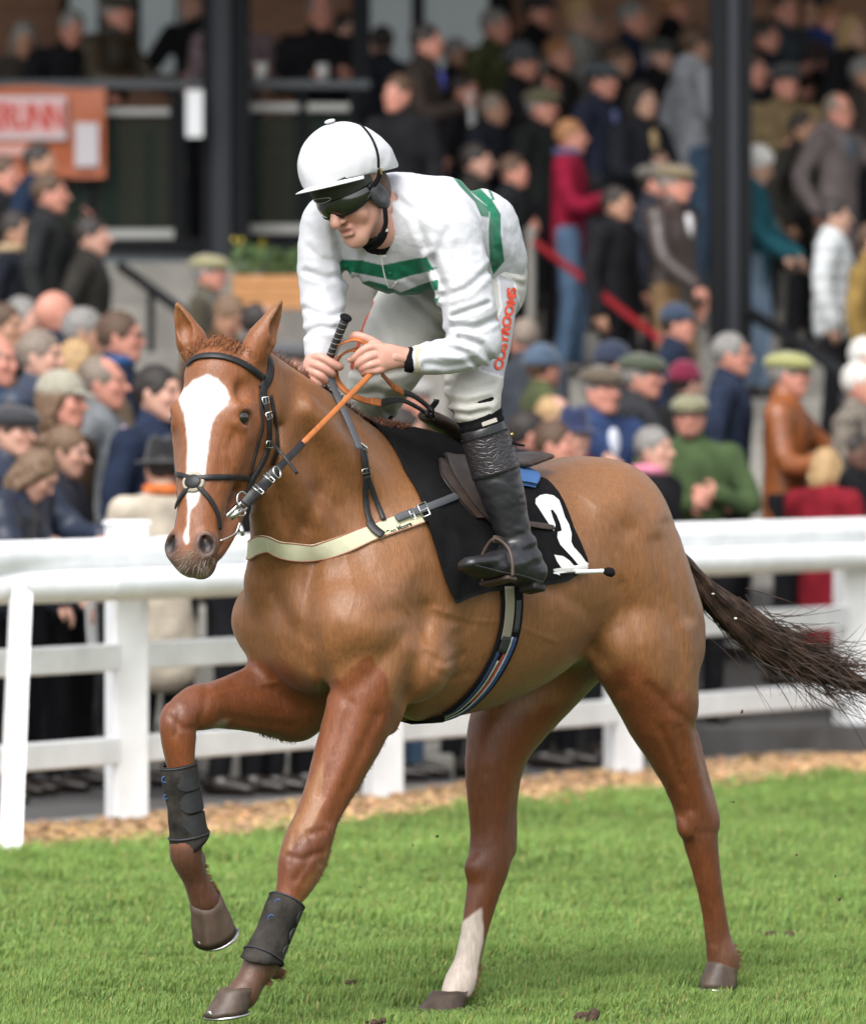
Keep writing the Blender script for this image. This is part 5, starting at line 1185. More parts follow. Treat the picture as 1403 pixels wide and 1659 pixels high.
# --- hooves
m_hoof = mat('hoof_horn', (.070, .046, .032), rough=.5, var=.45, vscale=30, bump=.5, bscale=60, stretch=(1, 1, .25)); m_shoe = mat('racing_plate', (.62, .62, .62), rough=.3, metal=1., var=.2)
def hoof(C0, C1, toe, r0, r1, shoe=True, up=None):
    """C0 coronet centre, C1 ground-surface centre, toe direction"""
    C0, C1 = np.asarray(C0), np.asarray(C1); ax = nrm(C0 - C1) if up is None else nrm(up); toe = nrm(toe - ax * np.dot(toe, ax)); sdv = np.cross(ax, toe)
    V = []; n = 28; L = 7
    for i in range(L):
        t = i / (L - 1); Cc = C0 + (C1 - C0) * t; r = r0 + (r1 - r0) * t
        for j in range(n):
            a = 2 * math.pi * j / n; ca, sa = math.cos(a), math.sin(a)
            rr = r * (1.0 + .02 * math.sin(i * 2.1))
            heel = 1.0 if ca > -.55 else 1.0 - .35 * (-.55 - ca)
            V.append(Cc + toe * rr * (ca * 1.14 if ca > 0 else ca * .95) * heel + toe * t * .012 * (ca > 0) * ca + sdv * rr * sa + ax * (.012 * (1 - t) * (ca + 1) * .5 + (.010 * (1 - t) if ca < -.5 else 0)))
    F = [(i*n+j, i*n+(j+1)%n, (i+1)*n+(j+1)%n, (i+1)*n+j) for i in range(L-1) for j in range(n)]
    F += [tuple(range(n))[::-1], tuple((L-1)*n + j for j in range(n))]
    h = link_mesh('hoof', V, F, m_hoof, horse)
    if shoe:
        ang = np.linspace(-2.5, 2.5, 24)
        P = [C1 - ax * .003 + toe * r1 * math.cos(a) * (1.14 if math.cos(a) > 0 else .9) * .93 + sdv * r1 * math.sin(a) * .93 for a in ang]
        rv, rf = ribbon(np.array(P), np.tile(-ax, (24, 1)), .02, .007)
        sub(h, 'horseshoe', rv, rf, m_shoe)
        cl = ball(C1 + toe * r1 * 1.17 + ax * .008, (.010, .003, .010), 8, 5, (sdv, toe, ax)); sub(h, 'toe_clip', *cl, m_shoe)
    return h
hoof(Hp(386, 1604, .105), Hp(370, 1640, .10), FW, .044, .058, up=np.array([-.10, -.10, 1]))
hoof(Hp(336, 1456, -.165), Hp(352, 1508, -.165), W(320, 1520, 19.3) - W(351, 1460, 19.3) + FW * .05, .044, .058, up=W(336, 1456, 19.4) - W(352, 1512, 19.5))
hoof(Hp(1171, 1565, .14), Hp(1164, 1603, .14), FW, .043, .052, up=np.array([.1, .1, 1]))
hoof(Hp(731, 1610, -.14), Hp(712, 1646, -.14), FW, .050, .068, up=np.array([0, 0, 1]))
# ============================================================ tack
m_lea = mat('black_leather', (.014, .014, .016), rough=.45, spec=.4, bump=.25, bscale=160, var=.25, vscale=40, dist=.001)
m_brl = mat('brown_leather', (.055, .035, .027), rough=.5, bump=.35, bscale=120, var=.3, vscale=30, dist=.001)
m_org = mat('tan_rein', (.40, .125, .030), rough=.5, bump=.3, bscale=150, var=.15, vscale=40, dist=.001)
m_grs = mat('grey_strap', (.075, .080, .09), rough=.6, bump=.4, bscale=300, dist=.001)
m_stl = mat('steel', (.62, .62, .60), rough=.22, metal=1.0)
m_cream = mat('cream_elastic', (.56, .55, .38), rough=.85, bump=.5, bscale=500, var=.08, vscale=20, dist=.001)
m_blk = mat('black_cloth', (.008, .008, .009), rough=.95, spec=.15, bump=.6, bscale=90, var=.3, vscale=14, dist=.002)
m_wht = mat('white_patch', (.78, .78, .76), rough=.7, var=.06, vscale=20)
def lay(pts, n=6, off=.003, bvh=HBV, k=1):
    """photo points spread over the horse: a smooth line on its hide, with normals"""
    Q = catmull([(a, b, 0) for a, b in pts], n); P, N = [], []
    for a, b, _ in Q:
        p, nn = hit(a, b, bvh, 19.6); P.append(p); N.append(nn)
    P, N = np.array(P), np.array(N)
    for _ in range(k):
        P[1:-1] = P[1:-1] * .5 + .25 * (P[:-2] + P[2:]); N[1:-1] = N[1:-1] * .5 + .25 * (N[:-2] + N[2:])
    N = N / np.linalg.norm(N, axis=1)[:, None]
    return P + N * off, N
def snap(Ps, n=6, off=.003, bvh=HBV):
    Q = catmull(Ps, n); P, N = [], []
    for q in Q: p, nn = near_pt(q, bvh); P.append(p); N.append(nn)
    P, N = np.array(P), np.array(N)
    for _ in range(2): P[1:-1] = P[1:-1] * .5 + .25 * (P[:-2] + P[2:]); N[1:-1] = N[1:-1] * .5 + .25 * (N[:-2] + N[2:])
    return P + N * off, N
def strap(name, par, PN, wd, th, mt, subof=None):
    v, f_ = ribbon(PN[0], PN[1], wd, th)
    return sub(subof, name, v, f_, mt) if subof is not None else link_mesh(name, v, f_, mt, par)
def buckle(C, n, d, w_, h_, par, name='buckle', r=.0016, mt=None):
    n = nrm(n); d = nrm(d - n * np.dot(d, n)); b = np.cross(n, d); C = np.array(C) + n * .004
    c = [C + b * w_ * x + d * h_ * y for x, y in ((-1, -1), (1, -1), (1, 1), (-1, 1), (-1, -1), (1, -1))]
    v, f_ = tube([c[0], c[1], c[2], c[3], c[4]], r, 8); v2, f2 = tube([C - d * h_, C + d * h_], r * .8, 6); v, f_ = join([(v, f_), (v2, f2)])
    return sub(par, name, v, f_, mt or m_stl)
def ring(C, n, r, rr, par, name='ring', squash=1.0, ax=None):
    u, v_, a = frame_of(n, ax if ax is not None else (0, 0, 1)); th = np.linspace(0, 2 * math.pi, 25)
    v, f_ = tube([C + u * r * math.cos(t) + v_ * r * squash * math.sin(t) for t in th], rr, 8, caps=False); return sub(par, name, v, f_, m_stl)
# ---- bridle
br = empty('bridle', POLL, 'black leather bridle with a crossed noseband and steel bit on the horse head', 'bridle')
bb = strap('browband', br, lay([(306, 592), (315, 583), (330, 578), (356, 578), (382, 585), (406, 597), (427, 614)], off=.004), .0185, .004, m_lea)
hp1 = snap([hW_(.112, -.10, .075), hW_(.10, -.13, .03), hW_(.05, -.15, -.03), hW_(-.05, -.15, -.03), hW_(-.10, -.13, .03), hW_(-.112, -.10, .075)], off=.003); strap('headpiece', br, hp1, .026, .004, m_lea)
cp = lay([(428, 612), (426, 636), (430, 662), (434, 680), (435, 706), (431, 732), (418, 760), (407, 779), (400, 800)], off=.004)
c1 = strap('cheekpiece', br, cp, .019, .004, m_lea)
for q in (9, 16, 27): buckle(cp[0][q], cp[1][q], cp[0][q + 1] - cp[0][q], .0125, .009, c1)
strap('cheekpiece', br, snap([hW_(-.115, -.10, .10), hW_(-.115, -.085, .16), hW_(-.105, -.085, .26), hW_(-.082, -.075, .36), hW_(-.066, -.07, .46)], off=.003), .016, .004, m_lea)
strap('noseband_cheek', br, lay([(423, 625), (422, 655), (425, 689), (417, 721), (410, 748), (404, 772)], off=.002), .011, .003, m_lea)
nb = strap('noseband', br, lay([(290, 769), (298, 771), (314, 776), (334, 774), (367, 773), (385, 773), (403, 775)], off=.004), .0155, .004, m_lea)
strap('throat_lash', br, lay([(437, 640), (442, 665), (447, 700), (448, 728), (440, 752)], off=.004), .012, .003, m_lea)
P = [hit(440, 718)[0] + [0, -.012, 0], W(450, 728, 19.50), W(461, 740, 19.47), W(482, 768, 19.46)]; v, f_ = ribbon(catmull(P, 6), np.tile([.2, -1, .3], (19, 1)), .009, .003); link_mesh('keeper_end', v, f_, m_lea, br)
kc, kn = hit(314, 781); kn = nrm(kn)
v, f_ = ball(kc + kn * .003, (.026, .022, .008), 20, 8, frame_of(kn, -dW)[0:2] + (kn,)); pad = link_mesh('noseband_pad', v, f_, m_lea, br)
v, f_ = ball(kc + kn * .0015, (.033, .030, .006), 20, 8, frame_of(kn, -dW)[0:2] + (kn,)); sub(pad, 'fleece', v, f_, mat('fleece', (.38, .33, .26), rough=1, bump=1, bscale=300))
strap('crossed_strap', br, lay([(318, 785), (328, 795), (341, 811), (352, 834), (355, 858)], off=.004), .013, .004, m_lea)
strap('crossed_strap', br, lay([(311, 787), (301, 797), (293, 810), (288, 822)], off=.004), .013, .004, m_lea)
# bit and rings
bc, bn = hit(388, 815); bn = nrm(bn); BIT = bc + bn * .012
bit = link_mesh('bit', *tube(catmull([hW_(-.06, -.075, .49), hW_(0, -.085, .495), BIT + [0, 0, -.004], BIT + np.array([.008, -.004, -.012])], 5), .007, 10), m_stl, br)
ring(BIT + np.array([.004, -.006, .002]), wW + .5 * nW, .020, .0032, bit, squash=1.25)
ring(BIT + np.array([-.002, -.008, -.030]), wW + .8 * nW, .016, .0022, bit, squash=.6)
v, f_ = tube([W(374, 841, 19.42), W(383, 832, 19.42), W(391, 824, 19.43)], [.007, .009, .008], 10); sub(bit, 'mouthpiece_end', v, f_, m_stl)
v, f_ = tube([W(391, 846, 19.42), W(392, 858, 19.41), W(394, 868, 19.41)], [.002, .006, .005], 10, flat=.4); sub(bit, 'hook', v, f_, m_stl)
v, f_ = tube(catmull([W(389, 846, 19.41), W(383, 862, 19.40), W(370, 871, 19.38), W(357, 876, 19.37)], 5), .0022, 8); sub(bit, 'curb_chain', v, f_, m_stl)
# ---- reins
RN = empty('reins', W(600, 600, 19.95), 'tan rubber grip reins running from the bit through the rider hands to a knot', 'reins')
HN_ = np.array([.35, -.8, .5])
def free(name, pts, wd, mt, n=6, N=None, th=.004, par=None, tw=0.0):
    P = catmull([W(a, b, Y) for a, b, Y in pts], n); N = np.tile(nrm(HN_ if N is None else N), (len(P), 1))
    if tw:
        for i in range(len(P)):
            a_ = tw * math.sin(i / len(P) * math.pi); N[i] = nrm(N[i] * math.cos(a_) + np.array([0, 0, 1]) * math.sin(a_))
    v, f_ = ribbon(P, N, wd, th); return link_mesh(name, v, f_, mt, par or RN)
r1 = free('rein_billet', [(396, 818, 19.41), (412, 800, 19.42), (429, 784, 19.45), (447, 763, 19.47)], .030, m_lea, th=.008)
free('rein', [(445, 766, 19.47), (466, 744, 19.52), (492, 717, 19.59)], .019, m_lea, th=.006)
for (a, b, Y) in ((418, 794, 19.40), (436, 775, 19.43)): buckle(W(a, b, Y), HN_, np.array([.6, 0, .7]), .016, .006, r1)
ring(W(449, 765, 19.44), (.8, -.5, .3), .016, .0025, r1)
free('rein_grip', [(490, 719, 19.585), (530, 679, 19.70), (568, 640, 19.80), (604, 603, 19.90)], .0155, m_org, th=.007)
free('rein_loop', [(534, 580, 19.95), (545, 563, 19.93), (567, 552, 19.90), (583, 551, 19.89), (598, 562, 19.90)], .021, m_org, tw=.6)
free('rein_loop', [(545, 586, 19.97), (560, 572, 19.94), (577, 567, 19.92), (590, 572, 19.92)], .018, m_org, tw=.5)
free('rein_grip', [(617, 606, 19.93), (630, 620, 19.98), (642, 631, 20.0), (652, 636, 20.02)], .017, m_org, th=.005)
free('rein', [(650, 635, 20.02), (668, 641, 20.06), (686, 653, 20.10), (702, 668, 20.14)], .018, m_lea)
free('rein_grip', [(542, 600, 19.97), (547, 619, 19.97), (565, 638, 19.97), (590, 649, 20.0), (616, 654, 20.03)], .019, m_org, th=.005)
free('rein', [(614, 654, 20.03), (637, 649, 20.06), (657, 651, 20.08), (688, 668, 20.12), (700, 678, 20.16)], .020, m_lea, tw=.5)
free('rein_sleeve', [(600, 650, 20.012), (617, 654, 20.02)], .023, m_org, th=.006); free('rein_sleeve', [(640, 629, 19.99), (652, 636, 20.01)], .021, m_org, th=.006)
v, f_ = tube(catmull([W(690, 655, 20.12), W(700, 664, 20.08), W(702, 675, 20.12), W(692, 672, 20.08), W(698, 660, 20.10)], 6), .008, 10, flat=.6); link_mesh('knot', v, f_, m_lea, RN)
free('rein_tail', [(700, 660, 20.12), (706, 652, 20.11), (707, 647, 20.11)], .016, m_lea)
# off rein: from the bit's far side to the right hand
P = catmull([hW_(-.075, -.08, .47), H(1.05, -.10, 1.60), H(.86, -.12, 1.72), W(517, 612, 20.02)], 6); v, f_ = ribbon(P, np.tile(nrm([-.5, -.5, .6]), (len(P), 1)), .018, .005); link_mesh('rein', v, f_, m_lea, RN)
free('rein_loop', [(508, 632, 20.0), (511, 612, 19.97), (518, 604, 19.96), (524, 606, 19.96), (520, 622, 19.98), (514, 636, 20.0)], .014, m_lea, tw=.4)
# ---- breast girth
bg_ = empty('breast_girth', H(.8, 0, 1.2), 'cream elastic breast girth across the horse chest with black buckled straps', 'breast girth')
pp = [(433, 876), (443, 884), (458, 891), (488, 896), (518, 893), (548, 886), (580, 874), (613, 861), (648, 848), (690, 831)]
nb_ = lay(pp, n=6, off=.004, k=4); lb = hl(nb_[0]); l00 = abs(lb[0, 1]) + .012; mir = [H(q[0], -q[1], q[2]) for q in lb if q[1] > l00][::-1]; st_i = 0
MP = [near_pt(q) for q in mir]; bp = np.vstack([[p for p, n in MP], nb_[0][st_i:] - nb_[1][st_i:] * .004]); bn = np.vstack([[n for p, n in MP], nb_[1][st_i:]])
for _ in range(10): bp[1:-1] = bp[1:-1] * .5 + .25 * (bp[:-2] + bp[2:]); bn[1:-1] = bn[1:-1] * .5 + .25 * (bn[:-2] + bn[2:])
bn /= np.linalg.norm(bn, axis=1)[:, None]; band = (bp + bn * .005, bn); bo = strap('band', bg_, band, .052, .004, m_cream)
for sg_ in (-1, 1):
    T = np.gradient(band[0], axis=0); B = np.cross(T / np.linalg.norm(T, axis=1)[:, None], band[1]); v, f_ = ribbon(band[0] + B * .024 * sg_ + band[1] * .0035, band[1], .003, .0012); sub(bo, 'red_piping', v, f_, mat('red_piping', (.36, .12, .08), rough=.8))
e1 = strap('end_patch', bg_, lay([(680, 836), (691, 831)], n=4, off=.010), .055, .004, m_blk)
s1 = strap('girth_strap', bg_, lay([(640, 845), (660, 836), (690, 825), (715, 815), (748, 803)], off=.014, k=3), .022, .005, m_grs)
buckle(W(686, 826, 19.905), np.array([.3, -.9, .2]), np.array([1, 0, .45]), .019, .012, s1, r=.0024); buckle(W(667, 833, 19.895), np.array([.3, -.9, .2]), np.array([1, 0, .45]), .015, .005, s1)
# handwriting on the elastic
tv, tf = text_mesh('Geo Moore', .030, .0006, 1.0, .0012)
def conform(tv, A, B, bvh, up, off=.005, n=None):
    """lay flat text along the line A->B on a surface: each vertex is dropped onto it"""
    A, B = np.array(A, float), np.array(B, float); x_ = nrm(B - A); up = nrm(up - x_ * np.dot(up, x_)); L = np.linalg.norm(B - A); w0, w1 = tv[:, 0].min(), tv[:, 0].max(); sc = L / (w1 - w0); out = []
    nn_ = nrm(np.cross(x_, up))
    if nn_[1] > 0: nn_ = -nn_
    for q in tv:
        p = A + x_ * (q[0] - w0) * sc + up * q[1] * sc
        loc, nr, i, d = bvh.ray_cast(Vector(p + nn_ * .25), Vector(-nn_)); 
        if loc is None or d > .5: loc = Vector(p)
        out.append(np.array(loc) + nn_ * (off + q[2]))
    return np.array(out)
A_, B_ = hit(624, 864)[0], hit(664, 848)[0]; tw_ = conform(tv, A_, B_, HBV, np.array([0, 0, 1.]), off=.0095); sub(bo, 'handwriting', tw_, tf, mat('ink', (.02, .025, .02), rough=.8), smooth=False)
# neck strap hanging to the breast girth
nstr = empty('neck_strap', W(583, 730, 19.9), 'black buckled neck strap hanging from the rider hand down to the breast girth', 'strap')
free('strap', [(533, 592, 19.95), (540, 625, 19.95), (553, 657, 19.94), (568, 690, 19.90), (583, 728, 19.855)], .021, m_grs, par=nstr, N=np.array([.5, -.8, .1]))
pn = lay([(582, 726), (586, 748), (591, 768)], off=.012); sd_ = strap('strap', nstr, pn, .022, .005, m_lea); buckle(pn[0][1], pn[1][1], pn[0][2] - pn[0][0], .015, .010, sd_); buckle(pn[0][10], pn[1][10], pn[0][11] - pn[0][9], .014, .006, sd_)
strap('strap', nstr, lay([(591, 768), (590, 800), (592, 830), (603, 856), (617, 870)], off=.012, k=3), .017, .004, m_lea); strap('strap', nstr, lay([(592, 768), (603, 795), (612, 820), (622, 846)], off=.011, k=3), .014, .004, m_lea)
strap('loop', nstr, lay([(596, 848), (606, 862), (619, 872)], off=.016), .024, .004, m_lea)
# ---- saddle cloth, draped over the back by angle around the trunk
AXZ = 1.18
def trunk(s, th, off=0.0):
    d = LF * math.sin(th) + np.array([0, 0, math.cos(th)]); c = H(s, 0, AXZ)
    loc, n, i, q = HBV.ray_cast(Vector(c + d * 1.2), Vector(-d))
    return np.array(loc) + np.array(n) * off, np.array(n)
def sth(px, py):
    p = hl(hit(px, py)[0]); return p[0], math.atan2(p[1], p[2] - AXZ)
fe = sorted([sth(a, b)[::-1] for a, b in [(640, 735), (668, 790), (690, 850), (706, 905), (720, 950), (731, 978)]])
re_ = sorted([sth(a, b)[::-1] for a, b in [(885, 782), (905, 812), (925, 862), (945, 908)]])
fth, fs = [q[0] for q in fe], [q[1] for q in fe]; rth, rs_ = [q[0] for q in re_], [q[1] for q in re_]
fth = [0.0] + fth; fs = [fs[0] + .055] + fs; rth = [0.0] + rth; rs_ = [rs_[0] + .03] + rs_
bt = [(0.0, sth(731, 978)[1]), (.30, sth(800, 958)[1]), (.62, sth(850, 950)[1]), (.85, sth(905, 942)[1]), (1.0, sth(942, 922)[1])]
def cloth_pt(u, t, side=1, off=.008):
    thm = np.interp(u, [q[0] for q in bt], [q[1] for q in bt]); th = t * thm
    s = np.interp(th, fth, fs) * (1 - u) + np.interp(th, rth, rs_) * u
    p, n = trunk(s, th * side, 0); wob = (.004 * math.sin(s * 40 + th * 9) + .007 * math.sin(s * 21 + 2 + 2 * th) + .003 * math.sin(s * 70 - th * 6)) * t
    return p + n * (off + max(0, wob)), n
def cloth(name, par, off, mt, th_=.004):
    NU, NT = 46, 34; V = []; 
    for o in (off + th_, off):
        for j in range(-NT, NT + 1):
            for i in range(NU + 1): V.append(cloth_pt(i / NU, abs(j) / NT, 1 if j >= 0 else -1, o)[0])
    w1 = NU + 1; R_ = 2 * NT + 1; N_ = w1 * R_; F = []
    for j in range(R_ - 1):
        for i in range(NU):
            a = j * w1 + i; F.append((a, a + w1, a + w1 + 1, a + 1)); F.append((a + N_, a + N_ + 1, a + N_ + w1 + 1, a + N_ + w1))
    for j in range(R_ - 1):
        for i in (0, NU): a = j * w1 + i; F.append((a, a + w1, a + w1 + N_, a + N_) if i == NU else (a, a + N_, a + w1 + N_, a + w1))
    for i in range(NU):
        for j in (0, R_ - 1): a = j * w1 + i; F.append((a, a + 1, a + 1 + N_, a + N_))
    return link_mesh(name, V, F, mt, par), np.array(V), F
sc_ = empty('saddle_cloth', H(.1, 0, 1.5), 'black saddle cloth with a large white number 3 behind the rider boot', 'saddle cloth')
so1, SV, SF = cloth('cloth', sc_, .008, m_blk)
SBV = BVHTree.FromPolygons([tuple(v) for v in SV], [tuple(q) for q in SF])
from mathutils.geometry import tessellate_polygon
def decal(poly, name, par, mt, bvh, off=.003, sub_=3, mesh_of=None):
    """flat shape given as photo outline, cut into small pieces and laid on the cloth"""
    P = [Vector((a, b, 0)) for a, b in poly]; T = [tuple(t) for t in tessellate_polygon([P])]; V = [tuple(p[:2]) for p in P]
    for _ in range(sub_):
        mid = {}; T2 = []
        def m_(a, b):
            k = (min(a, b), max(a, b))
            if k not in mid: mid[k] = len(V); V.append(((V[a][0] + V[b][0]) / 2, (V[a][1] + V[b][1]) / 2))
            return mid[k]
        for a, b, c in T: x, y, z = m_(a, b), m_(b, c), m_(c, a); T2 += [(a, x, z), (x, b, y), (z, y, c), (x, y, z)]
        T = T2
    out = []; 
    for a, b in V: p, n = hit(a, b, bvh, 20.2); out.append(p + n * off)
    out = np.array(out); T = [t if np.cross(out[t[1]] - out[t[0]], out[t[2]] - out[t[0]])[1] < 0 else t[::-1] for t in T]
    return sub(mesh_of, name, out, T, mt)
z4 = lambda L: [(360 + a / 1.754, 680 + b / 1.754) for a, b in L]
decal(z4([(889, 226), (902, 216), (918, 213), (940, 217), (956, 230), (964, 252), (972, 278), (984, 300), (991, 325), (990, 348), (997, 362), (1018, 385), (1030, 402), (1046, 415), (1058, 420), (1058, 434), (1030, 433), (1030, 422), (1012, 416), (992, 392), (975, 374), (958, 356), (950, 336), (951, 320), (963, 316), (958, 296), (948, 272), (938, 258), (931, 258), (936, 276), (945, 300), (940, 318), (928, 300), (912, 276), (898, 254), (888, 240)]), 'number', sc_, m_wht, SBV, mesh_of=so1)
decal(z4([(941, 384), (966, 388), (984, 400), (1006, 424), (1024, 424), (1024, 433), (978, 432), (960, 420), (948, 402)]), 'number', sc_, m_wht, SBV, mesh_of=so1)
q0 = hit(*z4([(1050, 426)])[0], SBV, 20.3)[0] + [0, -.010, 0]; q1 = W(978, 925, q0[1] + .02)
v, f_ = tube([q0, q1], .0065, 10); cd = link_mesh('corner_cord', v, f_, m_wht, sc_); v, f_ = tube([q1, W(984, 926, q1[1]), W(992, 928, q1[1]), W(996, 928, q1[1])], [.008, .013, .013, .006], 12); sub(cd, 'black_end', v, f_, m_blk)
# ---- saddle
sad = empty('saddle', H(.22, 0, 1.58), 'small dark leather racing saddle under the rider, with stirrups and a striped girth', 'saddle')
m_bpad = mat('blue_pad', (.06, .17, .42), rough=.7, bump=.3, bscale=100)
def topz(s):
    loc, n, i, q = HBV.ray_cast(Vector(H(s, 0, 3)), Vector((0, 0, -1))); return loc[2]
f2 = Field((-.40, -.36, 1.02), (.62, .36, 1.80), .007)
base_z = {s: topz(s) for s in (-.16, -.04, .08, .20, .30)}
f2.chain([(-.15, 0, base_z[-.16] + .045), (-.04, 0, base_z[-.04] + .034), (.08, 0, base_z[.08] + .030), (.18, 0, base_z[.20] + .034), (.26, 0, base_z[.30] + .045)], [(.10, .014), (.085, .014), (.07, .016), (.06, .018), (.04, .018)], v=(0, 0, 1), k=.02)
V, F = f2.mesh(2); V = HB + V[:, :1] * FW + V[:, 1:2] * LF + V[:, 2:] * Z; seat = link_mesh('seat', V, F, m_brl, sad)
def flap(name, pl, off, mt, par=sad, th_=.006, side=1):
    """leather flap: rows of (s, theta) outline points left/right, top to bottom"""
    n = 16; rows = [( *a, *b) for a, b in pl]; rr = catmull(np.array(rows), 5); V = []
    for o in (off + th_, off):
        for r in rr:
            for i in range(n + 1):
                u = i / n; s = r[0] * (1 - u) + r[2] * u; th = r[1] * (1 - u) + r[3] * u; p, nn = trunk(s, th * side, 0); V.append(p + nn * (o + .006 * math.sin(u * math.pi)))
    w1 = n + 1; R_ = len(rr); N_ = w1 * R_; F = []
    for j in range(R_ - 1):
        for i in range(n): a = j * w1 + i; F += [(a, a + w1, a + w1 + 1, a + 1), (a + N_, a + N_ + 1, a + N_ + w1 + 1, a + N_ + w1)]
        for i in (0, n): a = j * w1 + i; F.append((a, a + w1, a + w1 + N_, a + N_))
    for i in range(n):
        for j in (0, R_ - 1): a = j * w1 + i; F.append((a, a + 1, a + 1 + N_, a + N_))
    return link_mesh(name, V, F, mt, par)
ST = lambda a, b: sth(a, b)
for side in (1, -1):
    flap('flap', [((.30, .25), (.10, .25)), ((.33, .5), (.10, .55)), ((.31, .75), (.12, .8)), ((.26, .95), (.12, .98)), ((.21, 1.06), (.14, 1.08))], .022, m_brl, side=side)
    flap('underflap', [((.33, .3), (.20, .35)), ((.37, .5), (.2, .5)), ((.35, .72), (.2, .75)), ((.30, .9), (.2, .93))], .014, m_brl, side=side)
    flap('pad', [((.08, .16), (-.10, .16)), ((.09, .34), (-.08, .34)), ((.10, .5), (-.02, .5))], .016, m_bpad, side=side, th_=.014)
# girth: dark webbing with blue, white and red stripes
gp = [(826, 950), (827, 985), (821, 1030), (806, 1068), (782, 1108), (754, 1138), (734, 1152), (718, 1158)]
G_ = lay(gp, n=6, off=.006, k=4); l_end = hl(G_[0][-1])
tl = math.atan2(l_end[1], l_end[2] - AXZ); UP = [trunk(l_end[0] - .02 * i / 16, tl + (4.9 - tl) * i / 16) for i in range(17)]
g1 = strap('girth', sad, G_, .082, .004, m_blk); U_ = (np.array([p + n * .006 for p, n in UP]), np.array([n for p, n in UP])); strap('girth', sad, U_, .082, .004, m_blk)
def stripe(lo, hi, c0, c1, col, nm, o=.0045, a=0, b=None):
    b = b or len(G_[0]); P, N = G_[0][a:b], G_[1][a:b]; T = np.gradient(P, axis=0); B = np.cross(T / np.linalg.norm(T, axis=1)[:, None], N); 
    v, f_ = ribbon(P + B * ((lo + hi) / 2) + N * o, N, hi - lo, .0012); sub(g1, nm, v, f_, mat(nm, col, rough=.8, bump=.5, bscale=400))
sgn = 1.0
stripe(-.030, -.018, 0, 0, (.03, .07, .20), 'blue_stripe', a=12); stripe(-.016, -.010, 0, 0, (.55, .55, .52), 'white_stripe', a=12); stripe(-.008, .000, 0, 0, (.42, .06, .04), 'red_stripe', a=12, b=30); stripe(.004, .010, 0, 0, (.45, .50, .40), 'pale_stripe', a=18); stripe(.014, .026, 0, 0, (.03, .05, .13), 'navy_stripe', a=16)
stripe(-.004, .030, 0, 0, (.30, .27, .20), 'webbing', o=.006, a=0, b=14); stripe(-.028, -.010, 0, 0, (.05, .055, .06), 'strap_end', o=.007, a=4, b=12); stripe(-.004, .028, 0, 0, (.03, .035, .03), 'keeper', o=.009, a=12, b=17)
# surcingle strap end over the number cloth
v, f_ = ribbon(*[np.array(x) for x in zip(*[(hit(a, b, SBV, 20.2)[0] + hit(a, b, SBV, 20.2)[1] * .006, hit(a, b, SBV, 20.2)[1]) for a, b in [(840, 849), (855, 851), (870, 853), (884, 855), (895, 856)]])], [.018, .019, .019, .019, .012], .003); link_mesh('surcingle_end', v, f_, m_brl, sad)
# ---- mane, forelock, tail
m_mane = mat('mane_hair', (.13, .045, .020), rough=.5, spec=.5, var=.4, vscale=40); m_tail = mat('tail_hair', (.058, .034, .024), rough=.45, spec=.5, var=.75, vscale=22)
def strands(paths, r0, r1=.0004, n=4):
    Vs, Fs, o = [], [], 0; ca = [(math.cos(2 * math.pi * j / n), math.sin(2 * math.pi * j / n)) for j in range(n)]
    for P in paths:
        P = np.asarray(P); m = len(P); T = nrm(P[-1] - P[0]); u, v_, _ = frame_of(T)
        rr = np.linspace(r0, r1, m)
        ring_ = np.array([[u * c + v_ * s_ for c, s_ in ca]])[0]
        V = (P[:, None, :] + ring_[None] * rr[:, None, None]).reshape(-1, 3); Vs.append(V)
        i = np.arange(m - 1)[:, None] * n; j = np.arange(n)[None]; Fs.append(np.stack([i + j, i + (j + 1) % n, i + n + (j + 1) % n, i + n + j], 2).reshape(-1, 4) + o); o += m * n
    return np.vstack(Vs), np.vstack(Fs)
rs = np.random.RandomState(12)
def crest(t):       # 0 poll .. 1 withers
    s = 1.0 + (.40 - 1.0) * t; l = .045 * (1 - t)
    loc, n, i, q = HBV.ray_cast(Vector(H(s, l, 3)), Vector((0, 0, -1))); return np.array(loc)
ps = []
for i in range(1500):
    t = rs.rand() ** .9; p = crest(t) + LF * rs.normal(0, .010) - Z * .004; L = (.022 + .030 * max(0, t - .6)) * rs.uniform(.6, 1.3); d = nrm(Z * 1.0 - LF * rs.normal(.5, .5) - FW * rs.normal(.5, .4)); e = nrm(d - Z * .7 - LF * .3)
    ps.append([p, p + d * L * .5, p + d * L * .75 + e * L * .35])
for i in range(500):
    t = rs.uniform(.86, 1.05); p = crest(t) + LF * rs.normal(0, .014); L = .045 * rs.uniform(.6, 1.4); d = nrm(Z * .7 - FW * rs.normal(1.0, .4) - LF * rs.normal(.2, .5)); ps.append([p, p + d * L * .5, p + d * L * .8 - Z * L * .2])
v, f_ = strands(ps, .0022, .0005, 4); link_mesh('mane', v, f_, m_mane, horse)
ps = []
for i in range(700):
    a_ = rs.normal(0, 1, 2); a_[0] = a_[0] * 1.3 - .3; p = near_pt(hW_(.020 * a_[0], -.06, -.015 + .012 * a_[1]))[0]; L = rs.uniform(.05, .095); d = nrm(nW * .7 + dW * -.35 + wW * (a_[0] * .35 + .2) + rs.normal(0, .32, 3)); e = nrm(dW * .9 + rs.normal(0, .2, 3) + nW * .25 - wW * .25 * a_[0])
    q1 = p + d * L * .30; q2 = q1 + nrm(d + e * 1.2) * L * .35; q3 = q2 + e * L * .35; ps.append([p - nW * .004, q1, q2, q3])
v, f_ = strands(ps, .0016, .0005, 4); link_mesh('forelock', v, f_, mat('forelock_hair', (.26, .10, .038), rough=.5, var=.3, vscale=60), horse)
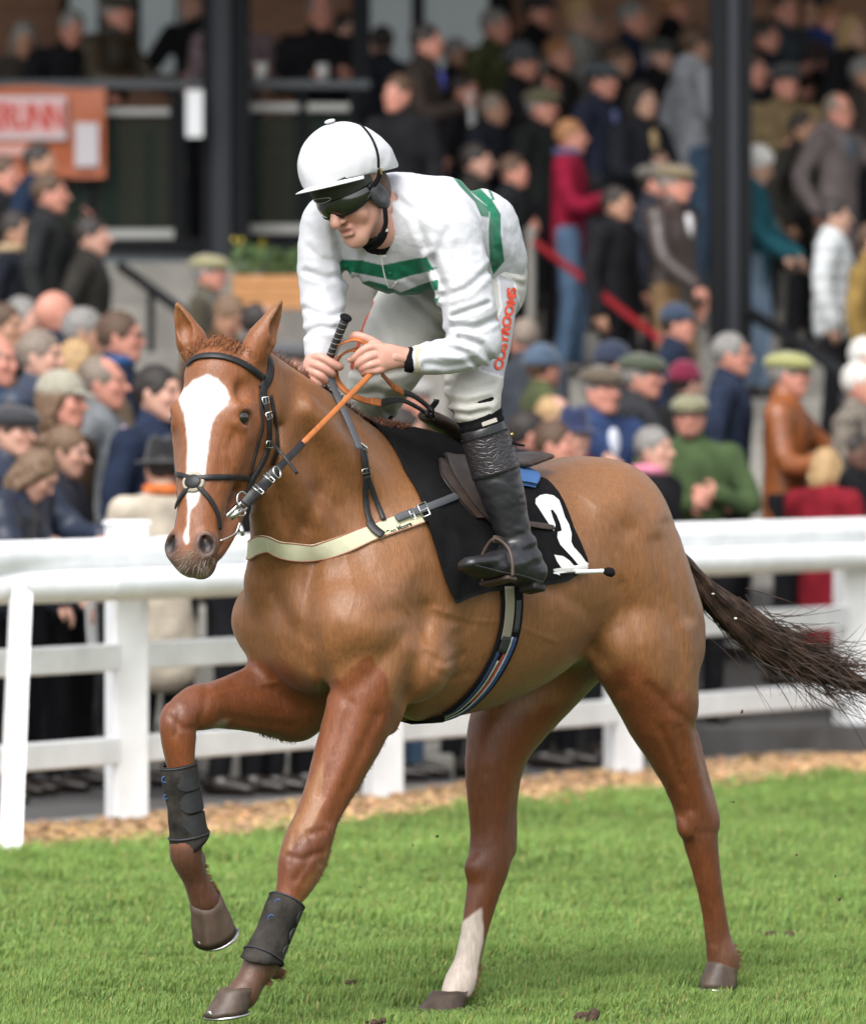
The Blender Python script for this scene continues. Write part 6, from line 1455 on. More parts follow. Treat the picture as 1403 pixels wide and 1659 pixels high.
# tail: dock from behind the near haunch, long hair blown back
TP = [H(-.55, .0, 1.34), H(-.64, .02, 1.30), W(1112, 918, 20.98), W(1138, 952, 21.02), W(1178, 988, 21.06), W(1236, 1030, 21.10), W(1296, 1062, 21.14), W(1350, 1084, 21.18), W(1412, 1106, 21.2)]
CT = catmull(TP, 8); NS = len(CT); rad = np.interp(np.linspace(0, 1, NS), [0, .2, .35, .5, .65, .8, 1], [.018, .021, .029, .042, .050, .044, .014])
v, f_ = tube(CT[:28], [.024 - .0007 * i for i in range(28)], 10); dock = link_mesh('tail', v, f_, m_tail, horse)
Tn = np.gradient(CT, axis=0); Tn /= np.linalg.norm(Tn, axis=1)[:, None]
ps = []
for i in range(2600):
    a = rs.uniform(0, 2 * math.pi); q = math.sqrt(rs.rand()); st = int(rs.uniform(NS * .12, NS * .50)); en = int(min(NS - 1, st + rs.uniform(.35, .62) * NS)) if rs.rand() < .9 else NS - 1
    ks = np.linspace(st, en, 9); P = []
    wa, wp = rs.uniform(0, .010), rs.uniform(0, 6)
    for k in ks:
        c = np.array([np.interp(k, np.arange(NS), CT[:, j]) for j in range(3)]); tn = np.array([np.interp(k, np.arange(NS), Tn[:, j]) for j in range(3)]); u, v_, _ = frame_of(tn); r = np.interp(k, np.arange(NS), rad)
        g_ = (k - st) / max(en - st, 1); cl = math.sin(5 * a) * .15
        P.append(c + (u * math.cos(a) + v_ * math.sin(a)) * r * q * (1 + cl) + (u * math.sin(k * .5 + wp) + v_ * math.cos(k * .4 + wp)) * wa * g_ - Z * .02 * g_ ** 2)
    ps.append(P)
for i in range(420):         # loose wisps
    st = int(rs.uniform(.5, .88) * NS); c = CT[st]; d = nrm(Tn[st] + rs.normal(0, .20, 3)); L = rs.uniform(.10, .26); b = rs.normal(0, .05, 3); o_ = rs.normal(0, .035, 3)
    ps.append([c + o_ + d * L * t + b * t * t for t in np.linspace(0, 1, 7)])
v, f_ = strands(ps, .0020, .0005, 3); sub(dock, 'tail_hair', v, f_, m_tail)
for (a, b) in ((1155, 962), (1191, 1002)):
    v, f_ = ball(W(a, b, 21.0), (.005, .003, .003), 8, 6); sub(dock, 'plait_tape', v, f_, m_wht)
# fine whiskers and feather hair
ps = []
for i in range(70):
    p, n = hit(rs.uniform(290, 345), rs.uniform(888, 922)); d = nrm(n + rs.normal(0, .3, 3) + [-.1, 0, -.2]); L = rs.uniform(.015, .04); ps.append([p, p + d * L * .5, p + d * L - Z * .004])
v, f_ = strands(ps, .0005, .0002, 3); link_mesh('whiskers', v, f_, mat('whisker', (.35, .30, .25), rough=.6), horse)
ps = []
def fringe(pts, n, L0, d0, sx):
    """hair along an edge of the leg: step in from outside until the hide is met"""
    Q = [np.array(p, float) for p in pts]
    for i in range(n):
        t = rs.rand() * (len(Q) - 1); k = int(t); P = Q[k] * (1 - t + k) + Q[k + 1] * (t - k)
        for st_ in range(60):
            d = Vector(((P[0] + sx[0] * (30 - st_) - 701.5) / FPX, 1.0, -(P[1] + sx[1] * (30 - st_) - HOR) / FPX)).normalized(); loc, nn, i_, di = HBV.ray_cast(CAMP, d)
            if loc is not None: break
        if loc is None: continue
        p = np.array(loc); d = nrm(np.array(nn) * .8 + np.array(d0) + rs.normal(0, .3, 3)); L = L0 * rs.uniform(.4, 1.3); ps.append([p - np.array(nn) * .002, p + d * L * .5, p + d * L - Z * L * .25])
fringe([(420, 1190), (480, 1200)], 120, .007, (.3, 0, -.8), (0, 1)); fringe([(640, 1180), (600, 1290), (550, 1380), (515, 1430)], 260, .006, (.9, .3, -.4), (1, 0))
fringe([(455, 1570), (450, 1595)], 160, .012, (.7, .3, -.6), (1, 0)); fringe([(345, 1400), (355, 1430), (372, 1445)], 140, .011, (.9, .2, .1), (1, 0)); fringe([(790, 1560), (775, 1610)], 110, .011, (.8, .3, -.5), (1, 0)); fringe([(1190, 1530), (1192, 1570)], 90, .013, (.9, .3, -.4), (1, 0)); 
v, f_ = strands(ps, .0008, .0002, 3); link_mesh('leg_feather', v, f_, mat('feather_hair', (.16, .060, .026), rough=.55, var=.3, vscale=60), horse)
# ---- brushing boots
m_boot = mat('boot_neoprene', (.034, .030, .026), rough=.85, spec=.2, bump=.9, bscale=45, var=.7, vscale=14, dist=.004)
m_boot2 = mat('boot_strap', (.022, .023, .026), rough=.6, bump=.4, bscale=90, var=.3, vscale=30)
m_edge = mat('boot_edge', (.02, .022, .028), rough=.6, bump=.6, bscale=160)
def brushing(top, bot, l, r0, r1, label, side_dir, flare=1.12, taban=None):
    A, B = Hp(*top, l), Hp(*bot, l); ax = nrm(B - A); e = empty('brushing_boot', A, label, 'horse boot')
    n = 36; rows = 26; V = []; u, v_, _ = frame_of(ax, FW)
    for o in (.007, 0):
        for i in range(rows + 1):
            t = i / rows; C_ = A + (B - A) * t
            for j in range(n):
                a = 2 * math.pi * j / n; d = u * math.cos(a) + v_ * math.sin(a)
                r = (r0 + (r1 - r0) * t) * (1 + .05 * math.sin(t * 9)) + o + (.006 * max(0, t - .85) / .15)
                rr = r * (1.0 + .10 * abs(math.sin(a)))
                V.append(C_ + d * rr + ax * (.030 * (t > .9) * (t - .9) / .1 * math.cos(a - 1.2)))
    V = np.array(V); N_ = (rows + 1) * n
    V[:N_] += .0015 * vnoise(V[:N_], 60, 5, 2)[:, None] * 1
    F = []
    for i in range(rows):
        for j in range(n): a, b = i*n + j, i*n + (j+1) % n; F.append((a, b, b + n, a + n)); F.append((a + N_, a + n + N_, b + n + N_, b + N_))
    for i in (0, rows):
        for j in range(n): a, b = i*n + j, i*n + (j+1) % n; F.append((a, b, b + N_, a + N_))
    sh_ = link_mesh('shell', V, F, m_boot, e)
    sd = nrm(side_dir - ax * np.dot(side_dir, ax)); rm = (r0 + r1) / 2
    for t0 in (.10, .385, .67):
        C_ = A + (B - A) * (t0 + .1); 
        fw = np.cross(ax, sd); V2 = []; nn = 14; hh_ = np.linalg.norm(B - A) * .125
        for o in (.0095, .005):
            for j in range(nn + 1):
                a = -1.25 + 1.9 * j / nn; d = sd * math.cos(a) + fw * math.sin(a); wdt = hh_ * (1 - .0 * j) * (math.sqrt(max(0.02, 1 - max(0, (j - nn + 4) / 4.2) ** 2)))
                rr = (r0 + (r1 - r0) * (t0 + .1)) * 1.08 + o
                for q in (-1, 1): V2.append(C_ + d * rr + ax * wdt * q)
        M_ = 2 * (nn + 1); F2 = []
        for j in range(nn): a = 2 * j; F2 += [(a, a + 1, a + 3, a + 2), (a + M_, a + 2 + M_, a + 3 + M_, a + 1 + M_), (a, a + 2, a + 2 + M_, a + M_), (a + 1, a + 1 + M_, a + 3 + M_, a + 3)]
        F2 += [(2 * nn, 2 * nn + 1, 2 * nn + 1 + M_, 2 * nn + M_), (0, M_, M_ + 1, 1)]
        st_ = link_mesh('strap', V2, F2, m_boot2, e, smooth=False)
    for t in (.02, .93):
        th = np.linspace(0, 2 * math.pi, 37); C_ = A + (B - A) * t; rr = (r0 + (r1 - r0) * t) * (1 + .05 * math.sin(t * 9)) + .007 + .004 * (t > .5); v, f_ = tube([C_ + (u * math.cos(a) + v_ * math.sin(a) * 1.0) * rr * (1 + .10 * abs(math.sin(a))) for a in th], .0032, 8, caps=False); sub(sh_, 'binding', v, f_, m_edge)
    return e, sh_, A, B, r0
b1 = brushing((289, 1238), (308, 1362), -.165, .040, .040, 'muddy black brushing boot strapped on the raised right foreleg', LF * 1 + FW * .3)
b2 = brushing((466, 1458), (425, 1556), .122, .040, .041, 'muddy black brushing boot strapped on the planted left foreleg', LF * .55 - FW * .9)
for (a, b, r, c, e) in ((268, 1262, .008, (.02, .10, .30), b1), (270, 1290, .006, (.02, .10, .30), b1), (452, 1460, .009, (.02, .12, .35), b2), (441, 1486, .010, (.03, .06, .12), b2)):
    A = e[2]; pass
    t = np.clip((b - (1238 if e is b1 else 1458)) / 110, 0, 1); C_ = A + (e[3] - A) * t; px0 = pix(C_)[0][0]; off = (a - px0) / FPX * C_[1]; rr = .056; dy = math.sqrt(max(rr ** 2 - off ** 2, .0004)); p = np.array([C_[0] + off, C_[1] - dy, W(a, b, C_[1])[2]])
    v, f_ = tube([p + [r * math.cos(t2), 0, r * math.sin(t2)] for t2 in np.linspace(0, 6.283, 13)], .0018, 6, caps=False); sub(e[1], 'emblem', v, f_, mat('emblem_blue', c, rough=.5))
# ============================================================ the jockey
jk = empty('person', H(.15, 0, 1.05), 'jockey in white silks with green hoops, white helmet and dark goggles, crouching in the stirrups', 'person')
RING = SK['p']
hc = W(573, 313, 19.93)
yw, nd = R(-38), R(30)
_h = np.array([math.sin(yw), -math.cos(yw), 0]); jfy = nrm(_h * math.cos(nd) - Z * math.sin(nd)); jfx = nrm(np.cross(Z, _h)); jfx = np.array([math.cos(yw), math.sin(yw), 0]); jfz = nrm(np.cross(jfx, -jfy)) 
if jfz[2] < 0: jfz = -jfz
rl = R(9); jfx, jfz = jfx * math.cos(rl) + jfz * math.sin(rl), jfz * math.cos(rl) - jfx * math.sin(rl)
HS = 1.06
def jp(x, y, z): return hc + HS * (jfx * x + jfy * y + jfz * z)
JF = (jfx, jfy, jfz)
tb = R(16); JHY, JHZ = jfy * math.cos(tb) + jfz * math.sin(tb), jfz * math.cos(tb) - jfy * math.sin(tb); JH = (jfx, JHY, JHZ)
def jh(x, y, z): return hc + HS * (jfx * x + JHY * y + JHZ * z)
NECK = W(634, 336, 20.08)
SHn, SHo = W(722, 372, 20.00), W(537, 366, 20.12)
ELn, ELo = W(786, 556, 19.98), W(519, 480, 20.08)
WRn, WRo = W(668, 582, 19.93), W(520, 566, 19.98)
PEL = W(778, 442, 20.45); WAIST = W(735, 392, 20.32); CHEST = W(665, 372, 20.13)
HPn, HPo = W(800, 470, 20.34), W(688, 470, 20.56)
KNn, KNo = Hp(768, 645, .27), Hp(605, 648, -.20)
ANn = Hp(842, 896, .34); _k = hl(KNn); _a = hl(ANn)
ANo = H(_a[0], -.34, _a[2])
HLn, TOn = Hp(862, 936, .35), Hp(758, 912, .40)
ty_ = nrm(np.cross(PEL - NECK, SHn - SHo)); ty_ = ty_ if ty_[2] > 0 else -ty_       # towards the back
# ---- body: one skin (head, neck, trunk, limbs, hands with fingers)
lo, hi = np.array([-.42, 19.30, 1.05]), np.array([.40, 21.25, 2.10])
f = Field((-.40, 19.60, 1.12), (.36, 20.98, 2.46), .0050)
fh = Field(hc - .175, hc + .175, .0026); head_sdf(fh, hc, jfx, jfy, jfz, HS, nose=1.5)
fh.limb(jp(0, .092, .0), jp(0, .114, -.032), .009, .011, k=.010); fh.ell(jp(0, .112, -.036), (.011, .010, .009), JF, k=.006)
for sd in (1, -1): fh.ell(jp(.0075 * sd, .112, -.044), (.004, .005, .003), JF, k=.003, sub=True); fh.ell(jp(.044 * sd, .056, -.040), (.018, .014, .020), JF, k=.02)
fh.limb(jp(.021, .096, -.0655), jp(-.021, .096, -.0655), .0030, .0030, k=.004, sub=True); fh.limb(jp(.015, .091, -.076), jp(-.015, .091, -.076), .0055, .0055, k=.006); fh.limb(jp(.014, .091, -.086), jp(-.014, .091, -.086), .0025, .0025, k=.010, sub=True)
fh.ell(jp(0, .066, -.108), (.026, .024, .018), JF, k=.02)
fh.limb(jp(0, .00, -.04), jp(0, -.03, -.13), .056 , .052, k=.02); Vh, Fh = fh.mesh(1)
f.limb(NECK, jp(0, -.02, -.06), .060, .058, k=.02)
f.chain([NECK, CHEST, WAIST, PEL], [(.09, .07), (.15, .10), (.12, .08), (.11, .07)], v=ty_, k=.03)
f.chain([SHn, ELn, WRn], [.05, .040, .029], k=.02); f.chain([SHo, ELo, WRo], [.05, .038, .029], k=.02)
for q0_, q1_, q2_ in ((HPn, KNn, ANn), (HPo, KNo, ANo)):
    f.limb(q0_, q1_, .060, .042, k=.02); f.limb(q1_, q2_, .036, .028, k=.02)
f.limb(ANn, HLn, .026, .020, k=.01); f.limb(HLn, HLn * .3 + TOn * .7, .020, .016, k=.01)
def zq(L, Y0, sx=480, sy=500, k=6.377): return [W(sx + a / k, sy + b / k, Y0 + dy) for a, b, dy in L]
# near (left) hand: back of the hand to the camera, fingers closed round the rein
hk = Field((W(540, 540, 19.8)[0], 19.74, W(0, 640, 19.9)[2]), (W(690, 540, 19.9)[0], 20.06, W(0, 530, 19.9)[2]), .0024)
Lh = [([(1160, 500, .01), (1000, 500, -.01), (880, 480, -.015)], [(.021, .030), (.020, .034), (.018, .034)], .012),
      ([(900, 560, -.01), (800, 590, -.012)], [(.018, .028), (.014, .026)], .02)]
def fing(pts, rs_, dst, k=.004): dst.chain(zq(pts, 19.905), rs_, k=k, n=4)
for dst in (hk,):
    dst.chain(zq([(1180, 520, .02), (1080, 500, .01), (980, 500, -.002), (880, 500, -.01)], 19.905), [(.027, .022), (.027, .020), (.034, .018), (.036, .017)], v=(0, -1, 0), k=.01)
    for kn_ in ((820, 400), (770, 490), (790, 590)): dst.ell(zq([(kn_[0], kn_[1], -.012)], 19.905)[0], .0115, k=.018)
    fing([(850, 400, -.008), (760, 400, -.018), (680, 440, -.020), (620, 500, -.012), (585, 535, .004)], [.0125, .0115, .0108, .0100, .0088], dst)        # index
    fing([(850, 470, -.010), (750, 500, -.024), (670, 555, -.022), (640, 590, -.006), (665, 600, .012)], [.0125, .0118, .0105, .0098, .009], dst)      # middle
    fing([(860, 560, -.010), (770, 580, -.024), (690, 610, -.018), (690, 640, .0), (720, 640, .014)], [.012, .011, .010, .0095, .0085], dst)         # ring
    fing([(900, 620, -.006), (820, 640, -.016), (740, 640, -.018), (700, 665, -.006), (720, 690, .006)], [.0115, .0105, .0095, .009, .008], dst)          # little
    fing([(920, 440, .004), (800, 350, .002), (700, 300, -.002), (610, 280, .002), (570, 300, .008)], [.0155, .0125, .0110, .0108, .0085], dst)      # thumb
    dst.ell(zq([(575, 530, .012)], 19.905)[0], (.013, .010, .008), k=.004)
V2, F2 = hk.mesh(1)
# right hand: knuckles towards the camera, round the whip grip
ho = Field((W(480, 540, 19.9)[0], 19.80, W(0, 655, 19.98)[2]), (W(570, 540, 19.9)[0], 20.10, W(0, 540, 19.98)[2]), .0024)
def fo(pts, rs_): ho.chain(zq(pts, 19.965), rs_, k=.004, n=4)
ho.chain(zq([(250, 420, .02), (215, 500, .01), (180, 590, .0), (170, 690, .0)], 19.965), [(.027, .022), (.027, .021), (.028, .022), (.022, .018)], v=(0, -1, 0), k=.01)
fo([(200, 500, -.012), (270, 510, -.026), (360, 560, -.030), (440, 600, -.022), (455, 590, -.006)], [.0125, .012, .0115, .0105, .009])
fo([(165, 570, -.012), (230, 590, -.026), (310, 630, -.028), (370, 670, -.018), (360, 690, -.002)], [.0125, .012, .011, .010, .009])
fo([(140, 640, -.010), (200, 670, -.024), (260, 700, -.026), (305, 740, -.014), (290, 750, .0)], [.012, .011, .0105, .0098, .0085])
fo([(130, 700, -.008), (180, 730, -.020), (225, 770, -.018), (250, 800, -.008)], [.011, .010, .0095, .008])
fo([(260, 470, .006), (330, 480, .004), (400, 540, .000)], [.015, .012, .010])
V3, F3 = ho.mesh(1)
# merge the fine hands into the body field so that the skin is one surface
for (gg) in (hk, ho):
    for ax_ in (0,):
        pass
f.chain([WRn, zq([(1000, 500, 0)], 19.905)[0]], [.024, (.024, .020)], k=.01); f.chain([WRo, zq([(215, 500, .01)], 19.965)[0]], [.024, .022], k=.01)
V, F = f.mesh(1)
C = np.tile(np.array([.56, .31, .24]), (len(V), 1)); Ch = head_cols(Vh, hc, jfx, jfy, jfz, HS, (.56, .31, .235)); _n = vnoise(Vh, 30, 61, 3); Ch = Ch * (1 + .06 * vnoise(Vh, 90, 62, 2))[:, None]; Ch[:, 1:] *= (1 - .12 * np.clip(_n + .2, 0, 1))[:, None]
_q = (Vh - hc) / HS; _x, _y, _z = _q @ jfx, _q @ jfy, _q @ jfz; _m = np.exp(-((_x / .021) ** 2 + ((_z + .066) / .0028) ** 2)) * (_y > .07) * .6; Ch = Ch * (1 - _m[:, None]) + np.array([.16, .05, .045]) * _m[:, None]
SKH = np.array([.56, .30, .235])
def hcols(V, sd):
    n1 = vnoise(V, 60, sd, 3); n2 = vnoise(V, 25, sd + 1, 2)
    c = SKH * (1 + .10 * n2)[:, None]; c[:, 1:] *= (1 - .14 * np.clip(n1 + .1, 0, 1))[:, None]; return c
o2 = len(V); o3 = o2 + len(V2); o4 = o3 + len(V3)
Vb = np.vstack([V, V2, V3, Vh]); Fb = np.vstack([F, F2 + o2, F3 + o3, Fh + o4]); Cb = np.vstack([C, hcols(V2, 3), hcols(V3, 7), Ch])
m_face = mat('jockey_skin', rough=.42, spec=.45, vcol=True, bump=.25, bscale=420, dist=.0006)
m_face.node_tree.nodes['Principled BSDF'].inputs['Subsurface Weight'].default_value = .12; m_face.node_tree.nodes['Principled BSDF'].inputs['Subsurface Radius'].default_value = (.01, .004, .002)
jbody = link_mesh('body', Vb, Fb, m_face, jk, cols=Cb)
# ---- silks
g = Field((-.42, 19.62, 1.60), (.36, 20.86, 2.42), .0043)
g.chain([W(632, 345, 20.10), W(660, 372, 20.13), W(700, 385, 20.22), W(745, 398, 20.32), W(772, 422, 20.42)], [(.13, .085), (.185, .125), (.175, .135), (.145, .130), (.145, .118)], v=ty_, k=.03)
g.ell(W(652, 428, 20.12), (.125, .095, .085), k=.05); g.ell(W(600, 412, 20.10), (.06, .06, .06), k=.05)
g.limb(SHn, SHo, (.085, .085), (.075, .08), k=.06)
g.ell(W(770, 360, 20.42), (.10, .12, .085), (nrm(PEL - NECK), nrm(SHn - SHo), ty_), k=.08)
g.limb(W(640, 318, 20.12), W(716, 330, 20.22), (.07, .06), (.09, .07), v=ty_, k=.06)
g.chain([SHn + [.0, 0, .0], W(745, 440, 19.98), W(759, 505, 19.97), W(773, 553, 19.97)], [(.080, .083), (.076, .080), (.071, .075), (.056, .062)], k=.035)
g.chain([W(774, 556, 19.97), W(742, 572, 19.95), W(705, 580, 19.94), W(676, 583, 19.93)], [(.060, .062), (.058, .050), (.048, .042), (.036, .037)], k=.02, v=(0, 0, 1))
g.ell(W(790, 556, 19.98), (.022, .03, .04), k=.03)
g.chain([SHo, W(523, 420, 20.10), W(524, 480, 20.07), W(526, 530, 20.02), W(520, 575, 19.99)], [(.075, .078), (.068, .070), (.060, .062), (.054, .056), (.042, .045)], k=.035)
g.chain([NECK, W(622, 350, 20.05)], [.074, .070], k=.02)
g.ell(W(612, 340, 20.02), (.064, .062, .058), k=.012, sub=True)
cap_n = nrm(W(560, 583, 19.9) - W(676, 583, 19.93)); g.plane(W(667, 585, 19.93), cap_n, k=.003, lo=W(668, 640, 19.80), hi=W(635, 540, 20.05)) if False else None
fl_ = [  # sleeve and body folds (photo lines): crisp creases
    ([(700, 420), (720, 470), (712, 520)], 6, .008), ([(722, 480), (755, 470), (798, 432)], 5, .006), ([(735, 512), (770, 500), (790, 492)], 4, .006), ([(735, 528), (770, 532), (806, 515)], 5, .007),
    ([(745, 548), (780, 560), (800, 590)], 5, .009), ([(700, 560), (750, 572), (786, 598)], 5, .007), ([(690, 590), (730, 592), (770, 585)], 5, .005), ([(725, 375), (712, 405), (704, 440)], 7, .005),
    ([(640, 320), (670, 345), (690, 400)], 6, .006), ([(655, 330), (700, 345), (742, 372)], 8, .003), ([(620, 390), (625, 440), (640, 480)], 5, .004), ([(600, 385), (590, 420), (580, 450)], 6, .005),
    ([(545, 370), (556, 420), (560, 450)], 7, .010), ([(495, 440), (530, 452), (560, 445)], 5, .006), ([(495, 500), (530, 515), (560, 505)], 5, .005), ([(497, 540), (520, 530), (558, 535)], 5, .006), ([(500, 400), (520, 420), (550, 425)], 5, .004),
    ([(570, 350), (560, 385), (570, 430)], 6, .004), ([(760, 300), (790, 340), (800, 400)], 8, .005), ([(655, 450), (690, 470), (712, 480)], 5, .004)]
idx = np.nonzero(np.abs(g.a) < .03); PL = np.stack([g.ax[i][idx[i]] for i in range(3)], 1); pq = pix(PL); dd = np.zeros(len(PL))
for pts, w_, dp in fl_:
    m = np.full(len(PL), 1e9); pts = [np.array(p, float) for p in pts]
    for a, b in zip(pts[:-1], pts[1:]):
        ab = b - a; t = np.clip(((pq - a) @ ab) / ab.dot(ab), 0, 1); m = np.minimum(m, np.hypot(*(pq - a - t[:, None] * ab).T))
    dd += dp * np.exp(-(m / w_) ** 2) - dp * .45 * np.exp(-((m - w_ * 2.2) / w_) ** 2)
rn = 1 - np.abs(vnoise(PL * [1, 1, 1.6], 11, 21, 3)) * 2.2
dd += -.0028 * rn + .002 * vnoise(PL, 28, 22, 2)
g.a[idx] += dd.astype(np.float32)
V, F = g.mesh(1); pq = pix(V); nz_ = vnoise(V, 9, 30, 2)
z2 = lambda L: [(440 + a / 3.05, 180 + b / 3.05) for a, b in L]
GRN = np.array([.004, .135, .068]); WHT = np.array([.54, .548, .58])
C = np.tile(WHT, (len(V), 1))
bands = [z2([(335, 745), (350, 733), (450, 738), (545, 762), (640, 742), (765, 720), (792, 772), (822, 775), (780, 792), (690, 812), (610, 838), (500, 815), (400, 796), (368, 832), (345, 805)]),
         z2([(406, 858), (480, 838), (560, 858), (640, 897), (730, 860), (822, 830), (826, 880), (700, 925), (640, 912), (500, 905), (430, 880)]), z2([(770, 937), (832, 918), (815, 952)])]
frontm = (V @ ty_ < (CHEST @ ty_) + .03) & (pq[:, 0] > 548) & (pq[:, 0] < 716)
m_ = np.zeros(len(V))
for b_ in bands: m_ = np.maximum(m_, smooth(-polydist(pq, b_), -.8, .8) * frontm)
back = [z2([(878, 304), (925, 330), (1005, 425), (1078, 480), (1072, 527), (1036, 520), (1005, 450), (930, 372)]), z2([(905, 300), (930, 308), (1000, 350), (1090, 440), (1132, 510), (1132, 600), (1150, 742), (1095, 808), (1078, 740), (1072, 600), (1078, 500), (1060, 465), (985, 400), (925, 335)]), z2([(1068, 385), (1085, 395), (1104, 440), (1090, 440)])]
backm = (pq[:, 0] > 715)
for b_ in back: m_ = np.maximum(m_, smooth(-polydist(pq, b_), -.8, .8) * backm)
# hoops continue unseen over the far side of the back
dsp = (V - NECK) @ nrm(PEL - NECK); hid = (V @ ty_ > CHEST @ ty_) & (pq[:, 0] < 700)
m_ = np.maximum(m_, (smooth(dsp, .16, .17) * (1 - smooth(dsp, .21, .22)) + smooth(dsp, .25, .26) * (1 - smooth(dsp, .32, .33))) * hid * (V[:, 1] > 20.15) * (V[:, 2] < 1.9) * 0)
C = C * (1 - m_[:, None]) + GRN * m_[:, None] * (1 + .15 * nz_[:, None])
m_silk = mat('silks', rough=.50, spec=.35, vcol=True, bump=.55, bscale=32, dist=.006, sheen=.1)
silks = link_mesh('silks', V, F, m_silk, jk, cols=C)
SLB = BVHTree.FromPolygons([tuple(v) for v in V], [tuple(q) for q in F.tolist()])
for (a, b) in ((617, 388), (622, 415)):
    p, n = hit(a, b, SLB, 20); v, f_ = ball(p + nrm(n) * .002, (.007, .007, .0025), 12, 6, frame_of(n)[0:2] + (nrm(n),)); sub(silks, 'button', v, f_, m_wht)
p, n = hit(632, 443, SLB, 20); v, f_ = ball(p + nrm(n) * .002, (.007, .007, .0025), 12, 6, frame_of(n)[0:2] + (nrm(n),)); sub(silks, 'button', v, f_, mat('green_button', (.004, .13, .07), rough=.4))
# placket seam and collar
def slay(pts, off=.001, n=6):
    P, N = [], []
    for a, b, _ in catmull([(a, b, 0) for a, b in pts], n): p, nn = hit(a, b, SLB, 20.0); P.append(p); N.append(nrm(nn))
    P, N = np.array(P), np.array(N); P[1:-1] = P[1:-1] * .5 + .25 * (P[:-2] + P[2:]); return P + N * off, N
v, f_ = ribbon(*slay([(613, 392), (618, 420), (624, 450), (636, 482)]), .0035, .001); sub(silks, 'placket_seam', v, f_, m_wht)
cn = [(NECK + (jfx * math.cos(t) + nrm(np.cross(jfx, NECK - CHEST)) * math.sin(t)) * .070 - nrm(NECK - hc) * .01) for t in np.linspace(0, 6.283, 30)]
v, f_ = ribbon(np.array(cn), np.array([nrm(c - NECK) for c in cn]), .034, .004); sub(silks, 'collar', v, f_, m_wht)
# cuffs
v, f_ = tube([W(674, 583, 19.93), W(664, 583, 19.93), W(655, 583, 19.93)], [.036, .036, .033], 24, v=(0, 0, 1)); link_mesh('cuff', v, f_, m_blk, jk)
v, f_ = tube([W(684, 582, 19.93), W(673, 583, 19.93)], [.040, .041], 24); link_mesh('sleeve_edge', v, f_, mat('cream_lining', (.50, .46, .34), rough=.8), jk)
# neck scarf: black base layer with a white and red tag
v, f_ = tube(catmull([jp(0, .012, -.098), W(612, 372, 20.005), W(622, 384, 20.05)], 5), [.056] * 5 + [.066] * 6, 24); scf = link_mesh('base_layer', v, f_, m_blk, jk)
q = W(617, 372, 19.935); v, f_ = boxm(q, (.018, .002, .012), (nrm([1, -.2, .45]), nrm([.2, 1, 0]), nrm([-.45, 0, 1]))); tg = sub(scf, 'tag', v, f_, m_wht, smooth=False)
v, f_ = ball(q + [0, -.003, 0], (.007, .002, .007), 6, 4); sub(scf, 'tag_mark', v, f_, mat('red_mark', (.6, .03, .02)))
# ---- breeches
g = Field((-.30, 19.70, 1.50), (.36, 21.05, 2.24), .0048)
def T3(px, py, l): return Hp(px, py, l)
g.chain([W(752, 415, 20.38), W(770, 440, 20.45), W(787, 472, 20.46)], [(.14, .11), (.15, .125), (.125, .105)], v=ty_, k=.05)
KT = KNn + nrm(ANn - KNn) * .03
g.chain([W(783, 470, 20.36), W(776, 540, 20.24), W(768, 600, 20.15), KNn, KT], [(.095, .097), (.088, .092), (.078, .084), (.068, .074), (.060, .064)], v=FW, k=.05)
g.chain([W(690, 470, 20.52), W(660, 530, 20.40), W(628, 590, 20.32), KNo, KNo + nrm(ANo - KNo) * .10], [(.125, .115), (.115, .115), (.095, .10), (.072, .08), (.06, .065)], v=FW, k=.05)
bf = [([(725, 625), (760, 632), (800, 622)], 5, .005), ([(722, 650), (755, 655), (795, 648)], 5, .006), ([(730, 668), (760, 672), (790, 665)], 4, .006), ([(735, 612), (728, 640), (735, 680)], 5, .004), ([(570, 600), (600, 610), (650, 600)], 5, .005), ([(575, 640), (610, 635), (650, 645)], 5, .005),
      ([(655, 470), (690, 500), (720, 530)], 6, .006), ([(600, 500), (620, 540), (615, 590)], 7, .004), ([(815, 425), (830, 440), (845, 445)], 4, .005), ([(800, 450), (825, 455), (845, 462)], 4, .004), ([(640, 640), (620, 660), (640, 680)], 5, .005)]
idx = np.nonzero(np.abs(g.a) < .03); PL = np.stack([g.ax[i][idx[i]] for i in range(3)], 1); pq = pix(PL); dd = np.zeros(len(PL))
for pts, w_, dp in bf:
    m = np.full(len(PL), 1e9); pts = [np.array(p, float) for p in pts]
    for a, b in zip(pts[:-1], pts[1:]):
        ab = b - a; t = np.clip(((pq - a) @ ab) / ab.dot(ab), 0, 1); m = np.minimum(m, np.hypot(*(pq - a - t[:, None] * ab).T))
    dd += dp * np.exp(-(m / w_) ** 2) - dp * .4 * np.exp(-((m - w_ * 2.2) / w_) ** 2)
dd += -.0025 * (1 - np.abs(vnoise(PL, 13, 41, 3)) * 2.2); g.a[idx] += dd.astype(np.float32)
V, F = g.mesh(1); pq = pix(V); CR = np.array([.55, .537, .50]); C = np.tile(CR, (len(V), 1)) * (1 + .04 * vnoise(V, 8, 4, 2))[:, None]
pn_ = polydist(pq, [(806, 440), (832, 455), (845, 500), (840, 545), (828, 590), (818, 612), (778, 600), (776, 580), (812, 500)]); l_of = (V - HB) @ LF
C = np.where(((pn_ < 0) & (l_of > .05))[:, None], np.array([.50, .50, .53]), C)
C = np.where(((np.abs(pn_) < 1.6) & (l_of > .05))[:, None], np.array([.72, .72, .72]), C)
po_ = polydist(pq, [(600, 478), (606, 490), (590, 530), (584, 560), (572, 600), (560, 600), (570, 550), (585, 510)]); C = np.where(((po_ < 0) & (l_of < 0))[:, None], np.array([.60, .09, .04]), C)
m_br2 = mat('breeches', rough=.7, vcol=True, bump=.3, bscale=90, dist=.002, spec=.3)
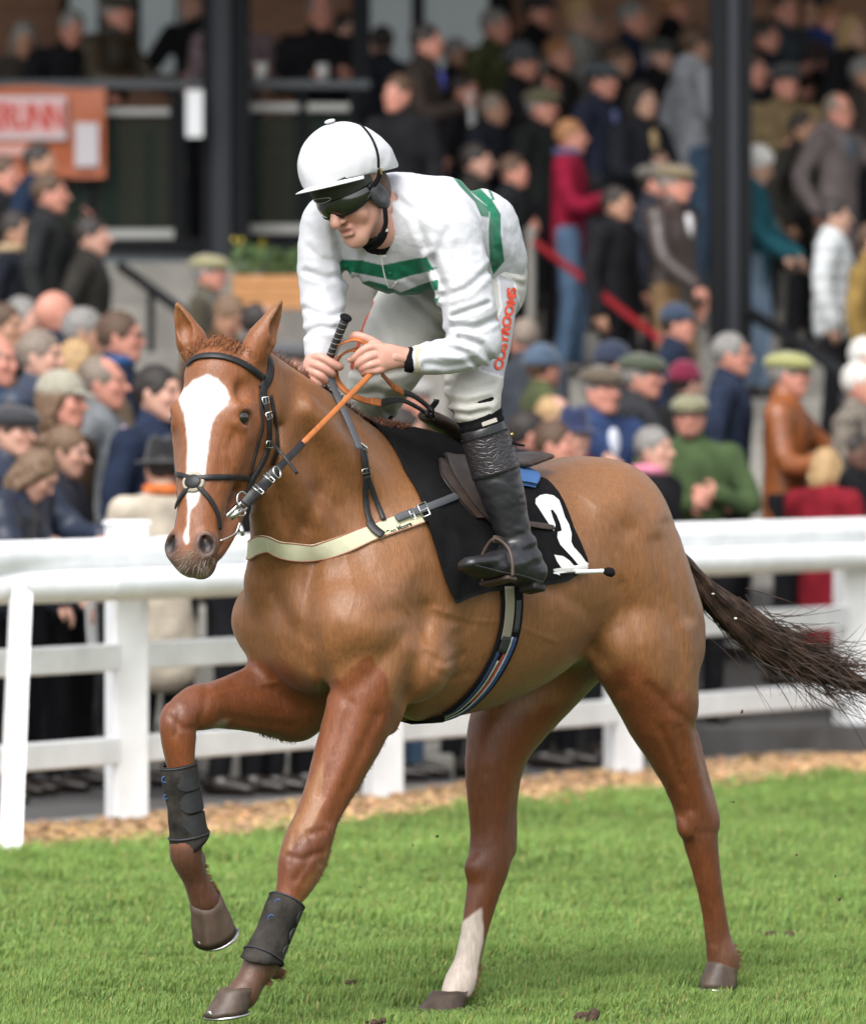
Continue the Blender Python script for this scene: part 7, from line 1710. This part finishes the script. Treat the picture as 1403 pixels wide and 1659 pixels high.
bre = link_mesh('breeches', V, F, m_br2, jk, cols=C); BRB = BVHTree.FromPolygons([tuple(v) for v in V], [tuple(q) for q in F.tolist()])
tv, tf = text_mesh('COSYROOMS', .1, 0, .92, .004)
m = tv[:, 0]; L0, L1 = m.min(), m.max(); path = catmull([(806, 600, 0), (812, 572, 0), (817, 545, 0), (822, 515, 0), (828, 487, 0), (828, 466, 0)], 10); out = []; cum = np.concatenate([[0], np.cumsum(np.hypot(*np.diff(path[:, :2], axis=0).T))]); cum /= cum[-1]
for x, y, zz in tv:
    t = (x - L0) / (L1 - L0); cx, cy = np.interp(t, cum, path[:, 0]), np.interp(t, cum, path[:, 1]); tx, ty2 = np.interp(min(t + .02, 1), cum, path[:, 0]) - np.interp(max(t - .02, 0), cum, path[:, 0]), np.interp(min(t + .02, 1), cum, path[:, 1]) - np.interp(max(t - .02, 0), cum, path[:, 1]); l_ = math.hypot(tx, ty2); tx, ty2 = tx / l_, ty2 / l_
    hh_ = y * 195; ax_, ay_ = cx + ty2 * hh_ * 1.0, cy - tx * hh_ * 1.0; p, n = hit(ax_, ay_, BRB, 20.2); out.append(p + nrm(n) * .003)
# cut letter faces are planar fans: fine enough at this size
sub(bre, 'lettering', out, tf, mat('orange_ink', (.75, .07, .02), rough=.6), smooth=False)
v, f_ = ball(W(836, 452, 20.40), (.012, .02, .028), 12, 8); sub(bre, 'hip_badge', v, f_, mat('badge', (.55, .57, .62), rough=.5))
# ---- boots
def boot(K, A, Hl, To, side):
    ax = nrm(A - K); top = K + ax * .105; L = np.linalg.norm(A - top)
    g = Field(np.minimum.reduce([top, A, Hl, To]) - .12, np.maximum.reduce([top, A, Hl, To]) + .12, .0045)
    g.chain([top, top + ax * L * .25, top + ax * L * .5, top + ax * L * .8, A], [(.062, .066), (.062, .068), (.056, .063), (.044, .050), (.043, .050)], v=FW, k=.02)
    fd = nrm(To - Hl); up_ = nrm(K - A - fd * np.dot(K - A, fd)); 
    g.chain([A, Hl + up_ * .02], [(.044, .046), (.040, .045)], v=fd, k=.02)
    g.chain([Hl + up_ * .012, Hl * .6 + To * .4 + up_ * .012, Hl * .25 + To * .75 + up_ * .004, To], [(.036, .034), (.037, .032), (.042, .026), (.030, .018)], v=up_, k=.02)
    g.chain([A + up_ * -.01, Hl * .45 + To * .55 + up_ * .022], [(.040, .04), (.035, .026)], v=up_, k=.03)
    g.disp(lambda Q: -.0022 * (1 - np.abs(vnoise(Q * [1, 1, 2.2], 16, 50, 3)) * 2.2) + .004 * np.sin((Q @ ax) * 130) * np.exp(-(((Q - A) @ ax + .01) / .045) ** 2))
    V, F = g.mesh(1); bt_ = link_mesh('boot', V, F, m_bt, jk)
    g = Field(np.minimum(Hl, To) - .09, np.maximum(Hl, To) + .09, .0045); sdn_ = np.cross(fd, up_)
    g.chain([Hl - up_ * .020 - fd * .005, Hl * .7 + To * .3 - up_ * .012, Hl * .3 + To * .7 - up_ * .020, To - up_ * .012 + fd * .004], [(.036, .008), (.032, .007), (.043, .007), (.032, .006)], v=up_, k=.006); g.box(Hl - up_ * .032 + fd * .004, (.028, .030, .010), (fd, sdn_, up_), k=.004, rnd=.006)
    V, F = g.mesh(1); sub(bt_, 'sole', V, F, m_sole)
    # crocodile-pattern band round the top
    n = 40; V = []; u, v_, _ = frame_of(ax, FW); rws = 12; t0 = .0; LL = .115
    for o in (.0035, .0):
        for i in range(rws + 1):
            C_ = top + ax * (t0 + LL * i / rws)
            for j in range(n): a = 2 * math.pi * j / n; V.append(C_ + u * (.0635 + o) * math.cos(a) + v_ * (.0685 + o) * math.sin(a))
    N_ = (rws + 1) * n; F = []
    for i in range(rws):
        for j in range(n): a, b = i*n + j, i*n + (j+1) % n; F += [(a, b, b + n, a + n), (a + N_, a + n + N_, b + n + N_, b + N_)]
    for i in (0, rws):
        for j in range(n): a, b = i*n + j, i*n + (j+1) % n; F.append((a, b, b + N_, a + N_))
    sub(bt_, 'patterned_band', V, F, m_croc)
    # ribbed sock between boot and breeches
    P = [K + ax * d for d in (.008, .035, .06, .09, .13)]; nr_ = len(catmull(P, 5))
    v, f_ = tube(catmull(P, 5), [.0665 + .0018 * math.sin(i * 1.6) + .004 * math.exp(-(i / 2.) ** 2) - .0004 * i for i in range(nr_)], 32, v=FW, flat=1.06); sk = link_mesh('sock', v, f_, m_blk, jk)
    return bt_, sk, top, ax
m_bt = mat('boot_leather', (.018, .018, .021), rough=.34, spec=.55, bump=.4, bscale=38, var=.2, vscale=14, dist=.003); m_sole = mat('boot_sole', (.022, .020, .019), rough=.6, bump=.5, bscale=60, var=.4, vscale=20)
m_croc = mat('croc_leather', (.030, .026, .030), rough=.32, spec=.6)
_nt = m_croc.node_tree; _v = _nt.nodes.new('ShaderNodeTexVoronoi'); _v.feature = 'DISTANCE_TO_EDGE'; _v.inputs['Scale'].default_value = 48; _t = [n for n in _nt.nodes if n.type == 'TEX_COORD'][0]
_mp = _nt.nodes.new('ShaderNodeMapping'); _mp.inputs['Scale'].default_value = (1, 1, 1.5); _nt.links.new(_t.outputs['Object'], _mp.inputs[0]); _nt.links.new(_mp.outputs[0], _v.inputs['Vector'])
_r = _nt.nodes.new('ShaderNodeMapRange'); _r.inputs[2].default_value = .12; _nt.links.new(_v.outputs['Distance'], _r.inputs[0]); _bp = _nt.nodes.new('ShaderNodeBump'); _bp.inputs['Strength'].default_value = .5; _bp.inputs['Distance'].default_value = .0025
_nt.links.new(_r.outputs[0], _bp.inputs['Height']); _nt.links.new(_bp.outputs[0], _nt.nodes['Principled BSDF'].inputs['Normal'])
bn_, sk_, bt_top, bax = boot(KNn, ANn, HLn, TOn, 1)
HLo, TOo = H(hl(HLn)[0], -.36, hl(HLn)[2]), H(hl(TOn)[0], -.40, hl(TOn)[2]); boot(KNo, ANo, HLo, TOo, -1)
q = W(793, 684, KNn[1] - .082); v, f_ = boxm(q, (.022, .002, .006), (nrm([1, 0, .35]), nrm([0, 1, 0]), nrm([-.35, 0, 1])), .001); sub(sk_, 'label', v, f_, mat('sock_label', (.45, .42, .36), rough=.7), smooth=False)
v, f_ = ball(W(829, 704, KNn[1] - .02), (.006, .004, .006), 8, 6); sub(bn_, 'stud', v, f_, mat('brass', (.45, .33, .12), rough=.35, metal=1.)); v, f_ = tube([W(826, 716, KNn[1]), W(838, 720, KNn[1]), W(850, 722, KNn[1])], [.005, .004, .003], 8); sub(bn_, 'zip_tab', v, f_, m_blk)
# ---- helmet: white silk over a skull cap, peak, goggles, harness
g = Field(hc - .24, hc + .26, .0042)
g.ell(jh(-.006, .006, .077), (.116, .134, .120), JH, k=.01); g.ell(jh(.0, -.07, .060), (.08, .075, .06), JH, k=.06); g.ell(jh(0, -.135, .030), (.04, .035, .03), JH, k=.05)
g.box(jh(0, 0, -.052), (.2, .22, .098), (jfx, nrm(JHY + JHZ * .06), nrm(JHZ - JHY * .06)), k=.004, sub=True)
g.disp(lambda Q: -.0020 * (1 - np.abs(vnoise(Q, 17, 70, 3)) * 2.2) + .0006 * vnoise(Q, 60, 71, 2))
V, F = g.mesh(1); m_cap = mat('helmet_silk', (.60, .605, .63), rough=.42, spec=.4, bump=.3, bscale=50, dist=.002)
hel = link_mesh('helmet', V, F, m_cap, jk)
HLB = BVHTree.FromPolygons([tuple(v) for v in V], [tuple(q) for q in F.tolist()])
V = []; n = 30
for o in (0, 1):
    for r_ in range(6):
        for i in range(n + 1):
            a = -1.15 + 2.3 * i / n; e_ = r_ / 5; x = math.sin(a) * (.106 + .004 * e_); y = math.cos(a) * (.124 + .066 * e_ * max(0, math.cos(a * 1.25)) ** .8); V.append(jh(x, y, .052 - .006 * e_ - .003 * o - .010 * math.sin(a) ** 2))
w1 = n + 1; N_ = 6 * w1; F = []
for r_ in range(5):
    for i in range(n): a = r_ * w1 + i; F += [(a, a + 1, a + w1 + 1, a + w1), (a + N_, a + w1 + N_, a + w1 + 1 + N_, a + 1 + N_)]
for i in range(n): a = 5 * w1 + i; F.append((a, a + 1, a + 1 + N_, a + N_))
sub(hel, 'peak', V, F, m_cap)
v, f_ = ball(jh(0, .015, .198), (.016, .016, .006), 14, 6, JH); sub(hel, 'button', v, f_, m_cap)
def hs2(L, off, n=5, bvh=HLB):
    P, N = [], []
    for q in catmull(L, n): p, nn = near_pt(q, bvh); P.append(p); N.append(nrm(nn))
    P, N = np.array(P), np.array(N); return P + N * off, N
P, N = hs2([jh(.11, -.005, .05), jh(.115, -.015, .09), jh(.09, -.03, .15), jh(.03, -.045, .19), jh(-.05, -.04, .18), jh(-.11, -.02, .10)], .002); v, f_ = ribbon(P, N, .0085, .002); sub(hel, 'elastic', v, f_, m_blk)
# skull cap rim under the silk (dark band over the brow)
n = 40; V = []
for i in range(9):
    zz = .078 - .050 * i / 8
    for j in range(n + 1): a = -1.45 + 2.9 * j / n; V.append(jp(math.sin(a) * .095, -.002 + math.cos(a) * (.116 - .008 * (i / 8)), zz))
F = [(i*(n+1)+j, i*(n+1)+j+1, (i+1)*(n+1)+j+1, (i+1)*(n+1)+j) for i in range(8) for j in range(n)]
rim = sub(hel, 'skull_cap_rim', V, F, mat('dark_olive_pad', (.018, .022, .014), rough=.6, bump=.5, bscale=200))
th = np.linspace(0, 6.283, 25); P = []
for t in th:
    xx = -.012 + .036 * math.cos(t) * (1 if abs(math.cos(t)) < .8 else .98); zz = .040 + .0070 * math.sin(t); a = math.asin(np.clip(xx / .092, -1, 1)); P.append(jp(xx, -.004 + math.cos(a) * .1105 + .006, zz))
v, f_ = tube(P, .0012, 6, caps=False); sub(hel, 'oval_mark', v, f_, mat('mark_grey', (.30, .32, .26), rough=.5))
# goggles
V = []; n = 48; rw = 12
for o in (0, 1):
    for i in range(rw + 1):
        for j in range(n + 1):
            a = -1.22 + 2.44 * j / n; nose_ = math.exp(-(a / .16) ** 2) * .020; zt = .031 - .006 * (abs(a) / 1.2) ** 2; zb = -.018 + nose_ * .8 + .014 * (abs(a) / 1.22) ** 4; t = i / rw
            bul = math.sin(t * math.pi) * .006; V.append(jp(math.sin(a) * (.090 - .003 * o + bul), -.002 + math.cos(a) * (.107 - .003 * o + bul), zt + (zb - zt) * t))
w1 = n + 1; N_ = (rw + 1) * w1; F = []
for i in range(rw):
    for j in range(n): a = i * w1 + j; F += [(a, a + w1, a + w1 + 1, a + 1), (a + N_, a + N_ + 1, a + N_ + w1 + 1, a + N_ + w1)]
gog = link_mesh('goggles', V, F, mat('goggle_lens', (.010, .012, .008), rough=.08, spec=.7, coat=.8), jk)
V = np.array(V); v, f_ = tube([V[rw * w1 + j] for j in range(w1)], .0028, 8); v2, f2 = tube([V[j] for j in range(w1)], .0028, 8); v, f_ = join([(v, f_), (v2, f2)]); sub(gog, 'frame', v, f_, m_blk)
P = [jp(.086, .03, .010), jp(.098, .0, .022), jp(.104, -.02, .04)]; v, f_ = ribbon(catmull(P, 5), np.tile(jfx, (11, 1)), .016, .003); sub(gog, 'band', v, f_, m_blk)
P = [jp(-.086, .03, .010), jp(-.098, .0, .022), jp(-.104, -.02, .04)]; v, f_ = ribbon(catmull(P, 5), np.tile(-jfx, (11, 1)), .016, .003); sub(gog, 'band', v, f_, m_blk)
# ear pad and chin harness
m_pad = mat('harness_pad', (.040, .042, .046), rough=.5, bump=.4, bscale=60)
for sd in (1, -1):
    g = Field(jp(.08 * sd, 0, -.02) - .1, jp(.08 * sd, 0, -.02) + .1, .004); g.ell(jp(.082 * sd, .004, -.018), (.017, .030, .050), (jfx, nrm(jfy - jfz * .35), nrm(jfz + jfy * .35)), k=.01); g.ell(jp(.097 * sd, .004, -.015), (.008, .014, .022), JF, k=.006, sub=True)
    V, F = g.mesh(1); epd = link_mesh('ear_pad', V, F, m_pad, jk)
    P = catmull([jp(.084 * sd, .008, -.055), jp(.072 * sd, .024, -.098), jp(.045 * sd, .045, -.118), jp(.0, .052, -.126)], 5); v, f_ = ribbon(P, np.array([nrm(p - hc) for p in P]), .017, .005); sub(epd, 'chin_strap', v, f_, m_blk)
v, f_ = tube([jh(.112, -.003, .050), jh(.110, .0, .032)], .006, 8, flat=.4); link_mesh('clip', v, f_, mat('brass'), jk)
# hair behind the ear
g = Field(hc - .16, hc + .16, .006); g.ell(jp(0, -.03, -.01), (.078, .090, .085), JF, k=.01); g.box(jp(0, .08, 0), (.2, .09, .2), JF, k=.01, sub=True); V, F = g.mesh(1); link_mesh('hair', V, F, mat('hair_brown', HC['brown'], rough=.6), jk)
# ---- whip in the right hand, stirrups and leathers
wp = empty('whip', W(545, 560, 19.93), 'black taped riding whip held upright in the jockey right hand', 'whip')
a, b = W(560, 516, 19.88), W(527, 596, 19.96); d = nrm(a - b)
v, f_ = tube([b - d * .05, b, a - d * .02, a], [.008, .0095, .0125, .0130], 16); gr = link_mesh('grip', v, f_, mat('whip_grip', (.025, .025, .027), rough=.6, bump=.3, bscale=200), wp)
for i in range(7):
    c = b + (a - b) * (.28 + .1 * i); u, v_, _ = frame_of(d); P = [c + (u * math.cos(t) + v_ * math.sin(t)) * (.0108 + .0003 * i) + d * .010 * t / 6.283 for t in np.linspace(0, 6.283, 17)]; v, f_ = tube(P, .0009, 5); sub(gr, 'tape_line', v, f_, mat('tape_grey', (.28, .28, .28)))
v, f_ = tube([a, a + d * .004, a + d * .007], [.0165, .0175, .015], 18); sub(gr, 'cap', v, f_, m_blk)
e_ = H(.42, -.34, 1.12); v, f_ = tube(catmull([b - d * .04, (b + e_) / 2 + np.array([-.03, .06, .0]), e_], 8), np.linspace(.006, .003, 17), 8); link_mesh('shaft', v, f_, m_blk, wp); v, f_ = ribbon([e_, e_ + np.array([0, .01, -.05]), e_ + np.array([.01, .02, -.10])], np.tile(-LF, (3, 1)), .022, .003); link_mesh('flap', v, f_, m_blk, wp)
for sd in (1, -1):
    Hh = HLn if sd > 0 else HLo; Tt = TOn if sd > 0 else TOo; mid = Hh * .45 + Tt * .55; fd = nrm(Tt - Hh); up_ = nrm((KNn if sd > 0 else KNo) - mid); up_ = nrm(up_ - fd * up_.dot(fd)); sx = np.cross(fd, up_)
    bs = mid - up_ * .030; P = [bs - sx * .050, bs - sx * .053 + up_ * .04, bs - sx * .042 + up_ * .085, bs + up_ * .118, bs + sx * .042 + up_ * .085, bs + sx * .053 + up_ * .04, bs + sx * .050]
    v, f_ = tube(catmull(P, 6), .0055, 8); st = link_mesh('stirrup', v, f_, m_brl, sad); v, f_ = boxm(bs - up_ * .004, (.050, .022, .006), (sx, fd, up_), .003); sub(st, 'tread', v, f_, m_brl, smooth=False)
    tp = bs + up_ * .118; a_ = H(.16, .24 * sd, 1.50); b_ = H(.20, .305 * sd, 1.30)
    for dx_ in (0, .012): P = catmull([a_ + FW * dx_, b_ + FW * dx_ + LF * sd * .01, tp + FW * dx_ * .5], 6); v, f_ = ribbon(P, np.tile(nrm(LF * sd), (13, 1)), .020, .003); link_mesh('stirrup_leather', v, f_, m_brl, sad)
